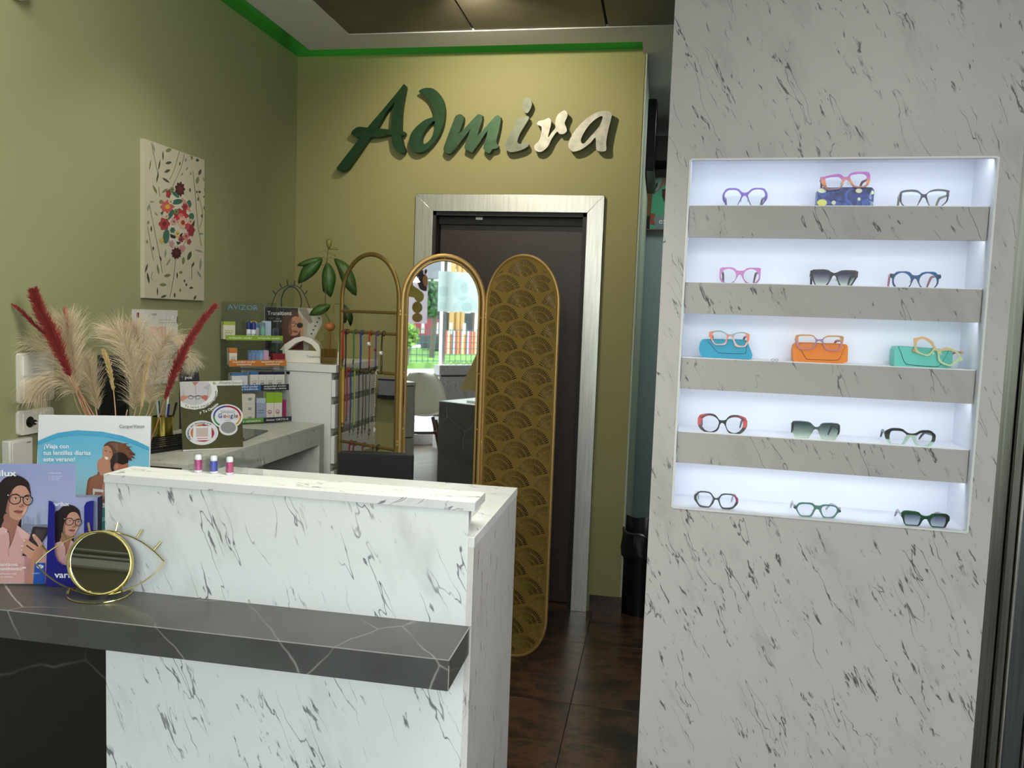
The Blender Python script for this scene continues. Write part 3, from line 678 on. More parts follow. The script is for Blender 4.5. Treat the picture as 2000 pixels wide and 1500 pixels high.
# ------------------------------------------------------------------ back desk and tall cabinet along the left wall
DXF = -1.425; DYE = 3.315; DZT = .955
dk_ = thing('back_desk', 'white marble-look desk running along the sage wall with an open knee space', 'desk', (XL+.2, 2.8, 0))
def px_(par, name, x0, x1, y0, y1, z0, z1, mat, bevel=.0008):
    o = MB().box(x0, x1, y0, y1, z0, z1).build(name, mat, None, bevel=bevel); o.parent = par; o.matrix_parent_inverse = Matrix.Translation(-par.location); return o
MARB_D = marble('white_marble_desk', (R_(20), 0, 0), base=(206, 207, 200), seed=5.5, k=1.3)
MARB_DT = marble('white_marble_desk_top', (R_(70), 0, 0), base=(208, 210, 200), seed=6.5, k=1.3)
px_(dk_, 'desk_top', XL+.001, DXF, 2.27, DYE, DZT-.012, DZT, MARB_DT)
px_(dk_, 'front_fascia', DXF-.02, DXF, 2.27, DYE-.0505, DZT-.087, DZT-.012, MARB_D)
px_(dk_, 'end_leg', XL+.001, DXF, DYE-.05, DYE, 0, DZT-.012, MARB_D)
px_(dk_, 'back_panel', XL+.17, XL+.19, 2.27, 2.86, 0, DZT-.02, MARB_D)
px_(dk_, 'back_panel', XL+.17, XL+.19, 2.865, DYE-.05, 0, DZT-.02, MARB_D)
px_(dk_, 'centre_leg', XL+.19, XL+.215, 2.85, 2.87, 0, DZT-.02, MARB_D)
gl = MB().add([(a.x, a.y, DZT+.004) for a in (onZ(474, 843, DZT), onZ(523, 843, DZT), onZ(478, 862, DZT))], [(0, 1, 2)])
g1 = [onZ(452, 838, DZT), onZ(523, 843, DZT), onZ(478, 862, DZT), onZ(430, 866, DZT)]
sl = MB().add([(a.x, a.y, DZT+.0005) for a in g1]+[(a.x, a.y, DZT+.006) for a in g1], [(3, 2, 1, 0), (4, 5, 6, 7), (0, 1, 5, 4), (1, 2, 6, 5), (2, 3, 7, 6), (3, 0, 4, 7)])
tag(sl.build('desk_pad', plain('grey_desk_pad', (84, 88, 84), .25)), 'dark grey flat pad lying on the back desk behind the signboard', 'pad')
cz = thing('white_cabinet', 'tall white drawer cabinet in the corner behind the back desk', 'cabinet', (-1.63, 3.6, 0))
CX1 = -1.414; CY0 = 3.40; CZT = 1.207
px_(cz, 'carcass', XL+.001, CX1-.018, CY0, YB-.002, 0, CZT-.036, WHITEP)
px_(cz, 'cabinet_top', XL+.001, CX1+.006, CY0-.006, YB-.002, CZT-.034, CZT, WHITEP, .001)
zz = [0.03, .30, .585, .83, CZT-.045]
zz = [onX(700, v, CX1).z for v in (955, 890, 827, 770)] + [CZT-.045]
for a, b in zip(zz, zz[1:]):
    dw = px_(cz, 'drawer', CX1-.017, CX1, CY0+.004, YB-.006, a+.012, b-.022, WHITEP, .001)
    gp_ = MB().box(CX1-.03, CX1-.008, CY0+.004, YB-.006, b-.021, b-.010).build('drawer_grip', plain('grey_grip', (140, 138, 128), .4)); gp_.parent = dw
px_(cz, 'hinge_cap', DXF-.22, DXF-.205, CY0-.006, CY0, CZT-.05, CZT-.038, BLACKM)
# white unit seen through the frame, on the back wall
wu = thing('wall_heater', 'grey wall unit with dark slots on the olive wall behind the open screen frame', 'heater', (0, YB, 0))
def bw(u, v, y=YB-.06): p = onY(u, v, y); return p.x, p.z
x0, z1 = bw(738, 737); x1, z0 = bw(776, 775)
MB().box(x0, x1+.03, -.06, -.001, z0, z1).build('body', plain('grey_unit', (128, 130, 130), .45), wu, bevel=.006)
MB().box(x0, x1+.03, -.063, -.058, z1-.012, z1-.006).box(x0, x1+.03, -.066, -.058, z0-.012, z0+.004).build('slot', BLACKM, wu)

# ------------------------------------------------------------------ black chair
ch = thing('office_chair', 'black chair whose backrest shows above the white counter', 'chair', (-.86, 2.62, 0))
cf = Fr((-.86, 2.50, 0), 8)
Q = cf.pts([(667, 884), (669, 882), (700, 882), (740, 885), (775, 890), (806, 895), (808, 897), (802, 950), (800, 1010), (665, 1000), (663, 940)])
ox = sum(a for a, b in Q)/len(Q)
Q2 = [(a, b) for a, b in Q]
def curve_y(mb, k, xc):
    mb.v = [(x, y+k*(x-xc)**2, z) for x, y, z in mb.v]; return mb
xm = (min(a for a, b in Q)+max(a for a, b in Q))/2
b_ = MB()
x0, x1 = min(a for a, b in Q), max(a for a, b in Q); zt = max(b for a, b in Q)
Pz = rrect(x0, x1, zt-.42, zt, .006, 4)
b_.prism(dens(Pz, .02), -.012, .018, (12, 12, 13)); curve_y(b_, -.9, xm)
o = b_.build('backrest', plain('matt_black', (9, 9, 10), .65), None, M=cf.M, bevel=.004); o.parent = ch; o.matrix_parent_inverse = ch.matrix_basis.inverted()
def chp(mb, name, mat, bevel=0, sm=False):
    o = mb.build(name, mat, None, M=cf.M, bevel=bevel, sm=sm); o.parent = ch; o.matrix_parent_inverse = ch.matrix_basis.inverted()
sx = xm
chp(MB().prism(rrect(sx-.22, sx+.22, .44, .50, .025), -.46, -.04), 'seat', BLACKF, .008)
for s in (-1, 1):
    chp(MB().tube([(sx+s*.19, .0, zt-.30), (sx+s*.19, .0, .0)], .012), 'leg', BLACKM, sm=True)
    chp(MB().tube([(sx+s*.19, -.44, .44), (sx+s*.19, -.44, .0)], .012), 'leg', BLACKM, sm=True)

# ------------------------------------------------------------------ folding screen
zh, w = 3.395, .3616
def hd(x, z): return Vector((x*math.cos(YAW)-z*math.sin(YAW), x*math.sin(YAW)+z*math.cos(YAW), 0))
HL = hd(-.1405*zh, zh); a55 = R_(55); a9 = R_(11.65)
LP0 = HL-hd(math.sin(a55), -math.cos(a55))*w
HR = HL+hd(math.cos(a9), math.sin(a9))*w
RP1 = HR+hd(.837, -.547)*w
def panelframe(A, B): d = B-A; return Fr(A, math.degrees(math.atan2(d.y, d.x)))
FL, FM, FR_ = panelframe(LP0, HL), panelframe(HL, HR), panelframe(HR, RP1)
scr = thing('folding_screen', 'three-part gold folding screen with rail frame, arched mirror and fan pattern panel', 'room divider', HL)
TOP = 1.705; rt = .0098
def under(o, par): o.parent = par; o.matrix_parent_inverse = par.matrix_basis.inverted(); return o
def arch(x0, x1, z0, z1, n=20):
    r = (x1-x0)/2; xc = (x0+x1)/2
    P = [(x0, z0+r)] if False else []
    P = [(xc+r*math.cos(t), z1-r*1.12+r*1.12*math.sin(t)) for t in (math.pi*k/n for k in range(n+1))]
    B = [(xc-r*math.cos(t), z0+r*1.12-r*1.12*math.sin(t)) for t in (math.pi*k/n for k in range(n+1))]
    return P+B
ring = [(a, 0, b) for a, b in arch(rt, w-rt, rt, TOP-rt)]
lf = under(MB().tube(ring, rt, closed=True, n=10, sy=.8).build('rail_frame', GOLDD, None, M=FL.M, sm=True), scr)
bars = []
for v in (609, 649.5, 725, 869):
    z = FL.px(712, v)[1]; bars.append(z)
    under(MB().tube([(rt, 0, z), (w-rt, 0, z)], .0068, n=8).build('cross_bar', GOLDD, None, M=FL.M, sm=True), scr)
for z in bars[1:]:
    under(MB().ball((.004, 0, z), .006, n=8).build('bar_knob', GOLDD, None, M=FL.M, sm=True), scr)
under(MB().tube([(a, 0, b) for a, b in arch(rt, w-rt, rt, TOP-rt)], rt, closed=True, n=10, sy=.8).build('mirror_frame', GOLD, None, M=FM.M, sm=True), scr)
i = .0285
under(MB().tube([(a, 0, b) for a, b in arch(i, w-i, i, TOP-i)], .0055, closed=True, n=8).build('inner_ring', GOLD, None, M=FM.M, sm=True), scr)
under(MB().prism(arch(i+.001, w-i-.001, i, TOP-i, 30), -.001, .004).build('mirror', MIRROR, None, M=FM.M), scr)
under(MB().prism(arch(i-.004, w-i+.004, i-.004, TOP-i+.004, 30), .0045, .008).build('mirror_backing', GOLDD, None, M=FM.M), scr)
for a, b in [(w/2, TOP-.0205)]+[(x, z) for z in (1.44, 1.20, .96, .72, .48, .24) for x in (.0215, w-.0215)]:
    under(MB().ball((a, -.001, b), .0042, n=6).build('clip', GOLD, None, M=FM.M, sm=True), scr)
for Hh in (HL, HR):
    for z in (1.45, .9, .3):
        m = MB().tube([(Hh.x, Hh.y, z-.012), (Hh.x, Hh.y, z-.002)], .009, n=10).tube([(Hh.x, Hh.y, z+.002), (Hh.x, Hh.y, z+.012)], .009, n=10)
        under(m.build('hinge', GOLD, sm=True), scr)
# fan panel: real slots cut out
def clip_poly(P, ax, lim, keep_less):
    out = []
    for i in range(len(P)):
        a, b = P[i], P[(i+1) % len(P)]
        ina = (a[ax] <= lim) == keep_less; inb = (b[ax] <= lim) == keep_less
        if ina: out.append(a)
        if ina != inb:
            t = (lim-a[ax])/(b[ax]-a[ax]); out.append(tuple(x+(y-x)*t for x, y in zip(a, b)))
    return out
outer = arch(.004, w-.004, .004, TOP-.002, 28)
verts = [Vector(p) for p in outer]; faces = [list(range(len(outer)))]
# pitch from the photograph: 3 rows per crop, fans .0735 apart vertically, .148 horizontally
zt0 = FR_.px(1018, 507)[1]; zr = (FR_.px(1000, 508)[1]-FR_.px(1000, 686)[1])/6.0
hx = (FR_.px(1050, 570)[0]-FR_.px(983, 568)[0])
RF = .078
def infan(x, z):
    """inside the panel's flat field"""
    r = (w-.008)/2; xc = w/2; m_ = .017
    if z > TOP-r*1.12: return math.hypot((x-xc), (z-(TOP-r*1.12))/1.12) < r-m_*.8
    if z < r*1.12: return math.hypot((x-xc), (z-r*1.12)/1.12) < r-m_*.8
    return True
row = 0; ztop = zt0
while ztop > .03:
    cs = [w/2+k*hx for k in ((0, -1, 1) if row % 2 == 0 else (-.5, .5))]
    for cx in cs:
        cz_ = ztop-RF
        for r0, r1, cnt, span in ((.0565, .078, 21, 67), (.0315, .053, 17, 65), (.012, .028, 9, 60)):
            for q in range(cnt):
                t = R_(-span+2*span*q/(cnt-1)); hw0 = r0*.46*R_(2*span/(cnt-1)); hw1 = r1*.46*R_(2*span/(cnt-1)); hw0 *= .62; hw1 *= .62
                dx, dz = math.sin(t), math.cos(t); ax_, az = math.cos(t), -math.sin(t)
                P = [(cx+dx*r0-ax_*hw0, cz_+dz*r0-az*hw0), (cx+dx*r0+ax_*hw0, cz_+dz*r0+az*hw0), (cx+dx*r1+ax_*hw1, cz_+dz*r1+az*hw1), (cx+dx*r1-ax_*hw1, cz_+dz*r1-az*hw1)]
                P = clip_poly(P, 0, .017, False)
                if len(P) > 2: P = clip_poly(P, 0, w-.017, True)
                if len(P) < 3 or not all(infan(*p) for p in P): continue
                xs1 = [p[0] for p in P]
                if max(xs1)-min(xs1) < .0012 and len(P) != 4: continue
                b = len(verts); verts += [Vector(p) for p in P]; faces.append(list(range(b, b+len(P))))
    ztop -= zr; row += 1
vo, eo, fo, ov, oe, of = geometry.delaunay_2d_cdt(verts, [], faces, 0, 1e-7)
keep = [f for f, s_ in zip(fo, of) if (0 in s_) and len(s_) == 1]
ecount = {}
for f in keep:
    for a, b in zip(f, list(f[1:])+[f[0]]): ecount[(a, b)] = ecount.get((a, b), 0)+1
nv = len(vo); m = MB(); th = .0022
m.v = [(v.x, -th, v.y) for v in vo]+[(v.x, th, v.y) for v in vo]; m.c = [lin((150, 120, 50))]*len(m.v)
def ccw(f):
    a, b, c = (vo[i] for i in f[:3]); return (b.x-a.x)*(c.y-a.y)-(b.y-a.y)*(c.x-a.x) > 0
for f in keep:
    g_ = tuple(f) if ccw(f) else tuple(reversed(f)); m.f.append(g_); m.f.append(tuple(i+nv for i in reversed(g_)))
    for a, b in zip(g_, list(g_[1:])+[g_[0]]):
        if (b, a) not in ecount or (a, b) not in ecount:
            pass
es = set()
for f in keep:
    g_ = tuple(f) if ccw(f) else tuple(reversed(f))
    for a, b in zip(g_, list(g_[1:])+[g_[0]]): es.add((a, b))
for a, b in es:
    if (b, a) not in es: m.f.append((b, a, a+nv, b+nv))
m.m = [0]*len(m.f)
fanp = under(m.build('fan_plate', plain('satin_gold_plate', (150, 124, 62), .5, metal=.45), None, M=FR_.M), scr)
under(MB().tube([(a, 0, b) for a, b in arch(.004, w-.004, .004, TOP-.002, 28)], .0065, closed=True, n=8).build('plate_rim', GOLD, None, M=FR_.M, sm=True), scr)

# cords hanging on the rails
def cord(name_label, group, bar, u, v0, v1, col, bead=None, loop=True, second=None, endc=(20, 20, 22), r=.0016, clasp=True, dx=.004):
    z = bars[bar]; x = FL.px(u, v0)[0]; z1 = FL.px(u, v1)[1]
    x = min(max(x, .03), w-.03)
    c = thing('eyewear_lanyard', name_label, 'cord', FL.M @ Matrix.Translation((x, 0, z)), group)
    L_ = z-z1
    jit = random.uniform(-.003, .003)
    P = [(0, -.010, .0), (.001, -.0105, -.01), (jit, -.0095, -L_*.4), (jit*1.3, -.0095, -L_*.75), (jit, -.0095, -L_)]
    MB().tube(smooth(P, 5, False), r, col, n=6).build('strap', FABR, c, sm=True)
    P2 = [(dx, -.0095, -.004), (dx+jit, -.008, -L_*.45), (dx, -.008, -L_*.93)]
    MB().tube(smooth(P2, 5, False), r, second or col, n=6).build('strap', FABR, c, sm=True)
    ringp = [(0.003+.0015*math.sin(t*2), .0096*math.cos(t), .0105*math.sin(t)) for t in (2*math.pi*k/14 for k in range(14))]
    MB().tube(ringp, .0019, col, closed=True, n=6).build('loop', FABR, c, sm=True)
    if clasp:
        for k, xx in enumerate((jit, dx)):
            zz_ = -L_ if k == 0 else -L_*.93
            MB().tube([(xx, -.009, zz_), (xx, -.009, zz_-.010)], .0026, endc, n=6).tube([(xx, -.009, zz_-.010), (xx+.002, -.009, zz_-.02), (xx-.002, -.009, zz_-.026)], .0011, endc, n=5).build('end_clip', PLAST, c, sm=True)
    if bead:
        zb_ = FL.px(u, bead[0])[1]-z
        bcol, ball = bead[1], bead[2]
        MB().ball((jit+.001, -.012, zb_), .0095 if ball else .0055, bcol, n=12).build('bead', PLAST, c, sm=True)
        if ball:
            sp_ = MB()
            for (a_, b_) in ((0, 0), (70, 20), (-70, 20), (10, 70), (0, -65), (40, -30), (-45, -30)):
                d = Vector((math.sin(R_(a_))*math.cos(R_(b_)), -math.cos(R_(a_))*math.cos(R_(b_)), math.sin(R_(b_))))
                sp_.ball(tuple(Vector((jit+.001, -.012, zb_))+d*.0083), .0024, (18, 18, 20), n=6)
            sp_.build('bead_spots', PLAST, c, sm=True)
    return c
G1_ = 'sports eyeglass cords on the upper rail'; G2_ = 'long eyeglass cords on the middle rail'
cord('red cord with a white tag at the left end of the upper rail', G1_, 1, 668, 650, 702, (176, 30, 38), r=.0024)
cord('plain black cord beside the red one on the upper rail', G1_, 1, 678, 650, 722, (18, 18, 20))
cord('green cord with black tips on the upper rail', G1_, 1, 693, 650, 706, (34, 110, 52), endc=(14, 14, 14))
cord('blue cord on the upper rail between the green and red ones', G1_, 1, 707, 650, 716, (34, 60, 140), r=.0023)
cord('red cord with a small football bead on the upper rail', G1_, 1, 724, 650, 720, (170, 30, 38), bead=(672, (236, 236, 236), True))
cord('purple cord with a red bead on the upper rail', G1_, 1, 737, 650, 720, (90, 56, 130), bead=(683, (130, 30, 50), False))
cord('black cord with a football bead at the right of the upper rail', G1_, 1, 749, 650, 720, (14, 14, 16), bead=(690, (238, 238, 238), True))
tg = thing('price_tag', 'small white card tag hanging beside the red cord on the upper rail', 'tag', FL.M)
x_, z_ = FL.px(664.5, 700); MB().box(x_-.0035, x_+.0035, -.013, -.012, z_-.028, z_+.028, (232, 230, 226)).build('card', PRINT, tg); MB().tube([(x_, -.0125, z_+.028), (x_+.002, -.010, z_+.075)], .0005, (220, 220, 220), n=4).build('thread', FABR, tg)
for u, v1, c1, c2, lab in ((666, 832, (196, 176, 60), None, 'yellow cord nearest the hinge-free side of the middle rail'), (675, 834, (204, 164, 50), (150, 30, 30), 'yellow and red twisted cord on the middle rail'),
                           (680, 818, (160, 32, 36), None, 'red cord on the middle rail beside a purple one'), (687, 840, (64, 34, 96), None, 'dark purple cord on the middle rail'),
                           (695, 838, (44, 140, 66), (196, 180, 60), 'green and yellow cord pair on the middle rail'), (704, 844, (34, 28, 30), None, 'very dark long cord with a silver clip on the middle rail'),
                           (711, 842, (50, 44, 42), None, 'dark brown thin cord on the middle rail'), (717, 836, (70, 62, 58), None, 'thin brown beaded cord on the middle rail'),
                           (726, 846, (16, 26, 20), (150, 156, 140), 'black and grey doubled cord on the middle rail')):
    cord(lab, G2_, 2, u, 727, v1, c1, second=c2, endc=(60, 50, 48), r=.0013 if u > 700 else .0016)
pc = thing('pearl_chain', 'silver beaded eyeglass chain at the right end of the middle rail', 'chain', FL.M)
x_, z0_ = FL.px(737, 728); z1_ = FL.px(735, 848)[1]
for k in range(34):
    z = z0_-(z0_-z1_)*k/33; MB().ball((x_+.0025*math.sin(k*.5)-.0004*k*.2, -.0115, z-.002), .0021, (206, 202, 190), n=6).build('pearl', PLAST, pc, sm=True)
MB().tube([(x_+.002+.0015*math.sin(t*2), .0096*math.cos(t), bars[2]+.0105*math.sin(t)) for t in (2*math.pi*k/14 for k in range(14))], .0024, (200, 196, 186), closed=True, n=6).build('loop', PLAST, pc, sm=True)
MB().prism([(x_-.001, z1_+.03), (x_+.008, z1_+.022), (x_+.004, z1_+.01), (x_-.003, z1_+.014)], -.014, -.010, (226, 226, 222)).build('pendant', PLAST, pc)
for u, c1, lab in ((685, (120, 30, 30), 'reddish cord looped round the lowest rail'), (693, (90, 40, 30), 'brown cord looped round the lowest rail'), (710, (110, 60, 40), 'tan leather cord hanging from the lowest rail'), (727, (130, 90, 60), 'pale brown cord hanging from the lowest rail'), (738, (20, 16, 16), 'black thick cord looped at the right of the lowest rail')):
    cord(lab, 'cords on the lowest rail', 3, u, 868, 905, c1, r=.0018)
# ------------------------------------------------------------------ marble column with the lit niches
CA = -2.7
CF = Fr((0, 2.2, 0), CA)
def cz(u, v, y=0): return CF.px(u, v, y)
CX0 = cz(1281, 750)[0]; CXR = cz(1960, 750)[0]
NX0, NX1 = cz(1331, 650)[0]-.002, cz(1918, 650)[0]+.004
NX0 = (cz(1352, 320)[0]+cz(1311, 985)[0])/2; NX1 = (cz(1948, 320)[0]+cz(1888, 1038)[0])/2
ZTOP = cz(1650, 310)[1]; ZBOT = cz(1600, 1014)[1]
ND = .17; CDEP = .32
col = thing('display_column', 'wide white marble-look column with five lit eyewear niches', 'display stand', CF.M)
def cbox(name, x0, x1, y0, y1, z0, z1, mat, bevel=0, c=(230, 230, 230)): return MB().box(x0, x1, y0, y1, z0, z1, c).build(name, mat, col, bevel=bevel)
NO = [rrect(NX0, NX1, ZBOT, ZTOP, .006, 3)]
MB().prism([(CX0, 0), (CXR, 0), (CXR, 2.71), (CX0, 2.71)], 0, .018, holes=NO).build('front_panel', MARB_C, col)
cbox('side_panel', CX0, CX0+.018, .018, CDEP, 0, 2.70, MARB_C)
cbox('side_panel', CXR-.018, CXR, .018, CDEP, 0, 2.70, MARB_C)
cbox('back_panel', CX0+.018, CXR-.018, CDEP-.018, CDEP, 0, 2.70, WHITEP)
opn = MB()
e = .004
opn.box(NX0-.002, NX1+.002, ND, ND+.01, ZBOT-.002, ZTOP+.024); opn.box(NX0-e, NX0+.0015, -.002, ND, ZBOT, ZTOP); opn.box(NX1-.0015, NX1+e, -.002, ND, ZBOT, ZTOP)
opn.box(NX0, NX1, .018, ND, ZTOP+.022, ZTOP+.026); opn.box(NX0, NX1, .018, .0195, ZTOP, ZTOP+.022); opn.box(NX0-e, NX0+.0015, .018, ND, ZTOP, ZTOP+.022); opn.box(NX1-.0015, NX1+e, .018, ND, ZTOP, ZTOP+.022); opn.box(NX0, NX1, -.002, ND, ZBOT-e, ZBOT+.0009)
opn.build('niche_liner', OPAL, col)
rim = MB().prism(rrect(NX0-.0035, NX1+.0035, ZBOT-.0035, ZTOP+.0035, .009, 3), -.0035, .002, holes=[rrect(NX0+.001, NX1-.001, ZBOT+.001, ZTOP-.001, .006, 3)])
rim.build('acrylic_rim', plain('frosted_acrylic', (214, 216, 212), .3), col)
LY = .022
rowsv = [((1345.5, 401.5), (1341.5, 462.7)), ((1336, 551), (1331, 611.3)), ((1326.5, 698), (1322, 758.5)), ((1317.7, 842.4), (1314.3, 902.6))]
shelfz = []; opens = []; top = ZTOP+.022
for (a, b) in rowsv:
    z1 = CF.px(a[0]+4, a[1], LY)[1]; z0 = CF.px(b[0]+4, b[1], LY)[1]
    cbox('shelf_front', NX0+.0025, NX1-.0035, LY, LY+.016, z0, z1, MARB_L)
    cbox('shelf', NX0+.002, NX1-.002, LY+.016, ND-.001, z1-.012, z1-.0006, OPAL)
    cbox('shelf_underside', NX0+.002, NX1-.002, LY+.016, ND-.001, z0+.022, z0+.027, OPAL)
    cbox('shelf_edge', NX0+.0025, NX1-.0035, LY-.0008, LY+.017, z1-.0006, z1+.0015, plain('pale_edge_strip', (232, 234, 236), .4))
    opens.append((z1, top)); top = z0+.022; shelfz.append(z1-.0006)
opens.append((ZBOT, top)); shelfz.append(ZBOT+.0011)
for k, (a, b) in enumerate(opens):
    cy = .044 if k else .032
    p = CF.M @ Vector(((NX0+NX1)/2, cy, b-.004)); q = CF.M @ Vector(((NX0+NX1)/2, cy+.035, a))
    o = area('niche_led', p, q, (NX1-NX0)*.97, .018, .62, (.90, .945, 1.0))
    o.rotation_euler = (CF.M @ Matrix.Rotation(R_(16), 4, 'X')).to_euler()
    cbox('led_strip', NX0+.01, NX1-.01, cy-.011, cy+.011, b-.0035, b-.0005, emit('led_strip_glow', (225, 236, 255), 1.0))
# little printed spectacles mark on the third shelf edge
mk = MB(); 
for u in (1509.5, 1517): mk.tube([(a, -.0002, b) for a, b in CF.pts(ell(u, 703.3, 3, 2.2, 12), LY-.001)], .0005, (70, 70, 76), closed=True, n=4)
o = mk.build('spectacles_mark', PLAST, col); o.location = (0, LY-.001, 0)
# steel door frame right of the column
df = thing('door_2', None, None, CF.M); df['kind'] = 'structure'
def dbox(name, x0, x1, y0, y1, mat, bv=.002): return MB().box(x0, x1, y0, y1, 0, 2.70).build(name, mat, df, bevel=bv)
g0 = CXR+.006
SD = brushed('dull_steel_frame', (120, 118, 110), .3, (60, 60, 1)); SL = brushed('light_steel_frame', (205, 205, 200), .25, (60, 60, 1))
dbox('frame_upright', g0, g0+.036, .03, .10, SD); dbox('frame_upright', g0+.037, g0+.056, .012, .10, SD)
dbox('frame_rib', g0+.057, g0+.066, .004, .10, SL, .003); dbox('frame_upright', g0+.067, g0+.112, .02, .10, brushed('blue_steel_frame', (110, 114, 116), .3, (60, 60, 1)))
dbox('frame_rib', g0+.113, g0+.117, .010, .10, SL, .001); dbox('door_leaf', g0+.124, g0+.9, .03, .08, plain('dark_metal_door', (58, 56, 54), .35, metal=.6))
dbox('frame_backing', CXR+.001, g0+.9, .101, .13, BLACKM, 0)

# ------------------------------------------------------------------ spectacles
lens_cache = {}
def spectacles(label, row, reg, outer, holes, colf, setback=None, temple=(60, 60, 60), tlen=.10, sm_=2, yaw=0, lens='clear', base=None, tilt=0, hinge=None, th=.0042, name='eyeglasses', tcol2=None, clampz=True, contact=None, drop=.028, hingecol=None, adj=0.0):
    """outline traced from the picture, stood on its shelf at its own depth"""
    x0, y0, wd = reg; s = wd/2000
    zs = shelfz[row] if base is None else base
    O = crop(x0, y0, s, outer)
    if setback is None:                          # the lowest point of the rim rests on the shelf
        lowest = max(O, key=lambda p: p[1])
        P = onZ(lowest[0], lowest[1], zs); yl = (CF.I @ P).y
    else: yl = setback
    yl = max(yl, LY+.022 if row < 4 else .014)+adj
    cu = sum(p[0] for p in O)/len(O); cv = sum(p[1] for p in O)/len(O)
    c = CF.px(cu, cv, yl); org = CF.M @ Vector((c[0], yl, zs))
    F = Fr(org, CA+yaw, tilt)
    Q = F.pts(O); Hs = []
    for h in holes:
        if isinstance(h, tuple): h = ell(*h, 26); Hs.append(F.pts(crop(x0, y0, s, h)))
        else: Hs.append(roundpoly(F.pts(crop(x0, y0, s, h)), .22, 2) if sm_ == 1 else smooth(F.pts(crop(x0, y0, s, h)), 3))
    Q = roundpoly(Q, .2, 1) if sm_ == 1 else smooth(Q, sm_+1)
    if clampz:
        lo = min(b for a, b in Q)
        zmin = .0004
        Q = [(a, max(b, zmin)) for a, b in Q] if lo < zmin else [(a, b-(lo-zmin)) for a, b in Q] if lo < .006 else Q
        Hs = [[(a, max(b, zmin+.002)) for a, b in H] for H in Hs]
    Q = dens(Q, .002)
    xa, xb = min(a for a, b in Q), max(a for a, b in Q); za, zb = min(b for a, b in Q), max(b for a, b in Q)
    g = thing(name, label, 'sunglasses' if lens != 'clear' else 'eyeglasses', F.M, 'eyewear in the lit niches')
    cf = lambda x, y, z: colf((x-xa)/(xb-xa)*2-1, (z-za)/(zb-za))
    mb = MB().prism(Q, -th/2, th/2, cf, holes=Hs)
    mb.build('frame', PLAST, g)
    for H in Hs:
        m = LENS if lens == 'clear' else lens
        MB().prism(H, -.0006, .0006).build('lens', m, g)
    hz = za+(zb-za)*(.66 if hinge is None else hinge)
    for sgn, xe in ((-1, xa), (1, xb)):
        xe -= sgn*.003
        MB().box(xe-.0028, xe+.0028, 0, .008, hz-.004, hz+.004, hingecol or temple).build('hinge', PLAST, g, bevel=.0006, seg=1)
        pts_ = [(xe, .006, hz), (xe-sgn*.003, tlen*.5, hz+.0), (xe-sgn*.007, tlen*.72, hz-.003), (xe-sgn*.010, tlen, max(hz-drop, .003))]
        MB().tube(smooth(pts_, 5, False), lambda t: .0022+.0012*math.sin(t*3.1), temple, n=8, sy=1.0).build('temple', PLAST, g, sm=True)
    for sgn in (-1, 1):
        zc = za+(zb-za)*.42; xm_ = (xa+xb)/2
        MB().ball((xm_+sgn*.009, .006, zc), .0022, (225, 225, 222), n=8, sz=1.8).build('nose_pad', PLAST, g, sm=True)
    return g, F
def const(c): return lambda fx, fz: c
def mixc(a, b, t): t = max(0, min(1, t)); return tuple(x+(y-x)*t for x, y in zip(a, b))
def vert(top_, bot_, a=.2, b=.9): return lambda fx, fz: mixc(bot_, top_, (fz-a)/(b-a))
SB = .085
spectacles('purple octagonal eyeglasses on the top shelf', 0, (1400, 350, 120),
  [(320, 292), (680, 290), (840, 440), (985, 440), (1170, 285), (1540, 285), (1650, 450), (1650, 640), (1480, 850), (1380, 985), (1180, 985), (1080, 830), (1000, 620), (940, 540), (880, 535), (830, 590), (690, 840), (600, 985), (400, 985), (290, 830), (185, 690), (180, 490)],
  [[(370, 350), (655, 348), (780, 480), (800, 560), (670, 830), (590, 940), (420, 940), (330, 830), (248, 680), (250, 480)], [(1190, 333), (1480, 333), (1570, 440), (1565, 640), (1460, 840), (1370, 940), (1200, 940), (1100, 820), (1012, 560), (1020, 500)]],
  vert((96, 66, 168), (86, 62, 140)), SB, (120, 124, 120), .075, 1, hinge=.62, hingecol=(30, 24, 48))
spectacles('navy blue cat-eye eyeglasses standing on the top shelf', 0, (1740, 360, 130),
  [(275, 235), (380, 185), (600, 160), (800, 182), (940, 290), (1050, 290), (1180, 190), (1400, 145), (1740, 185), (1735, 290), (1700, 510), (1540, 660), (1480, 780), (1230, 780), (1150, 660), (1060, 460), (1020, 400), (950, 400), (900, 480), (790, 660), (700, 780), (450, 780), (350, 640), (262, 480), (268, 320)],
  [[(330, 290), (420, 240), (600, 220), (800, 245), (895, 315), (890, 400), (780, 640), (680, 740), (480, 740), (390, 630), (320, 530)], [(1090, 300), (1200, 228), (1400, 200), (1620, 214), (1680, 264), (1670, 480), (1520, 640), (1440, 740), (1260, 740), (1160, 630), (1085, 420)]],
  vert((44, 44, 62), (120, 110, 84), .15, .55), SB, (150, 146, 124), .075, 2, hinge=.72, hingecol=(24, 24, 36))
spectacles('lilac pink square-topped eyeglasses on the second shelf', 1, (1390, 510, 120),
  [(270, 205), (710, 200), (830, 312), (1040, 312), (1160, 215), (1610, 215), (1590, 350), (1580, 590), (1500, 700), (1380, 800), (1150, 800), (1020, 580), (960, 460), (910, 435), (860, 470), (790, 600), (690, 720), (600, 800), (420, 800), (300, 660), (250, 560), (255, 400)],
  [(550, 480, 248, 232), (1285, 490, 250, 228)], vert((190, 118, 184), (150, 100, 140), 0, .6), SB, (120, 90, 100), .07, 1, hinge=.75, hingecol=(70, 62, 40))
TINT1 = glass('smoke_gradient_lens', gloss=.05, grad=(.006, .036, (225, 232, 214), (52, 50, 78)))
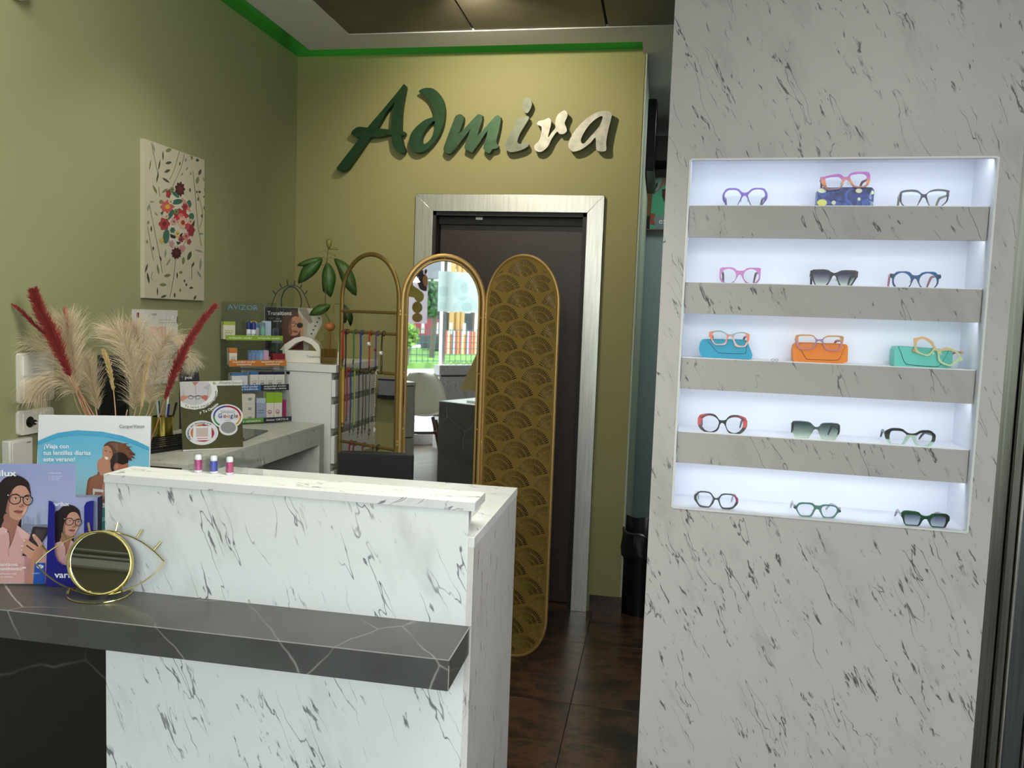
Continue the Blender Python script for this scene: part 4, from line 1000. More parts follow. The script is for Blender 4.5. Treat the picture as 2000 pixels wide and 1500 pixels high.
spectacles('black cat-eye sunglasses with grey gradient lenses on the second shelf', 1, (1565, 515, 130),
  [(265, 180), (765, 165), (950, 280), (1040, 275), (1230, 190), (1720, 205), (1690, 400), (1510, 670), (1440, 745), (1200, 745), (1130, 650), (1060, 440), (1020, 360), (950, 360), (880, 500), (780, 660), (700, 745), (480, 745), (400, 630), (270, 370)],
  [[(345, 330), (420, 245), (620, 228), (800, 240), (875, 330), (860, 450), (780, 600), (650, 680), (480, 675), (410, 590), (370, 450)], [(1090, 340), (1150, 272), (1300, 248), (1560, 260), (1620, 330), (1600, 450), (1500, 620), (1400, 690), (1220, 685), (1150, 600), (1100, 470)]],
  lambda fx, fz: (18, 16, 20) if fx < .86 or fz < .6 else (66, 52, 34), SB, (40, 42, 60), .07, 1, lens=TINT1, name='sunglasses')
spectacles('dark blue round eyeglasses with pink temples on the second shelf', 1, (1725, 520, 130),
  [(205, 235), (330, 230), (410, 155), (770, 150), (890, 275), (1060, 275), (1190, 170), (1550, 165), (1650, 265), (1735, 265), (1730, 370), (1670, 375), (1650, 540), (1520, 690), (1440, 760), (1230, 760), (1120, 650), (1020, 430), (960, 360), (900, 410), (800, 620), (730, 700), (650, 760), (450, 760), (340, 640), (270, 530), (265, 350), (205, 340)],
  [(575, 440, 262, 244), (1345, 455, 268, 240)], lambda fx, fz: (24, 30, 36) if abs(fx) > .93 else mixc((26, 58, 84), (34, 82, 132), fz), SB, (178, 120, 130), .075, 1, hinge=.78)
g_, F_ = spectacles('green and clear crystal eyeglasses with wide dark temples on the fourth shelf', 3, (1715, 825, 130),
  [(190, 262), (410, 160), (720, 180), (870, 300), (960, 335), (1120, 330), (1280, 235), (1570, 230), (1730, 370), (1720, 540), (1560, 750), (1450, 770), (1180, 750), (1100, 640), (1030, 480), (980, 430), (920, 480), (770, 690), (680, 725), (430, 710), (320, 620), (200, 450)],
  [[(370, 275), (450, 242), (700, 256), (830, 335), (860, 400), (720, 650), (640, 670), (440, 660), (360, 580), (330, 430)], [(1160, 385), (1290, 305), (1540, 303), (1630, 380), (1620, 540), (1490, 700), (1230, 700), (1160, 620), (1130, 480)]],
  lambda fx, fz: (26, 28, 28) if fz > .62 else ((52, 58, 52) if abs(fx) > .75 and fz > .3 else (176, 206, 190)), None, (36, 44, 40), .10, 1, drop=.022)
spectacles('round black eyeglasses with coral side patches on the fourth shelf', 3, (1350, 795, 130),
  [(250, 240), (400, 205), (560, 192), (700, 220), (790, 300), (860, 390), (1020, 390), (1110, 300), (1200, 250), (1350, 240), (1500, 270), (1640, 330), (1680, 480), (1670, 600), (1560, 750), (1400, 825), (1260, 822), (1120, 760), (1050, 650), (1000, 530), (930, 475), (870, 520), (820, 660), (730, 740), (560, 775), (400, 740), (260, 640), (195, 500), (200, 380)],
  [[(340, 350), (430, 280), (560, 255), (700, 290), (800, 380), (830, 480), (780, 630), (680, 710), (560, 735), (420, 690), (330, 580), (300, 460)], [(1060, 440), (1130, 350), (1250, 310), (1400, 315), (1510, 370), (1550, 460), (1540, 600), (1460, 720), (1330, 780), (1200, 760), (1100, 680), (1050, 560)]],
  lambda fx, fz: (206, 90, 92) if abs(fx) > .80 and fz > .38 else ((84, 80, 72) if abs(fx) > .80 else (26, 32, 30)), None, (90, 96, 104), .10, 2)
TINT2 = glass('green_grey_gradient_lens', gloss=.06, grad=(.004, .042, (214, 232, 200), (44, 62, 64)))
spectacles('oversized sunglasses with green-grey gradient lenses on the fourth shelf', 3, (1530, 810, 130),
  [(250, 190), (450, 178), (800, 208), (940, 365), (1060, 368), (1150, 248), (1400, 235), (1700, 270), (1700, 500), (1660, 600), (1540, 785), (1200, 795), (1120, 690), (1050, 480), (990, 430), (920, 440), (860, 550), (760, 700), (700, 755), (380, 745), (310, 620), (250, 460)],
  [[(296, 230), (450, 206), (790, 236), (890, 372), (872, 480), (740, 690), (640, 722), (400, 716), (330, 590), (296, 440)], [(1080, 380), (1170, 274), (1400, 260), (1652, 296), (1648, 500), (1610, 620), (1510, 752), (1220, 764), (1150, 670), (1090, 500)]],
  lambda fx, fz: (22, 22, 24) if abs(fx) > .90 and fz > .38 else (mixc((200, 210, 176), (70, 84, 88), (fz-.15)/.5)), None, (40, 42, 46), .10, 1, lens=TINT2, name='sunglasses')
spectacles('thin black hexagonal eyeglasses with one magenta corner on the lowest shelf', 4, (1345, 950, 120),
  [(340, 148), (520, 150), (720, 188), (850, 380), (950, 380), (1090, 222), (1480, 250), (1612, 400), (1612, 560), (1450, 725), (1300, 752), (1100, 740), (1010, 620), (960, 470), (930, 425), (850, 430), (800, 560), (680, 685), (500, 690), (350, 655), (245, 520), (168, 400), (178, 280)],
  [[(348, 190), (520, 190), (700, 222), (790, 380), (780, 450), (680, 632), (620, 655), (380, 618), (305, 520), (255, 380), (265, 300)], [(995, 410), (1105, 262), (1460, 285), (1535, 420), (1535, 520), (1430, 685), (1120, 698), (1045, 600)]],
  lambda fx, fz: (150, 44, 84) if (fx > .80 and fz > .52) else ((54, 60, 56) if abs(fx) > .80 else (56, 62, 66)), None, (168, 176, 174), .09, 1)
spectacles('thin sage green hexagonal eyeglasses on the lowest shelf', 4, (1535, 965, 130),
  [(230, 370), (290, 368), (410, 240), (800, 258), (880, 340), (1030, 350), (1140, 303), (1490, 333), (1600, 470), (1650, 480), (1640, 545), (1570, 550), (1440, 722), (1300, 748), (1130, 733), (1050, 600), (1000, 480), (950, 450), (890, 450), (780, 662), (680, 692), (440, 672), (350, 560), (290, 440), (230, 425)],
  [[(322, 412), (420, 288), (760, 300), (860, 420), (750, 620), (680, 650), (460, 638), (390, 560)], [(1050, 430), (1140, 344), (1470, 366), (1560, 490), (1420, 690), (1160, 692), (1090, 600)]],
  lambda fx, fz: (40, 62, 56) if abs(fx) > .92 else (92, 134, 124), None, (176, 170, 178), .09, 1, yaw=6)
TINT3 = glass('blue_grey_gradient_lens', gloss=.05, grad=(.004, .036, (210, 222, 224), (66, 70, 90)))
spectacles('chunky dark green sunglasses on the lowest shelf', 4, (1740, 985, 130),
  [(310, 240), (410, 175), (820, 215), (930, 330), (1050, 355), (1160, 340), (1260, 270), (1650, 275), (1760, 350), (1760, 490), (1720, 520), (1620, 725), (1400, 755), (1240, 730), (1160, 600), (1090, 440), (970, 440), (840, 660), (700, 695), (540, 685), (410, 622), (340, 400), (310, 370)],
  [[(400, 330), (430, 295), (780, 310), (900, 360), (890, 450), (830, 610), (760, 650), (600, 650), (430, 590), (400, 480)], [(1180, 460), (1280, 350), (1600, 350), (1660, 400), (1650, 560), (1590, 690), (1500, 710), (1280, 700), (1190, 600)]],
  lambda fx, fz: (24, 30, 26) if fx > .8 else mixc((20, 48, 40), (30, 84, 50), fz), None, (150, 140, 146), .09, 1, lens=TINT3, name='sunglasses', yaw=4)

# cases and what stands on them
def case(label, row, reg, body, flap, colr, y0, depth, name='glasses_case', fold=(0, 0, 0), mat=None, bev=.003):
    x0, yy, wd = reg; s = wd/2000
    B = crop(x0, yy, s, body)
    cu = sum(p[0] for p in B)/len(B); c = CF.px(cu, B[0][1], y0)
    F = Fr(CF.M @ Vector((c[0], y0, shelfz[row])), CA)
    Q = F.pts(B); lo = min(b for a, b in Q); Q = [(a, max(b, .0006)) for a, b in Q]
    g = thing(name, label, 'glasses case', F.M)
    MB().prism(roundpoly(Q, .12, 2), 0, depth, colr).build('body', mat or LEATH, g, bevel=bev)
    if flap:
        Q = F.pts(crop(x0, yy, s, flap)); dk_c = tuple(x*.45 for x in colr)
        cx_ = sum(a for a, b in Q)/len(Q); cz_ = sum(b for a, b in Q)/len(Q)
        MB().prism(roundpoly([(cx_+(a-cx_)*1.022, cz_+(b-cz_)*1.05-.0006) for a, b in Q], .15, 2), -.0010, .0, dk_c).build('flap_seam', LEATH, g)
        MB().prism(roundpoly(Q, .15, 2), -.0022, .0, colr).build('flap', LEATH, g)
    return g, F
LEATH = printmat('soft_leatherette', .5, 0, bump=.15)
case('turquoise blue folding glasses case lying on the third shelf', 2, (1355, 635, 130), [(150, 700), (180, 560), (250, 450), (330, 420), (1590, 440), (1640, 560), (1770, 900), (1740, 1000), (1690, 1025), (400, 990), (280, 980), (190, 880)], [(380, 440), (480, 540), (600, 680), (720, 810), (780, 835), (1520, 850), (1570, 800), (1585, 450)], (48, 152, 184), .072, .055)
case('orange folding glasses case on the third shelf', 2, (1540, 640, 130), [(145, 1000), (140, 700), (180, 520), (280, 440), (1740, 490), (1790, 560), (1780, 1090), (200, 1030)], [(280, 450), (400, 700), (540, 935), (620, 945), (1440, 975), (1530, 930), (1620, 720), (1720, 520)], (222, 126, 34), .072, .055)
case('mint green folding glasses case at the end of the third shelf', 2, (1735, 645, 160), [(140, 870), (150, 500), (220, 380), (1560, 480), (1570, 600), (1555, 960), (200, 890)], [(230, 385), (300, 500), (370, 720), (440, 830), (1200, 890), (1290, 810), (1450, 520), (1470, 475)], (98, 190, 176), .072, .055)
# metal case with a mottled blue and yellow pattern
m_, nt, b = newmat('mottled_blue_tin'); b.inputs['Roughness'].default_value = .3
v = coords(nt, scale=(1, 1, 1)); wn = N(nt, 'ShaderNodeTexNoise', Scale=26.0, Detail=5.0, Distortion=1.6); L(nt, v, wn.inputs['Vector'])
L(nt, ramp(nt, wn.outputs['Fac'], [(.30, (14, 20, 52)), (.46, (34, 46, 110)), (.54, (58, 84, 150)), (.60, (30, 42, 104)), (.68, (150, 164, 190)), (.76, (30, 44, 96))]), b.inputs['Base Color'])
g_, F_ = case('hard case with a mottled dark blue and yellow pattern on the top shelf', 0, (1590, 325, 130), [(80, 1240), (85, 1100), (110, 720), (200, 630), (1740, 620), (1815, 720), (1780, 1100), (1770, 1240)], None, (30, 40, 100), .085, .04, mat=m_)
mm = MB()
for cx, cy, rx, ry, c in ((240, 1090, 150, 100, (186, 184, 66)), (590, 1090, 66, 62, (172, 186, 150)), (240, 730, 130, 70, (160, 172, 130)), (1345, 730, 100, 70, (186, 184, 140)), (1350, 985, 48, 50, (176, 186, 140)), (1755, 785, 44, 60, (176, 186, 140))):
    mm.flat([(a, b) for a, b in F_.pts(crop(1590, 325, .065, ell(cx, cy, rx, ry, 14)))], -.0006, c)
mm.build('painted_spots', PRINTG, g_)
TZ = lambda F, u, v: F
def oncase(label, reg, y0, *a, **k):
    return spectacles(label, k.pop('row'), reg, *a, setback=y0, clampz=False, **k)
oncase('purple and amber tortoiseshell eyeglasses tilted on the mottled blue case', (1590, 325, 130), .079,
  [(180, 350), (300, 310), (600, 240), (780, 230), (890, 320), (1000, 320), (1080, 210), (1250, 165), (1640, 160), (1680, 260), (1680, 450), (1610, 590), (1500, 640), (1200, 640), (1130, 570), (1040, 430), (980, 385), (930, 400), (880, 500), (850, 610), (780, 680), (600, 720), (420, 735), (340, 690), (240, 540)],
  [[(320, 370), (430, 330), (740, 300), (850, 400), (840, 520), (790, 630), (640, 670), (430, 685), (370, 600)], [(1070, 300), (1150, 250), (1400, 215), (1560, 250), (1590, 330), (1580, 480), (1540, 580), (1400, 610), (1220, 590), (1130, 480)]],
  lambda fx, fz: (mixc((78, 20, 24), (196, 122, 56), fz/.45) if fz < .45 else mixc((196, 122, 56), (136, 50, 138), (fz-.45)/.3)), row=0, temple=(150, 92, 96), tlen=.075, sm_=1, drop=.02)
oncase('coral and teal crystal eyeglasses on the turquoise case', (1355, 635, 130), .066,
  [(450, 200), (550, 180), (720, 150), (880, 180), (1030, 280), (1180, 275), (1300, 220), (1480, 200), (1610, 240), (1680, 280), (1670, 420), (1620, 560), (1550, 660), (1250, 665), (1190, 480), (1140, 350), (1080, 320), (1040, 360), (980, 550), (920, 600), (650, 600), (570, 520), (480, 370)],
  [[(570, 230), (700, 195), (870, 215), (990, 300), (1000, 380), (930, 540), (850, 565), (650, 570), (580, 470), (560, 350)], [(1210, 300), (1320, 240), (1480, 235), (1580, 280), (1600, 440), (1540, 600), (1480, 630), (1330, 610), (1250, 520), (1210, 400)]],
  lambda fx, fz: (216, 122, 90) if (abs(fx) > .80 or abs(fx) < .14) and fz > .3 else mixc((214, 176, 168), (112, 160, 150), (fz-.45)/.4), row=2, temple=(206, 130, 108), tlen=.08, sm_=1, drop=.02)
oncase('orange and lilac square eyeglasses on the orange case', (1540, 640, 130), .066,
  [(200, 220), (400, 200), (740, 210), (850, 350), (1010, 350), (1120, 240), (1400, 230), (1665, 250), (1640, 430), (1590, 600), (1530, 700), (1160, 690), (1080, 600), (1020, 460), (960, 400), (880, 400), (840, 460), (760, 600), (700, 660), (330, 650), (270, 580), (215, 400)],
  [[(295, 260), (400, 245), (740, 250), (820, 370), (800, 470), (720, 590), (660, 625), (350, 620), (300, 500)], [(1040, 360), (1130, 280), (1500, 280), (1560, 310), (1560, 480), (1520, 640), (1470, 660), (1180, 650), (1100, 570), (1050, 450)]],
  lambda fx, fz: mixc((186, 112, 132), (178, 134, 78), (fz-.3)/.5) if abs(fx) > .2 else (140, 112, 150), row=2, temple=(170, 130, 120), tlen=.08, sm_=1, drop=.02)
oncase('pale green and amber hexagonal eyeglasses hung askew on the mint case', (1735, 645, 160), .064,
  [(610, 200), (700, 180), (820, 145), (960, 190), (1090, 280), (1150, 430), (1230, 480), (1380, 415), (1520, 430), (1700, 520), (1760, 630), (1830, 700), (1790, 750), (1700, 760), (1560, 860), (1500, 890), (1300, 820), (1210, 740), (1200, 560), (1180, 500), (1110, 490), (1040, 590), (960, 640), (860, 610), (700, 560), (640, 500), (625, 290)],
  [[(690, 290), (740, 230), (860, 210), (1000, 290), (1090, 390), (1100, 450), (1010, 560), (940, 590), (850, 580), (720, 500), (680, 430)], [(1250, 550), (1320, 500), (1450, 490), (1600, 510), (1700, 600), (1710, 670), (1600, 770), (1520, 840), (1440, 830), (1290, 760), (1240, 650)]],
  lambda fx, fz: mixc((184, 204, 156), (206, 160, 110), (fz-.3)/.5), row=2, temple=(196, 150, 116), tlen=.06, sm_=1, drop=.01, hinge=.5)
# ------------------------------------------------------------------ boards and print
def tri_y(k): return -.0006-.00012*k
def pm(F, crp, y0=0.0):
    """painter for flat print: polygons in picture coordinates of a crop, laid on the board's own plane"""
    mb = MB(); cnt = [0]
    def put(P, col, sm=0, T=None):
        if T: P = [T(*p) for p in P]
        Q = F.pts(crop(*crp, P), y0)
        if sm: Q = smooth(Q, sm)
        cnt[0] += 1; mb.flat(Q, y0+tri_y(cnt[0]), col)
    put.mb = mb; put.cnt = cnt; put.y = lambda: y0+tri_y(cnt[0]+1)
    return put
def stroke(P, w):
    out1 = []; out2 = []
    for i in range(len(P)):
        a = P[max(i-1, 0)]; b = P[min(i+1, len(P)-1)]; dx, dy = b[0]-a[0], b[1]-a[1]; l = math.hypot(dx, dy) or 1
        out1.append((P[i][0]-dy/l*w/2, P[i][1]+dx/l*w/2)); out2.append((P[i][0]+dy/l*w/2, P[i][1]-dx/l*w/2))
    return out1+out2[::-1]
def ringp(put, cx, cy, rx, ry, w, col, T=None, n=24):
    P = ell(cx, cy, rx, ry, n); P.append(P[0])
    put(stroke(P, w), col, T=T)
def grad_board(F, crp, x0, y0_, x1, y1_, ca, cb, y, rows=10):
    mb = MB(); V = []; Fc = []; C_ = []
    for i in range(rows+1):
        t = i/rows; yy = y0_+(y1_-y0_)*t
        (a, b), (c, d) = F.pts(crop(*crp, [(x0, yy), (x1, yy)]), 0)
        V += [(a, y, b), (c, y, d)]; C_ += [mixc(ca, cb, t)]*2
    for i in range(rows): Fc.append((2*i, 2*i+2, 2*i+3, 2*i+1))
    base = len(mb.v); mb.v += V; mb.c += [lin(c) for c in C_]; mb.f += Fc; mb.m += [0]*rows
    return mb
def portrait(put, T=lambda x, y: (x, y)):
    SK, SKd, SKl = (196, 148, 128), (160, 112, 98), (214, 170, 150); HR_ = (44, 36, 38)
    p = lambda P, c, sm=0: put(P, c, sm, T)
    for x in (270, 300, 320, 345, 380, 430, 450): p([(x, 760), (x+5, 640+(x*7) % 60), (x+12, 600+(x*13) % 90), (x+18, 660), (x+22, 760)], (150, 156, 184))
    p([(240, 760), (300, 730), (420, 745), (560, 740), (560, 830), (240, 830)], (128, 132, 152))
    p([(-60, 330), (0, 260), (60, 200), (150, 166), (250, 182), (325, 235), (350, 290), (366, 405), (340, 480), (260, 640), (255, 700), (245, 800), (190, 800), (60, 780), (-60, 860)], HR_, 3)
    p([(60, 620), (250, 640), (235, 700), (212, 760), (225, 800), (170, 900), (120, 1000), (60, 860), (20, 770), (50, 700)], SKd, 2)
    p([(150, 310), (220, 272), (300, 300), (348, 370), (362, 430), (352, 500), (325, 560), (300, 610), (262, 670), (215, 694), (150, 672), (90, 622), (66, 570), (80, 480), (110, 380)], SK, 3)
    p([(150, 310), (110, 380), (80, 480), (66, 570), (90, 622), (120, 650), (110, 560), (125, 470), (150, 400)], SKd, 2)
    p([(150, 166), (250, 182), (325, 235), (352, 290), (366, 408), (340, 350), (300, 300), (230, 285), (170, 320), (120, 400), (90, 500), (70, 600), (50, 560), (40, 400), (80, 250)], HR_, 3)
    p([(150, 392), (200, 382), (235, 398), (232, 408), (195, 396), (152, 402)], (50, 34, 34)); p([(285, 415), (330, 405), (352, 420), (348, 428), (325, 416), (288, 424)], (50, 34, 34))
    for cx, cy in ((188, 438), (325, 450)):
        p(ell(cx, cy, 26, 10, 14), (226, 214, 208)); p(ell(cx+3, cy, 10, 10, 12), (50, 34, 30)); p(stroke([(cx-28, cy-2), (cx, cy-12), (cx+28, cy-2)], 5), (50, 34, 34))
    p([(262, 430), (275, 500), (290, 525), (262, 545), (228, 535), (240, 520), (262, 515)], SKd, 2); p([(255, 420), (270, 430), (276, 495), (262, 500)], SKl)
    p([(165, 585), (215, 572), (245, 580), (285, 578), (288, 590), (250, 612), (200, 606)], (150, 82, 82), 2); p(stroke([(165, 587), (230, 590), (288, 588)], 4), (104, 54, 56))
    p([(290, 560), (330, 540), (310, 600), (270, 640)], SKl, 2)
    for a in ((185, 445, 68, 58), (335, 455, 56, 58)): ringp(put, *a, 10, (44, 34, 42), T)
    p(stroke([(250, 425), (268, 418), (285, 425)], 12), (44, 34, 42)); p(stroke([(118, 420), (95, 395), (60, 385)], 10), (44, 34, 42)); p(ell(108, 397, 9, 6, 8), (230, 230, 235)); p(stroke([(378, 425), (398, 435)], 10), (44, 34, 42))
    PK, PKd = (206, 160, 158), (178, 130, 130)
    p([(-60, 830), (-20, 790), (50, 770), (118, 850), (128, 960), (112, 1040), (150, 960), (180, 880), (212, 760), (260, 800), (360, 855), (500, 925), (560, 1100), (560, 1430), (-60, 1430)], PK, 1)
    p([(-20, 790), (50, 770), (105, 800), (60, 860), (0, 850)], (216, 174, 172)); p([(212, 760), (222, 752), (350, 850), (330, 930), (290, 930), (230, 850)], (216, 174, 172))
    p([(112, 1040), (122, 1120), (116, 1120), (104, 1040)], PKd); p([(300, 1100), (420, 1180), (400, 1430), (300, 1430)], PKd)
    p(ell(84, 823, 11, 9, 10), (236, 226, 226)); p(ell(118, 1250, 8, 8, 8), (236, 226, 226))
    p([(400, 768), (430, 762), (580, 775), (572, 850), (500, 960), (340, 1108), (272, 1104), (290, 1060), (360, 900)], (52, 46, 52)); p([(430, 790), (560, 800), (540, 860), (490, 940), (400, 930)], (72, 64, 70))
    for P in ([(398, 856), (420, 850), (470, 900), (505, 950), (520, 1010), (500, 1050), (450, 960), (400, 890)], [(293, 915), (320, 905), (400, 960), (470, 1010), (480, 1060), (440, 1050), (350, 990), (296, 945)], [(270, 985), (300, 975), (380, 1030), (450, 1070), (430, 1110), (350, 1070), (275, 1005)], [(262, 1030), (290, 1020), (370, 1080), (430, 1110), (420, 1140), (340, 1110), (266, 1050)]):
        p(P, SK, 2); 
    p([(440, 1010), (515, 990), (520, 1080), (490, 1130), (430, 1160), (415, 1430), (330, 1430), (360, 1300), (378, 1150), (400, 1090)], (184, 132, 110), 1)
    for x, y in ((408, 862), (300, 925), (278, 990), (270, 1036)): p(ell(x, y, 13, 9, 8), (232, 196, 188))
def stand_board(name, label, cat, F, Q, th, mat=PRINTG, back=(190, 192, 198)):
    g = thing(name, label, cat, F.M)
    lo = min(b for a, b in Q)
    MB().prism(Q, 0, th, back).build('board', mat, g)
    xm_ = sum(a for a, b in Q)/len(Q); h = max(b for a, b in Q)
    MB().add([(xm_-.012, th, h*.6), (xm_+.012, th, h*.6), (xm_+.012, th+h*.30, .0008), (xm_-.012, th+h*.30, .0008), (xm_-.012, th+.002, h*.6), (xm_+.012, th+.002, h*.6), (xm_+.012, th+h*.30+.003, .0008), (xm_-.012, th+h*.30+.003, .0008)], [(0, 1, 2, 3), (7, 6, 5, 4), (0, 4, 5, 1), (1, 5, 6, 2), (2, 6, 7, 3), (3, 7, 4, 0)], back).build('easel_back', PRINT, g)
    return g
def quad(F, P, clamp=True):
    Q = F.pts(P)
    return [(a, (0.0006 if (clamp and b < .02) else b)) for a, b in Q]
ZS = .8604
# large portrait board at the picture's left
CRV = (0, 900, 1/6)
FV = Fr(onZ(60, 1141, ZS), 16.6)
g = stand_board('portrait_board', 'large counter card of a woman in glasses holding a phone, beside the gold eye mirror', 'advertising card', FV, quad(FV, [(148, 906), (95, 1141), (-60, 1141), (-60, 905)][::-1] if False else [(-62, 1141), (94, 1141), (95, 1141), (141, 1141), (148, 907), (-62, 905)]), .003)
gb = grad_board(FV, CRV, -372, 36, 888, 1432, (150, 160, 204), (186, 190, 214), -.0004)
# keep the gradient inside the card
gb.build('print_ground', PRINTG, g)
put = pm(FV, CRV, -.0004)
portrait(put)
put([(425, 1186), (546, 1184), (545, 1432), (405, 1432)], (38, 84, 172))
put([(446, 1228), (470, 1208), (500, 1206), (530, 1226), (505, 1250), (472, 1250)], (236, 240, 246), 2); ringp(put, 488, 1228, 15, 15, 5, (38, 84, 172), n=14); put(stroke([(480, 1228), (487, 1235), (498, 1220)], 4), (38, 84, 172))
for x in (640, 660, 700, 730): pass
put.mb.build('print', PRINTG, g)
tx = MB()
def ftext(F, crp, txt, x, y, size_px, col, yl, bold=.01, align='L', x2=None, **k):
    (a, b), = F.pts(crop(*crp, [(x, y)])); (a2, b2), = F.pts(crop(*crp, [(x+100, y)])); s = math.dist((a, b), (a2, b2))/100
    rot = math.atan2(b2-b, a2-a)
    wd = None if x2 is None else (x2-x)*s
    text(tx, txt, a, b, size_px*s/.72, yl, col, bold, align=align, width=wd, rot=rot, **k)
YT = -.0004+tri_y(190)
ftext(FV, CRV, 'varilux', -125, 152, 78, (244, 246, 250), YT, .018, x2=262)
for q in (640, 655): pass
ftext(FV, CRV, 'en movimiento**', -30, 1240, 44, (240, 228, 228), YT, .014, x2=372)
ftext(FV, CRV, 'instantánea', -8, 1190, 40, (240, 228, 228), YT, .012, x2=275)
ftext(FV, CRV, 'visión perfecta con', -70, 1290, 24, (238, 222, 222), YT, .008, x2=260); ftext(FV, CRV, 'progresivos varilux', -60, 1325, 24, (238, 222, 222), YT, .008, x2=215)
ftext(FV, CRV, 'essilor', 440, 1285, 26, (150, 180, 226), YT, .012, x2=530)
ftext(FV, CRV, 'La lente progresiva', 625, 122, 16, (226, 230, 244), YT, .004, x2=780)
for k_ in range(3): ftext(FV, CRV, 'con nitidez inmediata', 628, 160+k_*20, 12, (214, 220, 240), YT, .002, x2=790-k_*20)
tx.build('lettering', PRINTG, g)
# blue leaflet holder
FH = Fr(onZ(112, 1143, ZS), 15); 
g = thing('leaflet_holder', 'blue card holder with a portrait leaflet, standing behind the gold eye mirror', 'leaflet holder', FH.M)
Q = quad(FH, [(93, 1143), (184, 1143), (189, 973), (97, 973)])
MB().prism(Q, .006, .030, (38, 36, 120)).build('box', PRINTG, g)
gb = grad_board(FH, CRV, 600, 436, 1130, 1400, (160, 168, 208), (190, 194, 216), .0052); gb.build('leaflet', PRINTG, g)
put = pm(FH, CRV, .0050)
portrait(put, lambda x, y: (max(600, min(1125, 690+.712*x)), min(1395, 397+.70*y)))
YH = .0050+tri_y(90)
put.mb.build('leaflet_print', PRINTG, g)
fm_ = MB()
def hp(P, sm=0):
    Qh = FH.pts(crop(*CRV, P)); Qh = [(a, max(b, .0008)) for a, b in Qh]; fm_.prism(Qh, -.0095, -.0075, (34, 34, 128))
hp([(596, 455), (640, 470), (668, 520), (664, 1050), (676, 1110), (705, 1165), (750, 1200), (800, 1212), (900, 1212), (950, 1180), (1005, 1100), (1010, 520), (1035, 472), (1080, 458), (1118, 456), (1095, 1460), (560, 1460)])
fm_.build('front_cover', PRINTG, g)
tx = MB(); ftext(FH, CRV, 'varilux', 632, 518, 50, (236, 238, 248), YH-.001, .018, x2=830); ftext(FH, CRV, 'varilux', 668, 1352, 78, (240, 242, 250), -.0100, .02, x2=1000); tx.build('lettering', PRINTG, g)
# holiday contact lens poster
CRC = (0, 550, .25)
FC = Fr(onZ(185, 1046, ZS)+Vector((-.02, .10, 0)), 19)
g = stand_board('holiday_poster', 'white and sky blue poster of a couple at the beach, behind the white counter', 'advertising card', FC, quad(FC, [(68, 1052), (288, 1062), (291, 990), (295, 813), (76, 810)]), .004, PRINTG, (226, 230, 232))
gb = grad_board(FC, CRC, 296, 1160, 1166, 1790, (92, 178, 216), (176, 212, 226), -.0004, 8); gb.build('print_ground', PRINTG, g)
put = pm(FC, CRC, -.0004)
put([(304, 1042), (1178, 1055), (1170, 1300), (1165, 1292), (1080, 1250), (960, 1205), (800, 1172), (600, 1160), (450, 1182), (380, 1208), (298, 1244)], (224, 228, 232))
put([(296, 1252), (380, 1212), (450, 1186), (600, 1164), (800, 1176), (960, 1209), (1080, 1254), (1166, 1296), (1166, 1320), (1080, 1280), (960, 1240), (800, 1205), (600, 1195), (450, 1215), (296, 1275)], (78, 168, 212))
put([(292, 1688), (1160, 1688), (1160, 1726), (292, 1726)], (84, 168, 182)); put([(292, 1722), (1160, 1722), (1160, 1790), (292, 1790)], (206, 214, 214))
c2 = lambda x, y: (x, y+300*1.0) if False else (x, y+1200)   # second crop (from y 850) to this one (from y 550)
H1, H2, SK1, SK2 = (92, 62, 46), (48, 36, 32), (186, 134, 108), (128, 84, 66)
put([(700, 330), (760, 305), (800, 200), (870, 170), (950, 260), (1000, 300), (1010, 560), (700, 560), (680, 400)], SK2, 2, c2)
put([(770, 190), (830, 175), (870, 230), (860, 330), (830, 420), (800, 520), (790, 330), (762, 260)], SK1, 2, c2)
put([(812, 80), (850, 50), (900, 48), (980, 70), (1020, 110), (1060, 160), (1010, 150), (1035, 200), (980, 190), (1000, 240), (900, 230), (860, 190), (830, 130)], H1, 2, c2)
put([(860, 60), (1010, 62), (960, 80), (1040, 90), (980, 100), (1070, 150), (1000, 130), (1060, 180), (960, 170)], (120, 82, 62), 0, c2)
put([(812, 92), (845, 82), (872, 110), (880, 150), (860, 195), (825, 205), (808, 185), (803, 140)], SK1, 3, c2)
put([(820, 165), (850, 172), (842, 190), (824, 186)], (236, 226, 220), 0, c2); put(stroke([(820, 120), (840, 122)], 5), (60, 40, 34), 0, c2); put(stroke([(855, 128), (870, 132)], 5), (60, 40, 34), 0, c2)
put([(870, 190), (905, 140), (960, 135), (1000, 170), (1002, 215), (960, 250), (900, 290), (868, 260)], H2, 3, c2)
put([(890, 240), (915, 215), (960, 230), (1000, 215), (1004, 250), (980, 270), (920, 285), (895, 275)], (170, 110, 86), 2, c2)
put([(905, 232), (925, 228), (925, 255), (908, 258)], (190, 130, 104), 1, c2)
put([(690, 400), (720, 330), (790, 310), (815, 330), (800, 400), (770, 520), (700, 500)], (150, 98, 78), 2, c2)
put([(728, 415), (815, 425), (810, 445), (745, 440), (730, 500)], (214, 216, 218), 0, c2)
put.mb.build('print', PRINTG, g)
tx = MB(); yt = -.0004+tri_y(30)
ftext(FC, CRC, 'CooperVision', 936, 1142, 30, (110, 112, 116), yt, .006, x2=1132)
for i_, (s_, x2) in enumerate((('¡Viaja con', 543), ('tus lentillas diarias', 715), ('este verano!', 592))): ftext(FC, CRC, s_, 347-i_*2, 1300+i_*51, 38, (244, 246, 250), yt, .014, x2=x2)
tx.build('lettering', PRINTG, g)
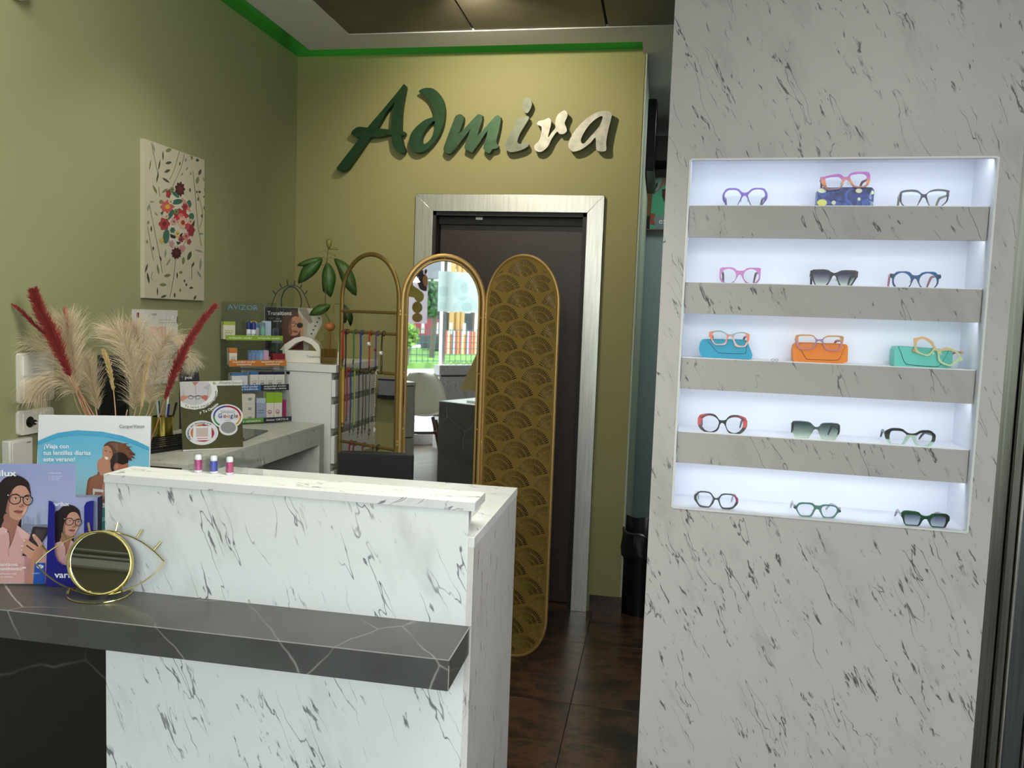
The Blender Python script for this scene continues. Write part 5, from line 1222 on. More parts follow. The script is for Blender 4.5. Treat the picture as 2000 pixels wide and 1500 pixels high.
# teal brochure in front of it
FT = Fr(onZ(200, 1039, ZS), 12); g = stand_board('teal_brochure', 'narrow teal and white brochure squeezed between the blue holder and the white counter', 'brochure', FT, quad(FT, [(180, 1039), (215, 1040), (216, 984), (183, 981)]), .002, PRINTG, (206, 216, 220))
put = pm(FT, (0, 900, 1/6)); put([(1120, 600), (1160, 560), (1290, 530), (1290, 830), (1120, 830)], (66, 138, 152)); put([(1120, 700), (1200, 660), (1290, 650), (1290, 700), (1200, 710), (1120, 760)], (120, 180, 190)); put([(1150, 520), (1220, 522), (1220, 530), (1150, 528)], (90, 110, 130)); put.mb.build('print', PRINTG, g)

# ------------------------------------------------------------------ gold eye mirror on the slab
FE = Fr(onZ(196, 1172, ZS), 14, -19)
g = thing('eye_mirror', 'gold wire table mirror shaped like an eye with lashes, on the dark slab', 'mirror', FE.M)
def w3(P, y=0.0, cl=True, n=4): return [(a, y, b) for a, b in smooth(FE.pts(P), n, cl)]
up = [(70, 1101), (94, 1078), (130, 1056), (168, 1041), (205, 1036), (240, 1043), (272, 1056), (300, 1076), (321, 1097)]
lo = [(321, 1097), (304, 1117), (280, 1136), (248, 1152), (215, 1161), (180, 1162), (146, 1153), (112, 1138), (88, 1120), (70, 1101)]
MB().tube([(a, 0, b) for a, b in smooth(FE.pts(up), 4, False)], .0014, n=8).tube([(a, 0, b) for a, b in smooth(FE.pts(lo), 4, False)], .0014, n=8).build('eye_outline', GOLDB, g, sm=True)
rgp = FE.pts(ell(196, 1099, 62, 61, 48)); MB().tube([(a, 0, b) for a, b in rgp], .0034, closed=True, n=10, sy=2.0).build('ring', GOLDB, g, sm=True)
MB().prism(FE.pts(ell(196, 1099, 59.5, 58.5, 48)), -.001, .003).build('mirror_glass', MIRROR, g)
for (a, b) in (((82, 1066), (93, 1078)), ((122, 1040), (130, 1054)), ((172, 1021), (175, 1038)), ((230, 1020), (226, 1037)), ((277, 1034), (267, 1050)), ((314, 1058), (300, 1074))):
    MB().tube([(x, 0, z) for x, z in FE.pts([a, b])], .0021, n=8).build('lash', GOLDB, g, sm=True)
FI = FE.M.inverted()
bp = [FI @ onZ(u, v, ZS+.0014) for u, v in ((132, 1166), (142, 1173), (165, 1177), (195, 1178), (228, 1172), (248, 1164), (260, 1153), (258, 1146), (235, 1142), (190, 1140), (150, 1146), (131, 1156))]
MB().tube(smooth([tuple(p) for p in bp], 4), .0014, closed=True, n=6).build('base_wire', GOLDB, g, sm=True)
for u, v, bu, bv in ((137, 1149, 131, 1160), (241, 1146, 258, 1150)):
    (a, b), = FE.pts([(u, v)]); q = FI @ onZ(bu, bv, ZS+.0014)
    MB().tube([(a, -.003, b), (a, -.006, b-.010), tuple(q)], .0013, n=6).build('support', GOLDB, g, sm=True)

# ------------------------------------------------------------------ small vials on the ledge
for k_, (u, c, lab) in enumerate(((387, (176, 44, 128), 'left magenta vial with white cap on the counter ledge beside the blue one'), (417.5, (42, 60, 168), 'blue vial with white cap on the counter ledge'), (448.5, (172, 40, 110), 'magenta vial with white cap on the ledge nearest the clear stand end'))):
    o3 = onZ(u, 923+k_*1.2, 1.1004); o3.y = LBY+.006; d_ = onY(u, 923, LBY+.006); o3.x = d_.x
    g = thing('lens_vial', lab, 'vial', o3, 'lens solution vials')
    s_ = .00097
    MB().lathe([(.0078, 0), (.0082, .002), (.0082, .0045), (.0078, .005)], col=(226, 222, 230)).build('base', PLAST, g, sm=True)
    MB().lathe([(.0076, .005), (.0076, .0265), (.006, .027)], col=c).build('liquid', PLAST, g, sm=True)
    MB().lathe([(.0068, .027), (.007, .034), (.0055, .037), (.001, .038)], col=(236, 238, 240)).build('cap', PLAST, g, sm=True)
    MB().lathe([(.0088, 0.0005), (.0088, .040)]).build('clear_sleeve', ACRYL, g, sm=True)
FA = Fr(onY(420, 921, LBY+.024), 0); FA.M = Matrix.Translation(Vector((FA.M.translation.x, LBY+.024, 1.0325))) ; FA.I = FA.M.inverted(); FA.o = FA.I @ EYE
g = thing('acrylic_stand', 'low clear acrylic stand behind the three vials', 'stand', FA.M)
a0, b0 = FA.px(368, 914); a1, b1 = FA.px(483, 908)
for nm, bx_ in (('top_plate', (a0, a1, 0, .07, b1-.003, b1)), ('front_plate', (a0, a1, 0, .003, 0, b1-.003)), ('back_plate', (a0, a1, .067, .07, 0, b1-.003))):
    MB().box(*bx_).build(nm, ACRYL, g, bevel=.0008)
# ------------------------------------------------------------------ signboard on the desk
ZD = DZT+.0004
FS = Fr(onZ(358, 882, ZD), 47)
CRS = (350, 740, .1)
g = stand_board('shop_signboard', 'olive green signboard with white ovals asking for reviews, on the back desk', 'sign', FS, [(a, max(b, .0006)) for a, b in FS.pts([(357.5, 882), (475, 874.5), (472, 743), (351, 746)])], .004, PRINT, (226, 228, 226))
put = pm(FS, CRS)
OL = (74, 74, 40)
put([(12, 62), (1218, 32), (1248, 1330), (62, 1385)], OL)
put([(12, 62), (1218, 32), (1222, 124), (730, 132), (752, 230), (740, 330), (690, 420), (600, 500), (480, 570), (300, 602), (120, 575), (28, 540)], (232, 234, 232))
put([(16, 66), (560, 55), (610, 110), (640, 190), (635, 270), (600, 350), (530, 430), (420, 490), (300, 515), (170, 500), (60, 450), (24, 420)], (206, 204, 208))
put([(300, 130), (330, 120), (335, 500), (322, 512)], (184, 182, 188)); put([(250, 62), (380, 60), (340, 100), (300, 130), (270, 95)], (196, 128, 112), 1); put([(450, 170), (600, 100), (560, 300), (520, 380), (560, 220)], (186, 184, 192)); put([(60, 180), (110, 320), (70, 330)], (186, 184, 192))
put([(24, 340), (60, 320), (160, 335), (170, 370), (110, 400), (60, 440), (24, 420)], (206, 142, 120), 1); put([(420, 340), (500, 315), (560, 330), (558, 380), (520, 430), (470, 400), (430, 370)], (190, 110, 96), 1)
for cx in (225, 360): ringp(put, cx, 358, 50, 34, 9, (36, 36, 52), n=18)
put(stroke([(160, 335), (180, 330), (290, 345), (430, 328)], 9), (36, 36, 52))
put(ell(930, 735, 312, 240, 40), (228, 230, 238)); put(ell(955, 960, 182, 142, 30), (228, 230, 232))
def arcband(cx, cy, rx, ry, a0, a1, w, col):
    P = [(cx+rx*math.cos(R_(a0+(a1-a0)*k/14)), cy-ry*math.sin(R_(a0+(a1-a0)*k/14))) for k in range(15)]; put(stroke(P, w), col)
arcband(932, 735, 258, 200, 95, 180, 34, (66, 74, 150)); arcband(932, 735, 258, 200, 5, 95, 34, (152, 30, 46)); arcband(932, 735, 258, 200, 180, 235, 34, (62, 140, 74)); arcband(932, 735, 258, 200, 5, -48, 34, (204, 152, 60))
put(ell(955, 945, 150, 112, 30), (150, 150, 154))
put(ell(440, 1050, 318, 240, 40), (226, 228, 234)); put(ell(450, 1055, 232, 172, 34), (196, 120, 60)); put([(450, 880), (600, 920), (680, 1050), (630, 1170), (500, 1222), (330, 1210), (260, 1150), (450, 1050)], (158, 34, 76), 1)
put([(270, 925), (625, 915), (630, 1190), (260, 1205)], (228, 230, 236)); put([(322, 955), (556, 950), (560, 1125), (326, 1130)], (204, 188, 182)); ringp(put, 440, 1042, 36, 30, 7, (190, 168, 164), n=16)
put([(342, 1156), (548, 1150), (548, 1166), (342, 1172)], (206, 130, 144))
for P in ([(650, 70), (680, 50), (690, 90), (670, 115)], [(700, 70), (720, 80), (700, 105), (685, 100)]): put(P, (150, 176, 120))
put.mb.build('print', PRINT, g)
tx = MB(); yt = tri_y(60)
(sa, sb), = FS.pts(crop(*CRS, [(930, 735)])); (sa2, sb2), = FS.pts(crop(*CRS, [(1030, 735)])); ss = math.dist((sa, sb), (sa2, sb2))/100
ftext(FS, CRS, 'AlmaireOpticas', 755, 95, 60, (84, 108, 84), yt, .0, x2=1200, shear=.35)
for ch, x, c in (('G', 742, (58, 84, 170)), ('o', 845, (170, 50, 50)), ('o', 918, (206, 160, 60)), ('g', 985, (58, 84, 170)), ('l', 1052, (60, 140, 76)), ('e', 1080, (170, 50, 50))): ftext(FS, CRS, ch, x, 752, 84 if ch != 'G' else 84, c, yt, .02)
ftext(FS, CRS, 'Escribe una reseña', 790, 634, 22, (70, 72, 84), yt, .01, x2=1080); ftext(FS, CRS, 'sobre nosotros en', 805, 660, 22, (70, 72, 84), yt, .01, x2=1060); ftext(FS, CRS, 'y gana puntos', 875, 808, 18, (100, 100, 104), yt, .006, x2=1000)
def arcpx(txt, cx, cy, rx, ry, a0, a1, size, col, bold):
    ws = [glyph(ch, bold)[2]+.07 if ch != ' ' else .34 for ch in txt]; T_ = sum(ws); acc = 0
    for ch, w_ in zip(txt, ws):
        if ch != ' ':
            t = R_(a0+(a1-a0)*(acc+w_/2)/T_); sgn = 1 if a1 > a0 else -1
            x, y = cx+rx*math.cos(t), cy-ry*math.sin(t); dx, dy = -rx*math.sin(t)*sgn, -ry*math.cos(t)*sgn
            (p0,), (p1,) = FS.pts(crop(*CRS, [(x, y)])), FS.pts(crop(*CRS, [(x+dx*.1, y+dy*.1)]))
            text(tx, ch, p0[0], p0[1], size*ss/.72, yt, col, bold, align='C', rot=math.atan2(p1[1]-p0[1], p1[0]-p0[0]))
        acc += w_
arcpx('Tu salud visual nos importa', 290, 290, 430, 275, 242, 373, 40, (60, 60, 66), .02)
arcpx('y Tu Opinión', 290, 250, 560, 430, 280, 326, 52, (236, 238, 234), .03)
arcpx('Síguenos en Instagram', 445, 1060, 270, 196, 215, 52, 42, (60, 60, 66), .02)
tx.build('lettering', PRINT, g)

# black sign behind, text pos
FB = Fr(onZ(372, 800, ZD)*1.0, 20); pB = onZ(365, 838, ZD); FB = Fr(pB, 30)
g = stand_board('black_card', 'black card sign with white lettering and a diagonal line behind the signboard', 'sign', FB, [(a, max(b, .0006)) for a, b in FB.pts([(328, 840), (398, 835), (386, 704), (322, 712)])], .004, PRINT, (20, 22, 28))
tx = MB(); ftext(FB, (0, 0, 1), 'pos', 361, 740, 7, (206, 210, 214), -.0008, .02); 
put = pm(FB, (0, 0, 1)); put(stroke([(371, 738), (387, 708)], .8), (190, 194, 200)); put.mb.build('print', PRINT, g); tx.build('lettering', PRINT, g)
# monitor, keyboard, cup
pM = onZ(220, 885, ZD); pM = Vector((-1.60, 2.42, ZD)); FMn = Fr(pM, 40)
g = thing('computer_monitor', 'black computer monitor seen behind the pampas plumes', 'monitor', FMn.M)
(ma, mb_), (mc, md) = FMn.px(191, 812), FMn.px(252, 694)
MB().box(ma, mc, 0, .02, .10, md).build('housing', BLACKM, g, bevel=.003); MB().box(ma+.008, mc-.008, -.002, .001, .11, md-.008).build('screen', plain('screen_glass', (10, 11, 13), .1), g)
xm_ = (ma+mc)/2; MB().box(xm_-.02, xm_+.02, .02, .035, .01, .25).build('neck', BLACKM, g); MB().box(xm_-.09, xm_+.09, -.05, .09, 0, .012).build('foot', BLACKM, g, bevel=.003)
kq = [onZ(293, 893, ZD), onZ(358, 891, ZD), onZ(362, 838, ZD), onZ(306, 846, ZD)]
ctr = sum(kq, Vector())/4; kang = math.degrees(math.atan2(kq[1].y-kq[0].y, kq[1].x-kq[0].x))
g = thing('keyboard', 'black keyboard lying on the back desk behind the holiday poster', 'keyboard', Fr(Vector((-1.64, 2.60, ZD)), 70).M)
kb = MB(); kb.add([(-.20, -.075, 0), (.20, -.075, 0), (.20, .075, 0), (-.20, .075, 0), (-.20, -.075, .010), (.20, -.075, .010), (.20, .075, .030), (-.20, .075, .030)], [(3, 2, 1, 0), (4, 5, 6, 7), (0, 1, 5, 4), (1, 2, 6, 5), (2, 3, 7, 6), (3, 0, 4, 7)]); kb.build('body', BLACKM, g, bevel=.003)
ky = MB()
for i_ in range(20):
    for j_ in range(6):
        x, y = -.188+i_*.0192, -.062+j_*.0215; z = .0105+.02*(y+.075)/.15; ky.box(x, x+.016, y, y+.017, z, z+.005, (34, 34, 37))
o = ky.build('keys', PLAST, g); o['kind'] = 'stuff'
cO = onZ(318, 866, ZD); g = thing('gold_cup', 'shiny gold pencil cup on the back desk holding pens', 'cup', cO)
MB().lathe([(.002, .001), (.030, .001), (.034, .03), (.036, .098), (.034, .098), (.032, .03), (.028, .006), (.002, .006)], n=32).build('cup', plain('polished_gold', (206, 188, 96), .2, metal=1), g, sm=True)
for dx, dy, ax, h, c, lab in ((.010, 0, .15, .135, (40, 50, 150), 'blue pen in the gold cup'), (-.012, .008, -.2, .15, (16, 30, 60), 'navy pen in the gold cup'), (-.004, -.010, -.05, .15, (190, 210, 200), 'pale green pen in the gold cup'), (.016, .01, .3, .14, (20, 20, 22), 'black pen leaning in the gold cup'), (0, .014, .1, .165, (230, 230, 226), 'white pen in the gold cup')):
    gg = thing('pen', lab, 'pen', Matrix.Translation(cO+Vector((dx*.6, dy*.6, .0075))), 'pens in the gold cup')
    MB().tube([(0, 0, 0), (dx*1.2+ax*.02, dy*1.2, h*.8)], .0036, c).build('barrel', PLAST, gg, sm=True)
    MB().tube([(dx*1.2+ax*.02, dy*1.2, h*.8), (dx*1.45+ax*.025, dy*1.45, h)], .0041, c).build('cap', PLAST, gg, sm=True)

# ------------------------------------------------------------------ tiered acrylic display with lens care boxes
FD = Fr(onZ(569, 824, ZD), 49)
g = thing('tiered_display', 'clear acrylic four-tier display of eye care boxes on the back desk', 'display stand', FD.M)
def tier_y(u, v): y, z = FD.yz(u, v, 0.0); return y, z
rightpts = [(569, 813), (564, 750), (559, 703), (552, 656)]
rp = [tier_y(*p) for p in rightpts]
LX = FD.px(441, 656, rp[3][0])[0]
for k_ in range(4):   # sloped side profile, clamp
    pass
ysl = [p[0] for p in rp]; zsl = [p[1] for p in rp]
ysl = [max(0, y) for y in ysl]; 
BK = ysl[3]+.055
side = [(0, .001), (BK, .001), (BK, zsl[3]+.075), (ysl[3]+.012, zsl[3]+.05), (ysl[3], zsl[3]), (ysl[0], zsl[0])]
for x in (LX-.003, .0):
    V = [(x, a, b) for a, b in side]+[(x+.003, a, b) for a, b in side]; n = len(side)
    MB().add(V, [tuple(range(n))[::-1], tuple(range(n, 2*n))]+[(i, (i+1) % n, (i+1) % n+n, i+n) for i in range(n)]).build('side_panel', ACRYL, g)
zt_ = FD.px(441, 588, BK)[1]
MB().prism(rrect(LX, 0, .001, zt_, .01), BK, BK+.003).build('back_panel', ACRYL, g)
tx = MB(); (a, b) = FD.px(444, 602, BK); text(tx, 'AVIZOR', a, b-.004, .030, BK-.0012, (96, 148, 178), .0, width=.135); tx.build('logo', PRINT, g)
tx = MB()
for zz__, s_ in ((zsl[3]-.055, 'AVIZOR'), (zsl[2]-.05, 'AVIZOR')): pass
tiers = []
labs = [((475, 813), (476, 831), None, 'lentes ORTO-K', 'ojos cansados', (92, 150, 62), (34, 36, 54)), ((441, 752), None, None, 'sequedad ocular|moderada a severa', 'sequedad ocular|leve a moderada', (50, 104, 170), (30, 32, 52)),
        ((449, 705), None, None, 'sequedad ocular|ocasional', 'sequedad ocular|ocasional', (200, 122, 44), (200, 122, 44)), ((441, 656), None, None, 'irritación ocular', 'irritación ocular', (140, 176, 50), (140, 176, 50))]
for k_, ((y_, z_), lab) in enumerate(zip(zip(ysl, zsl), labs)):
    hgt = [.020, .026, .026, .021][k_]
    xm_ = LX/2
    m = MB(); m.box(LX, xm_, y_-.002, y_, z_-hgt, z_, lab[5]); m.build('shelf_label', PRINT, g); m = MB(); m.box(xm_, 0, y_-.002, y_, z_-hgt, z_, lab[6]); m.build('shelf_label', PRINT, g)
    MB().box(LX, 0, y_, BK if k_ == 3 else y_+.07, z_-hgt, z_-hgt+.003).build('shelf', ACRYL, g)
    t = MB()
    for s_, xx in ((lab[4], (LX+xm_)/2), (lab[3], xm_/2)):
        parts_ = s_.split('|')
        for i_, p_ in enumerate(parts_):
            wd = abs(xm_)*(.80 if len(p_) > 12 else .5); zz_ = z_-.0105-i_*.0105 if len(parts_) > 1 else z_-.0145
            text(t, p_, xx, zz_, .0115, y_-.0026, (232, 234, 226), .012, align='C', width=wd)
    t.build('lettering', PRINT, g); tiers.append((y_, z_-hgt+.0034))
YS = [t[0] for t in tiers]
def ibox(tier, u0, u1, vt, col, label, band=None, depth=.03, dy=.006, ring=None, txt=None, txtc=(60, 60, 70), name='eye_drop_box', cat='box', group='eye care boxes on the acrylic display', sx=.0, base=None, ringdx=0, bandh=.2):
    y_, z0 = tiers[tier]; y_ += dy
    x0 = FD.px(u0, 700, y_)[0]; x1 = FD.px(u1, 700, y_)[0]; zt = FD.px((u0+u1)/2, vt, y_)[1]; z0 = z0 if base is None else base
    xc = (x0+x1)/2; gI = thing(name, label, cat, FD.M @ Matrix.Translation((xc, y_, z0)), group)
    h = zt-z0; w2 = (x1-x0)/2
    MB().box(-w2, w2, 0, depth, 0, h, col).build('carton', PRINT, gI, bevel=.0005, seg=1)
    m = MB()
    if band: m.box(-w2-.0002, w2+.0002, -.0002, depth*.5, h*(1-bandh), h+.0002, band)
    if ring:
        P = ell(ringdx, h*.26, w2*.5 if w2 < .014 else .0075, w2*.5 if w2 < .014 else .0075, 16); P.append(P[0]); m.flat(stroke(P, .0022), -.0006, ring)
    if txt:
        for i_, s_ in enumerate(txt.split('|')): text(m, s_, 0, h*.46-i_*h*.1, h*.075, -.0006, txtc, .01, align='C', width=w2*1.3)
    if m.v: m.build('carton_print', PRINT, gI)
    return gI, h, zt
CRM = (214, 212, 190)
ibox(3, 436, 459, 628, CRM, 'cream carton with a green band and ring mark on the top tier', (160, 178, 70), ring=(160, 176, 80), txt='aquashield|gotas')
def bottle(tier, u, vt, lab, c1, c2, r=.010):
    y_, z0 = tiers[tier]; y_ += .022; x0, zt = FD.px(u, vt, y_); gI = thing('eye_drop_bottle', lab, 'bottle', FD.M @ Matrix.Translation((x0, y_, z0)), 'small bottles on the top tier')
    h = zt-z0
    MB().lathe([(r, 0), (r, h*.52), (r*.9, h*.55)], col=c2).build('body', PLAST, gI, sm=True); MB().lathe([(r*.98, h*.55), (r*.98, h*.9), (r*.7, h*.93), (r*.6, h)], col=c1).build('cap', PLAST, gI, sm=True)
    text(mb_ := MB(), 'med', 0, h*.25, h*.12, -r-.0004, (40, 60, 130), .02, align='C'); mb_.build('label_print', PRINT, gI)
bottle(3, 486, 627, 'small white bottle with dark blue cap on the top tier, near the cream carton', (34, 52, 120), (220, 222, 228)); bottle(3, 495.5, 628, 'small white bottle with blue cap on the top tier beside the lens case', (40, 60, 140), (222, 224, 230))
y_, z0 = tiers[3]; 
gI = thing('round_card', 'half-round yellow and blue card standing behind the small bottles', 'card', FD.M @ Matrix.Translation((0, y_+.045, z0)), None)
xc, zc = FD.px(495, 640, y_+.045); r_ = .030
for a0, a1, c in ((0, 60, (96, 140, 176)), (60, 120, (206, 168, 70)), (120, 180, (130, 170, 190))):
    P = [(xc, zc-z0)]+[(xc+r_*math.cos(R_(a0+(a1-a0)*k/8)), zc-z0+r_*math.sin(R_(a0+(a1-a0)*k/8))) for k in range(9)]; MB().prism(P, 0, .001, c).build('segment', PRINT, gI)
MB().box(xc-r_, xc+r_, 0, .001, .0005, zc-z0, (200, 204, 206)).build('base_card', PRINT, gI)
def lenscase(tier, u, vt, lab, c, cap, r=.012, dy=.01, group='lens cases on the display tiers'):
    y_, z0 = tiers[tier]; y_ += dy; x0, zt = FD.px(u, vt, y_); gI = thing('lens_case', lab, 'lens case', FD.M @ Matrix.Translation((x0, y_, z0)), group); h = zt-z0
    MB().prism(rrect(-r, r, 0, h, r*.5), 0, .008, c).build('shell', PLAST, gI, bevel=.001); MB().prism(ell(0, h*.5, r*.62, h*.33, 18), -.003, .0005, cap).build('cap', PLAST, gI, bevel=.0006)
lenscase(3, 513, 630, 'round lens case with mint green wells on the top tier', (120, 130, 142), (122, 186, 160), .0125)
lenscase(3, 539, 641, 'dark grey flat lens case at the end of the top tier', (74, 76, 88), (60, 60, 70), .014)
sc_ = thing('pale_blue_box', 'pale blue slanted box behind the lens case on the top tier', 'box', FD.M @ Matrix.Translation((FD.px(522, 640, tiers[3][0]+.04)[0], tiers[3][0]+.04, tiers[3][1])))
MB().box(-.022, .018, 0, .01, 0, FD.px(522, 627, tiers[3][0]+.04)[1]-tiers[3][1], (176, 200, 214)).build('carton', PRINT, sc_)
ibox(2, 448, 463, 680, (220, 214, 202), 'white carton with orange ring on the second tier from the top', (198, 118, 50), ring=(198, 112, 44), txt='hidra|gotas', bandh=.28)
for i_, (u, c, cp, lab) in enumerate(((489, (96, 112, 140), (120, 140, 170), 'slate blue lens case at the back of the row on the orange tier'), (496, (104, 130, 168), (130, 150, 186), 'mid blue lens case second in the row on the orange tier'), (503, (96, 130, 176), (120, 150, 190), 'blue lens case in the middle of the row on the orange tier'), (510, (110, 150, 196), (140, 170, 206), 'light blue lens case behind the pink one on the orange tier'), (520, (190, 160, 188), (214, 160, 186), 'pink and lilac lens case at the front of the row on the orange tier'))):
    lenscase(2, u, 684, lab, c, cp, .0115, .034-i_*.0055)
ibox(2, 533, 557, 691, (130, 30, 38), 'dark red box at the end of the orange tier', None, txt='lens', txtc=(210, 190, 190), dy=.008)
for k_, (u, c, lab) in enumerate(((470, (150, 170, 196), 'pale blue blister sachet leaning on the orange tier'), (480, (196, 198, 200), 'silver and blue blister sachet beside the lens cases'))):
    y_, z0 = tiers[2]; x0 = FD.px(u, 700, y_+.012)[0]; gI = thing('blister_pack', lab, 'sachet', FD.M @ Matrix.Translation((x0, y_+.012, z0+.004)) @ Matrix.Rotation(R_(-28), 4, 'Y'), 'sachets on the orange tier')
    MB().box(-.014, .014, 0, .003, 0, .012, c).build('sachet', PLAST, gI, bevel=.0008); MB().box(-.012, .004, -.0006, 0, .003, .008, (60, 96, 160)).build('sachet_print', PRINT, gI)
ibox(1, 453, 484, 729, (214, 216, 218), 'wide white carton with a blue top band on the third tier', (64, 116, 172), txt='lágrimas|artificiales', depth=.045, bandh=.14)
for u0, u1, c, lab in ((489, 505, (60, 110, 170), 'white carton with blue ring, first of the four on the third tier'), (505.5, 520, (32, 34, 60), 'white carton with dark ring, second of the four on the third tier'), (520.5, 536, (34, 36, 62), 'white carton with dark ring, third of the four on the third tier'), (536.5, 556, (30, 32, 56), 'wider white carton with dark ring ending the third tier')):
    ibox(1, u0, u1, 726 if u0 > 480 else 730, (216, 212, 204), lab, c, ring=c, txt='eye|drops' if False else 'colirio|ocular', bandh=.16)
zb_ = tiers[0][1]
for i_, (va, vb) in enumerate(((808, 817), (789, 808), (770, 789))):
    gI, h, zt = ibox(0, 470, 499, [808, 789, 770][i_], (212, 208, 194), ['cream carton with teal mark at the bottom of the stack on the lowest tier', 'cream carton with teal mark in the middle of the stack on the lowest tier', 'cream carton with teal mark topmost of the stack on the lowest tier'][i_], None, base=zb_, depth=.05)
    m = MB(); 
    for dx in (.006, .013): P = ell(dx, h*.5, .0042, .0042, 14); P.append(P[0]); m.flat(stroke(P, .002), -.0007, (50, 120, 130))
    text(m, 'gp', .0055, h*.42, .008, -.0010, (50, 120, 130), .02); m.build('mark', PRINT, gI); zb_ = zt+.0004
ibox(0, 502, 520, 778, (150, 164, 188), 'slate blue and white carton on the lowest tier', (176, 190, 206), txt='solución|única')
for u0, u1, lab in ((521, 536, 'white carton with lime top and magenta mark beside the slate one'), (536.5, 552, 'white carton with lime top and magenta mark at the end of the lowest tier')):
    gI, h, zt = ibox(0, u0, u1, 767, (216, 212, 204), lab, (140, 180, 48), bandh=.36, depth=.035)
    m = MB(); P = ell(-.002, h*.32, .0075, .0078, 18); P.append(P[0]); m.flat(stroke(P, .0026), -.0007, (158, 44, 110)); text(m, 'gp', -.001, h*.27, .011, -.0010, (158, 44, 110), .03, align='C'); m.build('mark', PRINT, gI)
pk = thing('pink_card', 'magenta card behind the last carton on the lowest tier', 'card', FD.M @ Matrix.Translation((-.006, YS[0]+.052, tiers[0][1]))); MB().box(-.012, .004, 0, .001, 0, .085, (160, 40, 96)).build('card', PRINT, pk)

# ------------------------------------------------------------------ on top of the tall cabinet
CZ = CZT+.0004
TF = Fr((-1.62, 3.565, CZ), 12)
g = stand_board('portrait_poster', 'black and white poster of a long-haired woman in round sunglasses on the white cabinet', 'poster', TF, [(a, max(b, .0006)) for a, b in TF.pts([(516, 712), (600, 712), (603, 680), (630, 632), (629, 620), (613, 617), (611, 602), (516, 599)])], .003, PRINT, (176, 172, 158))
put = pm(TF, (515, 540, .12))
put([(20, 495), (560, 515), (560, 1300), (140, 1300), (20, 1300)], (34, 34, 36)); put([(560, 515), (795, 518), (810, 620), (945, 640), (945, 730), (860, 900), (760, 1010), (700, 1300), (560, 1300)], (190, 186, 170))
put([(560, 520), (700, 520), (760, 640), (800, 740), (760, 770), (640, 640)], (140, 132, 112), 1); put([(640, 640), (720, 740), (700, 980), (640, 980)], (170, 164, 146))
put([(340, 600), (430, 560), (520, 560), (600, 640), (640, 760), (640, 1000), (620, 1300), (300, 1300), (300, 900), (310, 700)], (84, 54, 38), 2); put([(560, 600), (630, 700), (650, 980), (600, 1000), (590, 760)], (178, 138, 96), 2)
put([(430, 720), (480, 660), (540, 650), (590, 700), (600, 820), (570, 920), (520, 960), (440, 960), (400, 880), (410, 790)], (184, 128, 100), 3); put([(430, 720), (470, 680), (440, 800), (470, 900), (440, 960), (400, 880), (410, 790)], (122, 78, 58), 2)
put([(470, 876), (560, 886), (545, 915), (500, 918)], (140, 70, 62), 2); put(ell(590, 795, 50, 44, 20), (18, 18, 20)); ringp(put, 480, 775, 42, 42, 7, (26, 22, 22), n=18); put(ell(478, 762, 18, 8, 10), (70, 50, 40)); put(stroke([(520, 770), (545, 775)], 8), (26, 22, 22))
for i_ in range(6): x, y = 905-i_*31, 680+i_*63; put([(x-14, y-9), (x+16, y-9), (x+12, y+10), (x-18, y+10)], (26, 26, 26))
put([(330, 1300), (350, 1120), (420, 1010), (460, 960), (540, 970), (620, 1020), (640, 1300)], (92, 40, 36), 1)
put.mb.build('print', PRINT, g)
tx = MB(); ftext(TF, (515, 540, .12), 'Transitions', 68, 628, 68, (226, 228, 226), tri_y(60), .012, x2=460); ftext(TF, (515, 540, .12), 'light', 85, 690, 34, (140, 140, 140), tri_y(60), .0, x2=180); ftext(TF, (515, 540, .12), 'under', 195, 696, 20, (200, 200, 200), tri_y(60), .01, x2=275); ftext(TF, (515, 540, .12), 'control', 158, 738, 30, (220, 220, 218), tri_y(60), .012, x2=295); tx.build('lettering', PRINT, g)
# white arch display
TF2 = Fr((-1.58, 3.448, CZ), 14)
g = thing('arch_display', 'white arch-shaped display base with dark lettering in front of the poster', 'display stand', TF2.M)
(xa_, za_), (xb_, zb_) = TF2.px(560, 709), TF2.px(627, 686)
MB().box(xa_-.02, xb_, 0, .085, 0, zb_, (224, 220, 208)).build('base', PLAST, g, bevel=.002)
Pa = TF2.pts([(546, 686), (556, 672), (575, 660), (590, 657), (608, 661), (622, 673), (627, 686), (619, 686), (608, 673), (592, 665), (578, 670), (568, 678), (561, 686)])
Pi = [(a, max(b, zb_-.0005)) for a, b in Pa]
MB().prism(dens(Pi, .01), .004, .075, (222, 218, 206)).build('arch', PLAST, g, bevel=.001)
tx = MB(); text(tx, 'Transitions', TF2.px(599, 698)[0], TF2.px(599, 698.5)[1], .017, -.0006, (90, 92, 98), .004, width=TF2.px(625, 698)[0]-TF2.px(599, 698)[0]); tx.build('lettering', PRINT, g)
# dark eye shaped wire mirror
TE = Fr((-1.63, 3.68, CZ), 12)
g = thing('wire_eye_mirror', 'dark teal wire eye-shaped ornament with lashes behind the poster on the cabinet', 'ornament', TE.M)
tb = lambda P, r, cl, nm: MB().tube([(a, 0, b) for a, b in smooth(TE.pts(P), 4, cl)], r, closed=cl, n=6).build(nm, TEALM, g, sm=True)
tb(ell(569, 590, 19.5, 30, 20), .0026, True, 'ring'); tb([(526, 612), (538, 576), (551, 563), (567, 557.5), (582, 560), (594, 574), (604, 600), (606, 612)], .0018, False, 'upper_lid'); tb([(526, 612), (545, 640), (569, 650), (592, 640), (606, 612)], .0018, False, 'lower_lid')
for a, b in (((533, 567), (538.5, 575.5)), ((546, 553), (550, 562)), ((560.5, 547), (562, 557)), ((575.6, 548), (574.7, 557)), ((589.5, 555.5), (586.7, 562)), ((600, 568), (596, 574))): tb([a, b], .0024, False, 'lash')
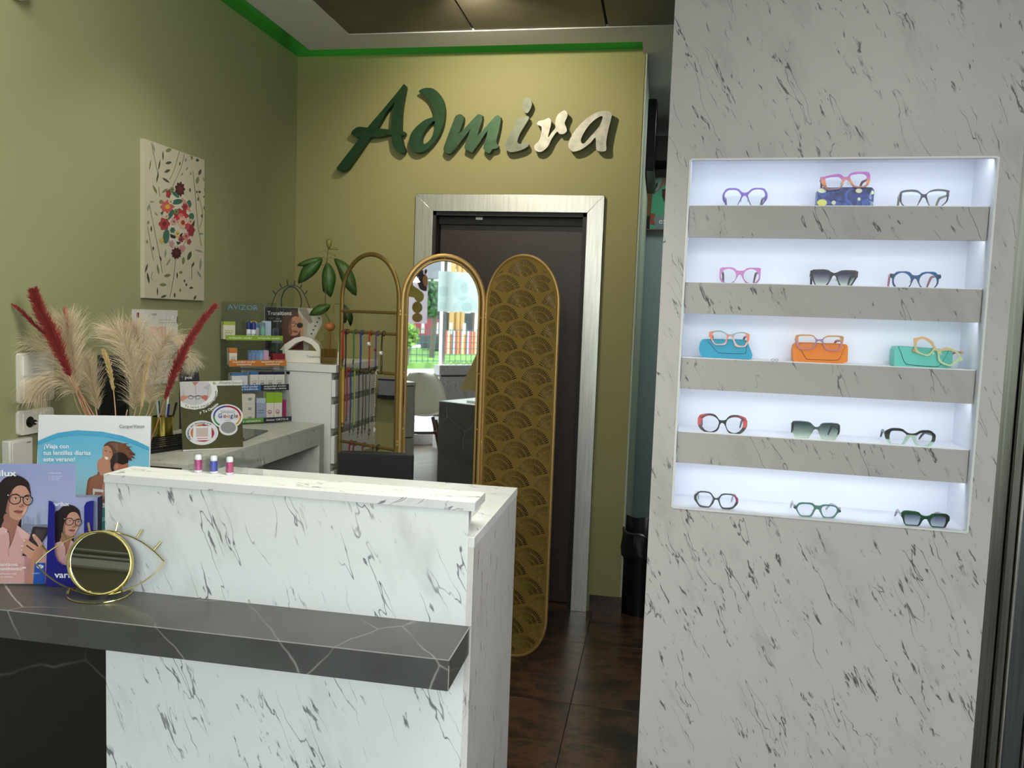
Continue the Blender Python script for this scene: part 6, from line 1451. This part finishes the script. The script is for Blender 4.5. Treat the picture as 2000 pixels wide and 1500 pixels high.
zt_ = TE.px(569, 620)[1]; MB().tube([(TE.px(569, 620)[0], 0, zt_), (TE.px(569, 620)[0], 0, 0)], .002, n=6).build('stem', TEALM, g, sm=True); MB().lathe([(.002, 0), (.04, 0), (.04, .003), (.002, .004)], TE.px(569, 620)[0], 0).build('base', TEALM, g, sm=True)
# avocado plant in a glass bottle
TP = Fr((-1.50, 3.455, CZ), 12)
bx_, bz_ = TP.px(642, 709); g = thing('glass_bottle', 'square clear glass bottle of water with roots on the white cabinet', 'bottle', TP.M @ Matrix.Translation((bx_, 0, 0)))
hw = (TP.px(656, 690)[0]-TP.px(627, 690)[0])/2; zsh = TP.px(642, 664)[1]; zn = TP.px(642, 648)[1]
MB().prism(roundpoly([(-hw, 0), (hw, 0), (hw, zsh-.008), (hw*.5, zsh), (hw*.42, zn), (-hw*.42, zn), (-hw*.5, zsh), (-hw, zsh-.008)], .12, 2), -hw, hw).build('bottle', glass('bottle_glass', (232, 232, 216), .10), g)
MB().prism([(-hw+.003, .004), (hw-.003, .004), (hw-.003, zsh*.62), (-hw+.003, zsh*.62)], -hw+.003, hw-.003).build('water', glass('brown_water', (204, 176, 128), .04), g)
pl_ = thing('avocado_plant', 'avocado seedling with large green leaves growing from the glass bottle', 'plant', TP.M)
sx_, sz_ = TP.px(644, 638); sr = (TP.px(655, 638)[0]-TP.px(634, 638)[0])/2
MB().ball((sx_, 0, sz_), sr, (168, 106, 58), n=14, sz=.86).build('seed', LEAF, pl_, sm=True)
st = [(645, 640), (643, 625), (636, 612), (635.5, 590), (636, 560), (637.5, 520), (640, 496), (642, 478)]
MB().tube([(a, 0, b) for a, b in smooth(TP.pts(st), 4, False)], lambda t: .0032-.0016*t, (70, 76, 40), n=8).build('stem', LEAF, pl_, sm=True)
rm = MB()
for i_ in range(9):
    a0 = random.uniform(-.6, .6); P = [(sx_, 0, sz_-sr*.7)]
    for q_ in range(5): P.append((sx_+math.sin(a0)*hw*.55*min(1, q_/2.5)+random.uniform(-.006, .006), random.uniform(-.012, .012), max(.01, sz_-sr-.02-q_*.022)))
    rm.tube(smooth(P, 3, False), .0013, (176, 130, 84), n=5)
rm.build('roots', LEAF, pl_, sm=True)
CRL = (400, 450, .2)
def leaf(P, c, bend=.02, mid=None, y=0.0):
    Q = smooth(TP.pts(crop(*CRL, P)), 2); cx_ = sum(a for a, b in Q)/len(Q); czz = sum(b for a, b in Q)/len(Q)
    Q = dens(Q, .008)
    mb = MB(); V = [(cx_, y-.006, czz)]; F = []
    for f_ in (.5, 1.0):
        for a, b in Q: V.append((cx_+(a-cx_)*f_, y-.006+bend*f_*f_, czz+(b-czz)*f_))
    n = len(Q)
    for i in range(n):
        j = (i+1) % n; F.append((0, 1+i, 1+j)); F.append((1+i, 1+n+i, 1+n+j, 1+j))
    mb.add(V, F, lambda x, yy, z: tuple(q*(.86+.3*random.random()) for q in c)); o = mb.build('leaf', LEAF, pl_, sm=True)
    s2 = o.modifiers.new('thick', 'SOLIDIFY'); s2.thickness = .0006
GL = (62, 94, 42)
leaf([(1140, 262), (1040, 268), (950, 300), (895, 340), (950, 350), (1040, 330), (1110, 310)], (70, 100, 52), .01, y=.006)
leaf([(1145, 275), (1110, 275), (1030, 300), (955, 350), (918, 430), (904, 520), (1000, 480), (1080, 415), (1130, 335)], GL)
leaf([(1195, 315), (1160, 360), (1140, 450), (1150, 590), (1180, 610), (1225, 655), (1255, 590), (1280, 470), (1265, 400), (1230, 340)], GL, y=-.01)
leaf([(1255, 272), (1330, 290), (1400, 340), (1450, 430), (1475, 530), (1475, 640), (1390, 580), (1330, 490), (1290, 370)], GL)
leaf([(1205, 82), (1235, 90), (1236, 140), (1215, 182), (1195, 160), (1185, 110)], (122, 124, 50), .006); leaf([(1215, 185), (1260, 165), (1305, 190), (1250, 188)], (110, 116, 60), .004); leaf([(1095, 218), (1130, 190), (1170, 198), (1120, 208)], (150, 152, 110), .004); leaf([(1212, 220), (1260, 225), (1282, 258), (1245, 236)], (120, 124, 70), .004)
leaf([(1015, 828), (1060, 760), (1120, 725), (1225, 722), (1200, 780), (1150, 820), (1080, 832)], GL, y=-.008); leaf([(1325, 718), (1380, 740), (1430, 800), (1440, 870), (1415, 940), (1385, 860), (1370, 905), (1325, 880)], (38, 62, 32), y=.004)
for P in ([(1195, 300), (1160, 340), (1140, 330)], [(1195, 290), (1225, 262), (1255, 272)], [(1195, 290), (1160, 262), (1140, 268)], [(1200, 250), (1190, 210), (1165, 198)], [(1200, 310), (1196, 330)], [(1215, 850), (1180, 810), (1150, 815)], [(1250, 840), (1262, 740), (1280, 718), (1330, 720)]):
    MB().tube([(a, -.002, b) for a, b in smooth(TP.pts(crop(*CRL, P)), 3, False)], .0012, (84, 92, 50), n=5).build('leaf_stalk', LEAF, pl_, sm=True)

# ------------------------------------------------------------------ rubbish bin by the wall end
bO = Vector((-.035, 4.02, 0.0005)); g = thing('waste_bin', 'black waste bin with a black liner bag in the passage beside the wall end', 'bin', bO)
MB().lathe([(.002, 0), (.095, 0), (.12, .40), (.122, .405), (.118, .405), (.092, .01), (.002, .01)], n=28).build('body', BLACKM, g, sm=True)
lv = MB(); prof = []
n_ = 40; V = []; F = []
for j_, (r, z) in enumerate(((.122, .30), (.126, .34), (.124, .40), (.130, .425), (.118, .43), (.108, .39), (.100, .30))):
    for k_ in range(n_):
        t = 2*math.pi*k_/n_; q = r*(1+.04*math.sin(k_*1.1+j_)+.02*math.sin(k_*2.3)); V.append((q*math.cos(t), q*math.sin(t), z+.008*math.sin(k_*.9)+(.03*math.cos(t-2.6) if 1 < j_ < 5 else 0)))
for j_ in range(6):
    for k_ in range(n_): F.append((j_*n_+k_, j_*n_+(k_+1) % n_, (j_+1)*n_+(k_+1) % n_, (j_+1)*n_+k_))
lv.add(V, F); lv.build('liner_bag', plain('black_bag', (30, 32, 34), .28, bump=.6, bs=60), g, sm=True)

# ------------------------------------------------------------------ dried grasses in a vase
VF = Fr((-1.60, 2.13, ZS), 10)
vx, _ = VF.px(228, 812); g = thing('vase', 'white ceramic vase holding the dried grasses, mostly hidden behind the holiday poster', 'vase', VF.M @ Matrix.Translation((vx, .0, 0)))
MB().lathe([(.002, 0), (.05, 0), (.062, .06), (.055, .13), (.04, .17), (.044, .18), (.038, .178), (.036, .165), (.05, .12), (.055, .06), (.046, .008), (.002, .008)], n=32, col=(222, 222, 216)).build('body', PLAST, g, sm=True)
GRASS = plain('dry_grass', (196, 178, 146), .8); HAIRM = printmat('plume_hair', .85)
def grass(label, stem, plume, n, L_, droop, spread, c, cs, hw=.0005, name='pampas_stem', yb=0.0, up=.55, cat='dried grass', twist=0.0, segs=5, taper=True):
    g = thing(name, label, cat, VF.M, 'dried grasses in the vase')
    sp_ = [Vector((a, yb, b)) for a, b in VF.pts(stem, yb)]; pp = [Vector((a, yb, b)) for a, b in VF.pts(plume, yb)]
    root = Vector((vx+(sp_[0].x-vx)*.25, yb*.2, .012)); neck = Vector((vx+(sp_[0].x-vx)*.35, yb*.3, .17))
    full = [root, neck]+sp_
    MB().tube(smooth([tuple(p) for p in full], 4, False), lambda t: .0024-.0010*t, cs, n=6).build('stem', PLASTD, g, sm=True)
    rach = [Vector(p) for p in smooth([tuple(p) for p in pp], 6, False)]
    mb = MB(); V = []; F = []; C_ = []
    N_ = len(rach)
    n = int(n*1.7)
    for i in range(n):
        t = (i+random.random())/n; k = t*(N_-1); a = int(k); p = rach[a].lerp(rach[min(a+1, N_-1)], k-a)
        d = (rach[min(a+1, N_-1)]-rach[max(a-1, 0)]).normalized()
        ph = random.uniform(0, 2*math.pi); side = Vector((math.cos(ph), math.sin(ph)*.8, .0)); side -= d*side.dot(d)
        if side.length < 1e-3: side = Vector((1, 0, 0))
        side.normalize()
        sl_ = (math.sin(math.pi*min(1, (t*.92+.08)))**.6 if taper else (.35+.65*min(1, t*4))*(1-.55*t))
        ln = L_*random.uniform(.55, 1.15)*max(.25, sl_)
        v = (d*up+side*spread*random.uniform(.4, 1.0)).normalized(); q = p.copy(); pts_ = [q.copy()]
        for s_ in range(segs):
            q = q+v*(ln/segs); v = (v+Vector((0, 0, -droop*random.uniform(.5, 1.3)))+Vector((random.gauss(0, .06), random.gauss(0, .06), random.gauss(0, .05)))).normalized(); pts_.append(q.copy())
        kk = random.uniform(.80, 1.10); cc = tuple(x*kk for x in c); ct = tuple(min(255, x*1.08) for x in cc)
        wv = v.cross(Vector((0, 1, 0))); wv = wv.normalized() if wv.length > .1 else Vector((1, 0, 0))
        b = len(V)
        for s_, q in enumerate(pts_):
            w_ = hw*(1-.75*s_/segs)
            V += [q+wv*w_, q-wv*w_]; col_ = lin(mixc(cc, ct, s_/segs)); C_ += [col_, col_]
        for s_ in range(segs): F.append((b+2*s_, b+2*s_+1, b+2*s_+3, b+2*s_+2))
    mb.v = [tuple(v) for v in V]; mb.f = F; mb.c = C_; mb.m = [0]*len(F)
    o = mb.build('plume', HAIRM, g); o['kind'] = 'stuff'
    MB().tube([tuple(p) for p in rach], .0012, tuple(x*.85 for x in c), n=5).build('rachis', PLASTD, g, sm=True)
PLASTD = printmat('dry_stalk', .8)
CR1 = (214, 196, 166); CR2 = (196, 176, 146); RD = (142, 48, 45); STK = (196, 166, 126); STR = (176, 116, 92)
grass('big cream plume arching over to the wall switch', [(168, 812), (150, 768)], [(150, 768), (132, 745), (108, 738), (84, 750), (66, 775)], 520, .12, .34, .75, CR1, STK, yb=.0)
grass('cream plume standing upright behind the thick red one', [(178, 812), (158, 770)], [(152, 755), (145, 720), (138, 680), (134, 645), (128, 625)], 620, .105, .10, .75, CR1, STK, yb=.03, up=.9)
grass('cream plume reaching furthest towards the wall switch', [(160, 812), (140, 760)], [(138, 745), (118, 705), (90, 678), (60, 668), (30, 690)], 480, .085, .20, .7, CR1, STK, yb=.05)
grass('brownish cream plume hanging low in the middle', [(190, 812), (186, 780)], [(192, 800), (184, 765), (176, 730), (168, 700)], 380, .075, .12, .55, CR2, STK, yb=.02, up=.7)
grass('tall cream plume nodding leftwards over the centre', [(262, 812), (268, 775)], [(262, 800), (262, 745), (252, 690), (232, 655), (206, 642)], 620, .10, .14, .7, CR1, STK, yb=.02, up=.7)
grass('cream plume at the centre right, upright', [(272, 812), (276, 775)], [(272, 790), (278, 740), (276, 690), (268, 655), (256, 640)], 560, .10, .12, .65, CR2, STK, yb=.05, up=.75)
grass('pale plume bending right towards the red spike', [(286, 812), (296, 770)], [(292, 790), (304, 730), (312, 690), (326, 662), (346, 664)], 560, .095, .22, .7, CR1, STK, yb=.03, up=.6)
grass('wispy pale plume drooping furthest right over the black card', [(290, 815), (308, 775)], [(305, 785), (325, 720), (345, 690), (362, 695), (372, 715)], 420, .085, .30, .7, (206, 196, 170), STK, yb=.06)
grass('narrow tan ear of grass standing alone in the middle', [(226, 812), (222, 765)], [(222, 765), (217, 735), (209, 705), (202, 684)], 260, .024, .02, .5, (200, 176, 120), STK, hw=.0011, name='wheat_stem', yb=-.02, up=1.0)
grass('thin beige ear of grass right of the vase centre', [(246, 812), (249, 800)], [(276, 800), (280, 760), (286, 720), (292, 690)], 140, .022, .02, .5, (196, 172, 126), STK, hw=.0010, name='wheat_stem', yb=-.02, up=1.0)
grass('thickest red dyed plume leaning left', [(184, 812), (160, 772), (138, 735)], [(137, 735), (118, 690), (100, 650), (82, 615), (72, 590), (67, 572)], 1200, .046, .0, .85, RD, STR, hw=.0013, name='red_grass_stem', yb=-.04, up=.8, taper=False)
grass('thin red spike leaning furthest left', [(176, 812), (150, 770), (100, 670)], [(95, 660), (72, 638), (48, 614), (25, 595)], 300, .024, .0, .5, (140, 44, 44), STR, hw=.0010, name='red_grass_stem', yb=-.01, up=1.2)
grass('small pink-red tip above the upright cream plume', [(170, 812), (150, 740), (138, 660)], [(138, 655), (132, 630), (127, 603)], 300, .022, .0, .6, (196, 92, 84), STR, hw=.0010, name='red_grass_stem', yb=.03, up=1.2)
grass('long red dyed plume leaning right towards the acrylic display', [(262, 905), (294, 862), (322, 780)], [(322, 782), (338, 735), (352, 700), (374, 660), (396, 626), (419, 599)], 1000, .036, .0, .75, (138, 48, 45), STR, hw=.0013, name='red_grass_stem', yb=-.04, up=.9, taper=False)
# ------------------------------------------------------------------ behind the viewer: shop window and street, seen in the mirror
d_ = (HR-HL).normalized(); MN = Vector((d_.y, -d_.x, 0))
def mray(u, v):
    r = ray(u, v); t = ((HL-EYE).dot(MN))/(r.dot(MN)); P = EYE+r*t; return P, r-2*r.dot(MN)*MN
def mY(u, v, y):
    P, r = mray(u, v); return P+r*((y-P.y)/r.y)
def mZ(u, v, z):
    P, r = mray(u, v); return P+r*((z-P.z)/r.z)
YW = -1.62
# window wall
struct(MB().box(XL-.2, XR+.1, YF-.15, YF, 2.62, 3.0).box(XL-.2, -1.3, YF-.15, YF, 0, 2.62).build('wall_front', plain('brown_grey_header', (148, 136, 118), .5)))
wn_ = thing('window_1', None, None, (0, 0, 0)); wn_['kind'] = 'structure'
wx = mY(866, 600, YF-.03).x
for a, b in ((-1.3, wx-.02), (wx+.02, XR)): MB().box(a, b, YF-.04, YF-.03, .12, 2.62).build('pane', glass('shop_window_glass', (244, 250, 250), .03), wn_)
MB().box(wx-.02, wx+.02, YF-.07, YF, 0, 2.62).build('mullion', STEEL, wn_)
MB().box(-1.3, XR, YF-.07, YF, 0, .12).build('sill', MARB_C, wn_)
# posters hung in the window
TRANSL, _nt, _b = newmat('backlit_paper'); _a = N(_nt, 'ShaderNodeVertexColor', layer_name='Col'); _t = N(_nt, 'ShaderNodeBsdfTranslucent'); _mx = N(_nt, 'ShaderNodeMixShader'); _mx.inputs[0].default_value = .6
L(_nt, _a.outputs[0], _b.inputs['Base Color']); L(_nt, _a.outputs[0], _t.inputs[0]); L(_nt, _b.outputs[0], _mx.inputs[1]); L(_nt, _t.outputs[0], _mx.inputs[2]); L(_nt, _mx.outputs[0], _nt.nodes['Material Output'].inputs[0])
def wboard(name, label, y, P, c, th=.004):
    Q = [mY(u, v, y) for u, v in P]; xa, xb = min(q.x for q in Q), max(q.x for q in Q); za, zb = min(q.z for q in Q), max(q.z for q in Q)
    g = thing(name, label, 'poster', (0, y, 0)); MB().box(xa, xb, -th, 0, za, zb, c).build('sheet', TRANSL, g); return g, xa, xb, za, zb
g, xa, xb, za, zb = wboard('fruit_poster', 'grey poster of stacked yellow fruit seen in the arched mirror', YF+.05, [(760, 500), (834, 632)], (206, 198, 202))
put = MB(); k_ = [0]
def mput(P, c, y=YF+.05):
    k_[0] += 1; Q = [mY(770+a*.1533, 490+b*.1533, y) for a, b in P]; Q = smooth([(q.x, q.z) for q in Q], 2)[::-1]
    mbx = MB(); mbx.flat(Q, 0, c); V = [(x, .0006*k_[0], z) for x, _y, z in mbx.v]; n = len(put.v); put.v += V; put.c += mbx.c
    put.f += [tuple(n+i for i in reversed(f)) for f in mbx.f]; put.m += [0]*len(mbx.f)
Yl, Yd, Br = (196, 176, 70), (168, 146, 60), (72, 54, 54)
for P, c in (([(240, 340), (290, 270), (360, 240), (370, 300), (290, 345)], Br), ([(385, 250), (405, 228), (420, 260), (400, 300), (385, 290)], (110, 56, 44)), ([(300, 360), (340, 310), (410, 310), (415, 480), (400, 515), (330, 490), (300, 420)], Br), ([(360, 350), (395, 305), (425, 350), (420, 450), (380, 440)], (216, 150, 96)), ([(140, 460), (160, 390), (210, 390), (240, 460)], Br),
             ([(130, 480), (190, 420), (280, 470), (340, 520), (300, 600), (130, 560)], Yl), (ell(315, 580, 62, 74, 16), Yl), (ell(290, 720, 66, 74, 16), Yd), (ell(290, 850, 66, 60, 16), (176, 140, 64))): mput(P, c)
put.build('print', PRINT, g)
g, xa, xb, za, zb = wboard('window_poster', 'pale translucent poster with a faint portrait hanging in the shop window', YF+.04, [(857, 529), (938, 611)], (226, 234, 232))
put = MB(); k_ = [0]
for P, c in (([(760, 560), (770, 400), (850, 350), (930, 400), (940, 560), (860, 640)], (196, 208, 206)), (ell(890, 470, 44, 70, 14), (220, 226, 224)), ([(840, 600), (1000, 600), (1050, 760), (740, 760)], (204, 214, 212)), ([(580, 460), (680, 460), (680, 570), (580, 570)], (190, 204, 204)), ([(580, 660), (660, 660), (660, 740), (580, 740)], (190, 204, 204)), ([(870, 670), (980, 670), (980, 760), (870, 760)], (192, 206, 206))): mput(P, c, YF+.04)
put.build('print', glass('faint_print_film', (222, 230, 230), 0.0), g)
# marble plinth in the window, spectacles on it
q0, q1 = mY(849, 712, -1.42), mY(936, 712, -1.42)
g = thing('window_plinth', 'white marble-look display plinth in the shop window seen in the mirror', 'plinth', (q0.x, -1.3, 0))
H_ = q0.z
MB().box(0, .75, -.12, 0, 0, H_-.125).build('lower_block', MARB_C, g, bevel=.001); MB().box(.02, .72, -.118, -.01, H_-.125, H_-.105).build('shadow_gap', BLACKM, g); MB().box(-.006, .75, -.125, .004, H_-.105, H_).build('top_block', MARB_C, g, bevel=.001)
for k_i, (u, v, c, lab) in enumerate(((886, 706, (24, 24, 28), 'dark eyeglasses on the window plinth, seen from behind in the mirror'), (912, 696, (30, 28, 30), 'dark eyeglasses further along the window plinth seen in the mirror'))):
    q = mY(u, 712, -1.34); gI = thing('eyeglasses', lab, 'eyeglasses', (q.x, -1.345, H_+.0005), 'eyeglasses on the window plinth')
    for s_ in (-1, 1):
        MB().tube([(a, 0, b) for a, b in ell(s_*.034, .024, .028, .022, 20)], .0022, c, closed=True, n=6).build('rim', PLAST, gI, sm=True); MB().tube([(s_*.064, 0, .032), (s_*.062, -.04, .03), (s_*.058, -.065, .002)], .002, c, n=6).build('temple', PLAST, gI, sm=True)
    MB().tube([(-.008, 0, .026), (0, 0, .030), (.008, 0, .026)], .002, c, n=6).build('bridge', PLAST, gI, sm=True)
# dark marble desk with a gold tablet mirror
a_ = mZ(853, 945, 0); b_ = mZ(925, 960, 0); ang = math.degrees(math.atan2(b_.y-a_.y, b_.x-a_.x)); Ln = (b_-a_).length
g = thing('fitting_desk', 'dark grey marble fitting desk seen in the arched mirror', 'desk', Matrix.Translation(Vector((a_.x, a_.y, 0))) @ Matrix.Rotation(R_(ang), 4, 'Z'))
hD = .715
MB().box(0, Ln+.02, -.04, 0, 0, hD).build('end_panel', DARKM, g, bevel=.001); MB().box(0, Ln+.10, -.85, -.04, hD-.03, hD).build('desk_top', WHITEP, g, bevel=.001); MB().box(.05, Ln, -.85, -.81, 0, hD-.03).build('end_panel', DARKM, g)
gm = thing('desk_mirror', 'gold-backed tilted desk mirror on a white base seen in the arched mirror', 'mirror', Matrix.Translation(Vector((a_.x, a_.y, hD+.0005))) @ Matrix.Rotation(R_(ang), 4, 'Z'))
MB().box(.22, .42, -.22, -.10, 0, .02).build('base', WHITEP, gm, bevel=.002); MB().tube([(.33, -.16, .02), (.33, -.16, .20)], .008, n=10).build('post', STEEL, gm, sm=True)
MB().add([(.14, -.10, .10), (.45, -.10, .10), (.50, -.22, .42), (.22, -.22, .42), (.14, -.106, .098), (.45, -.106, .098), (.50, -.226, .418), (.22, -.226, .418)], [(0, 1, 2, 3), (7, 6, 5, 4), (0, 4, 5, 1), (1, 5, 6, 2), (2, 6, 7, 3), (3, 7, 4, 0)]).build('back_plate', GOLDD, gm)
# shell chair
c0 = mZ(815, 888, 0); sc0 = Vector((.80, -1.02, 0)); sc0 = mZ(826, 812, .44); 
g = thing('shell_chair', 'white moulded shell chair with brown wooden legs seen in the arched mirror', 'chair', Matrix.Translation(Vector((sc0.x, sc0.y, 0))) @ Matrix.Rotation(R_(200), 4, 'Z'))
V = []; F = []; nu, nv_ = 18, 16
for i in range(nu+1):
    s_ = i/nu
    for j in range(nv_+1):
        t = j/nv_*2-1
        if s_ < .5: yy = -.22+.40*(s_/.5); zz = .45-.03*math.sin(math.pi*s_*1.2); wd = .23; cup = .05*t*t+.02
        else: q_ = (s_-.5)/.5; yy = .18+.10*q_; zz = .43+.42*q_; wd = .24-.12*q_**3; cup = .0
        yy2 = yy-(.14*t*t if s_ >= .5 else .14*t*t*max(0, (s_-.3)/.2)*.6)
        zz2 = zz+(cup*1.2 if s_ < .5 else .0)
        V.append((wd*t*(1.0 if abs(t) < .99 else .99), yy2, zz2))
for i in range(nu):
    for j in range(nv_): a = i*(nv_+1)+j; F.append((a, a+1, a+nv_+2, a+nv_+1))
o = MB().add(V, F, (226, 222, 210)).build('shell', PLAST, g, sm=True); md_ = o.modifiers.new('s', 'SOLIDIFY'); md_.thickness = .012
LG = plain('walnut_leg', (92, 52, 38), .4)
for sx in (-1, 1):
    for sy in (-1, 1): MB().tube([(sx*.11, sy*.10-.02, .415), (sx*.21, sy*.20-.02, .002)], lambda t: .019-.007*t, n=8).build('leg', LG, g, sm=True)
    MB().box(sx*.155-.01, sx*.155+.01, -.17, .13, .26, .285).build('stretcher', LG, g)
MB().box(-.16, .16, -.03, -.005, .26, .285).build('stretcher', LG, g)
# white strips added to the unseen wall as bright lines for the eye mirror
struct(MB().box(-1.86, 2.5, YF, YF+.12, 2.30, 2.36).box(-1.86, 2.5, YF, YF+.05, 2.44, 2.47).box(-1.86, -1.32, YF, YF+.04, 1.93, 1.97).box(-1.86, -1.32, YF, YF+.03, 1.985, 1.995).box(-1.86, -1.32, YF, YF+.03, 2.02, 2.028).build('trim_4', WHITEP))
# street
ZG = -.12
tag(MB().box(-30, 60, -8.6, -1.8, ZG-.1, ZG).build('road', plain('street_asphalt', (150, 152, 158), .8, var=.05, vs=.6)), None, None, kind='structure')
o = MB().box(-30, 60, -9.0, -8.6, ZG-.1, ZG+.12).build('kerb', plain('kerb_stone', (170, 168, 162), .8)); o['kind'] = 'structure'
o = MB().box(-30, 60, -13.0, -9.0, ZG-.1, ZG+.10).build('pavement', plain('pale_pavement', (176, 174, 168), .8, var=.06, vs=2)); o['kind'] = 'structure'
lf_ = MB()
for i in range(1500):
    x, y = random.uniform(0, 12), random.gauss(-7.4, .22); a = random.uniform(0, 6.28); s_ = random.uniform(.03, .06)
    lf_.add([(x, y, ZG+.004), (x+s_*math.cos(a), y+s_*math.sin(a), ZG+.02), (x+s_*1.3*math.cos(a+.7), y+s_*1.3*math.sin(a+.7), ZG+.006)], [(0, 1, 2)], random.choice([(206, 170, 90), (190, 150, 80), (216, 190, 110)]))
tag(lf_.build('fallen_leaves', PRINT), 'yellow leaves lying in a line on the street, seen in the arched mirror', 'leaves', kind='stuff')
o = MB().box(-30, 60, -22, -13.0, ZG-.1, ZG+.25).build('lawn', plain('lawn_green', (110, 150, 70), .9, var=.2, vs=3)); tag(o, None, None, kind='structure')
fn = thing('net_fence', 'green wire net fence in front of the lawn across the street', 'fence', (0, -13.2, ZG+.1))
MN2 = plain('fence_green', (36, 84, 80), .5)
for x in range(2, 16, 2): MB().box(x-.03, x+.03, -.03, .03, 0, 1.25).build('post', MN2, fn)
ws_ = MB()
for x in range(0, 90): ws_.box(1.5+x*.17, 1.515+x*.17, -.006, .006, .0, 1.1)
for z in range(7): ws_.box(1.5, 16.5, -.006, .006, .02+z*.17, .035+z*.17)
ws_.build('wire_net', MN2, fn)['kind'] = 'stuff'
def far(u0, u1, v0, v1, y, col, name, label, cat, depth=.4, mat=None, rows=1, base=None):
    a, b = mY(u0, v0, y), mY(u1, v1, y); x0, x1 = sorted((a.x, b.x)); z0, z1 = sorted((a.z, b.z))
    if base is not None: z0 = base
    g = thing(name, label, cat, ((x0+x1)/2, y, z0)); h = (x1-x0)/2
    MB().box(-h, h, -depth, 0, 0, z1-z0, col).build('body', mat or PRINT, g); return g, h, z1-z0
# facade opposite
fa = thing('street_building', 'pale building with a dark doorway and balconies across the street', 'building', (14, -30, ZG))
MB().box(-22, 30, -3, 0, 0, 14, (190, 186, 178)).build('facade', PRINT, fa)
for i in range(10):
    MB().box(-18+i*4, -16+i*4, 0, .05, 4.6, 6.6, (90, 96, 104)).build('window', PRINT, fa); MB().box(-18.4+i*4, -15.6+i*4, 0, .9, 4.2, 4.35, (200, 198, 192)).build('balcony', PRINT, fa)
    rl = MB()
    for k_i in range(12): rl.box(-18.4+i*4+k_i*.25, -18.36+i*4+k_i*.25, .85, .9, 4.35, 5.2, (70, 74, 80))
    rl.build('railing', PRINT, fa)
for i in range(5): MB().box(-17+i*8, -13+i*8, 0, .05, 0, 3.2, (36, 36, 40)).build('shopfront', PRINT, fa)
g, h, hh = far(834, 862, 486, 545, -14.5, (104, 106, 110), 'grey_awning', 'dark grey awning over a terrace across the street', 'awning', 3.0)
g, h, hh = far(812, 856, 622, 655, -16.5, (150, 44, 56), 'red_kiosk', 'red and white kiosk across the street', 'kiosk', 1.2)
for k_i in range(4): MB().box(-h+.2+k_i*.5, -h+.3+k_i*.5, .001, .02, hh*.1, hh*.8, (220, 210, 210)).build('stripe', PRINT, g)
bk = thing('striped_barrier', 'row of coloured striped panels across the street seen in the mirror', 'barrier', (0, -17.5, ZG+.25))
a, b = mY(868, 646, -17.5), mY(938, 672, -17.5); n_ = 26
cols = [(180, 50, 90), (210, 180, 60), (224, 222, 216), (206, 174, 60), (230, 226, 220), (60, 110, 110), (196, 70, 60), (214, 120, 60), (200, 60, 70), (190, 80, 130)]
for k_i in range(n_):
    x0 = a.x+(b.x-a.x)*k_i/n_; MB().box(x0, x0+(b.x-a.x)/n_*.92, -.05, .05, 0, a.z-ZG-.25, cols[(k_i*7) % 10]).build('panel', PRINT, bk)
g, h, hh = far(874, 922, 610, 646, -18.5, (34, 36, 42), 'dark_van', 'dark vehicle parked across the street seen in the mirror', 'van', 2.0, base=ZG+.3)
for k_i, u in enumerate((881, 892, 901)):
    q = mY(u, 640, -18.0); t_ = thing('wooden_post', ['pale wooden post nearest the window mullion, by the dark van across the street', 'middle pale wooden post in front of the dark van across the street', 'pale wooden post furthest from the mullion, by the dark van across the street'][k_i], 'post', (q.x, -18.0, ZG+.25), 'wooden posts across the street'); MB().tube([(0, 0, 0), (.03, 0, 3.2)], .09, (190, 150, 90), n=8).build('shaft', PRINT, t_)
def tree(u, v, y, r, h, c, lab, name='street_tree', n=2600):
    q = mY(u, v, y); g = thing(name, lab, 'tree', (q.x, y, ZG+.25), 'trees across the street')
    MB().tube([(0, 0, 0), (.1, 0, max(.3, q.z-ZG-.3))], .09, (84, 70, 56), n=8).build('trunk', PRINT, g)
    mb = MB(); zc = q.z-ZG-.25
    for i in range(n//2):
        d = Vector((random.gauss(0, 1), random.gauss(0, 1), random.gauss(0, 1))).normalized()*r*random.uniform(.3, 1)
        p = Vector((d.x, d.y, zc+d.z*h)); a = Vector((random.gauss(0, 1), random.gauss(0, 1), random.gauss(0, 1))).normalized()*.09; b2 = Vector((random.gauss(0, 1), random.gauss(0, 1), random.gauss(0, 1))).normalized()*.09
        k = random.uniform(.7, 1.25); mb.add([p, p+a, p+a+b2, p+b2], [(0, 1, 2, 3)], tuple(x*k for x in c))
    o = mb.build('crown', LEAF, g); o['kind'] = 'stuff'
tree(846, 585, -15.5, .55, 1.0, (66, 110, 60), 'green street tree behind the fruit poster in the mirror')
tree(792, 655, -12.2, .34, .9, (120, 160, 70), 'bright green shrub at the edge of the mirror view', 'street_shrub', 1600)
tree(925, 505, -19.8, .8, .8, (90, 120, 70), 'pale green tree above the window poster in the mirror')
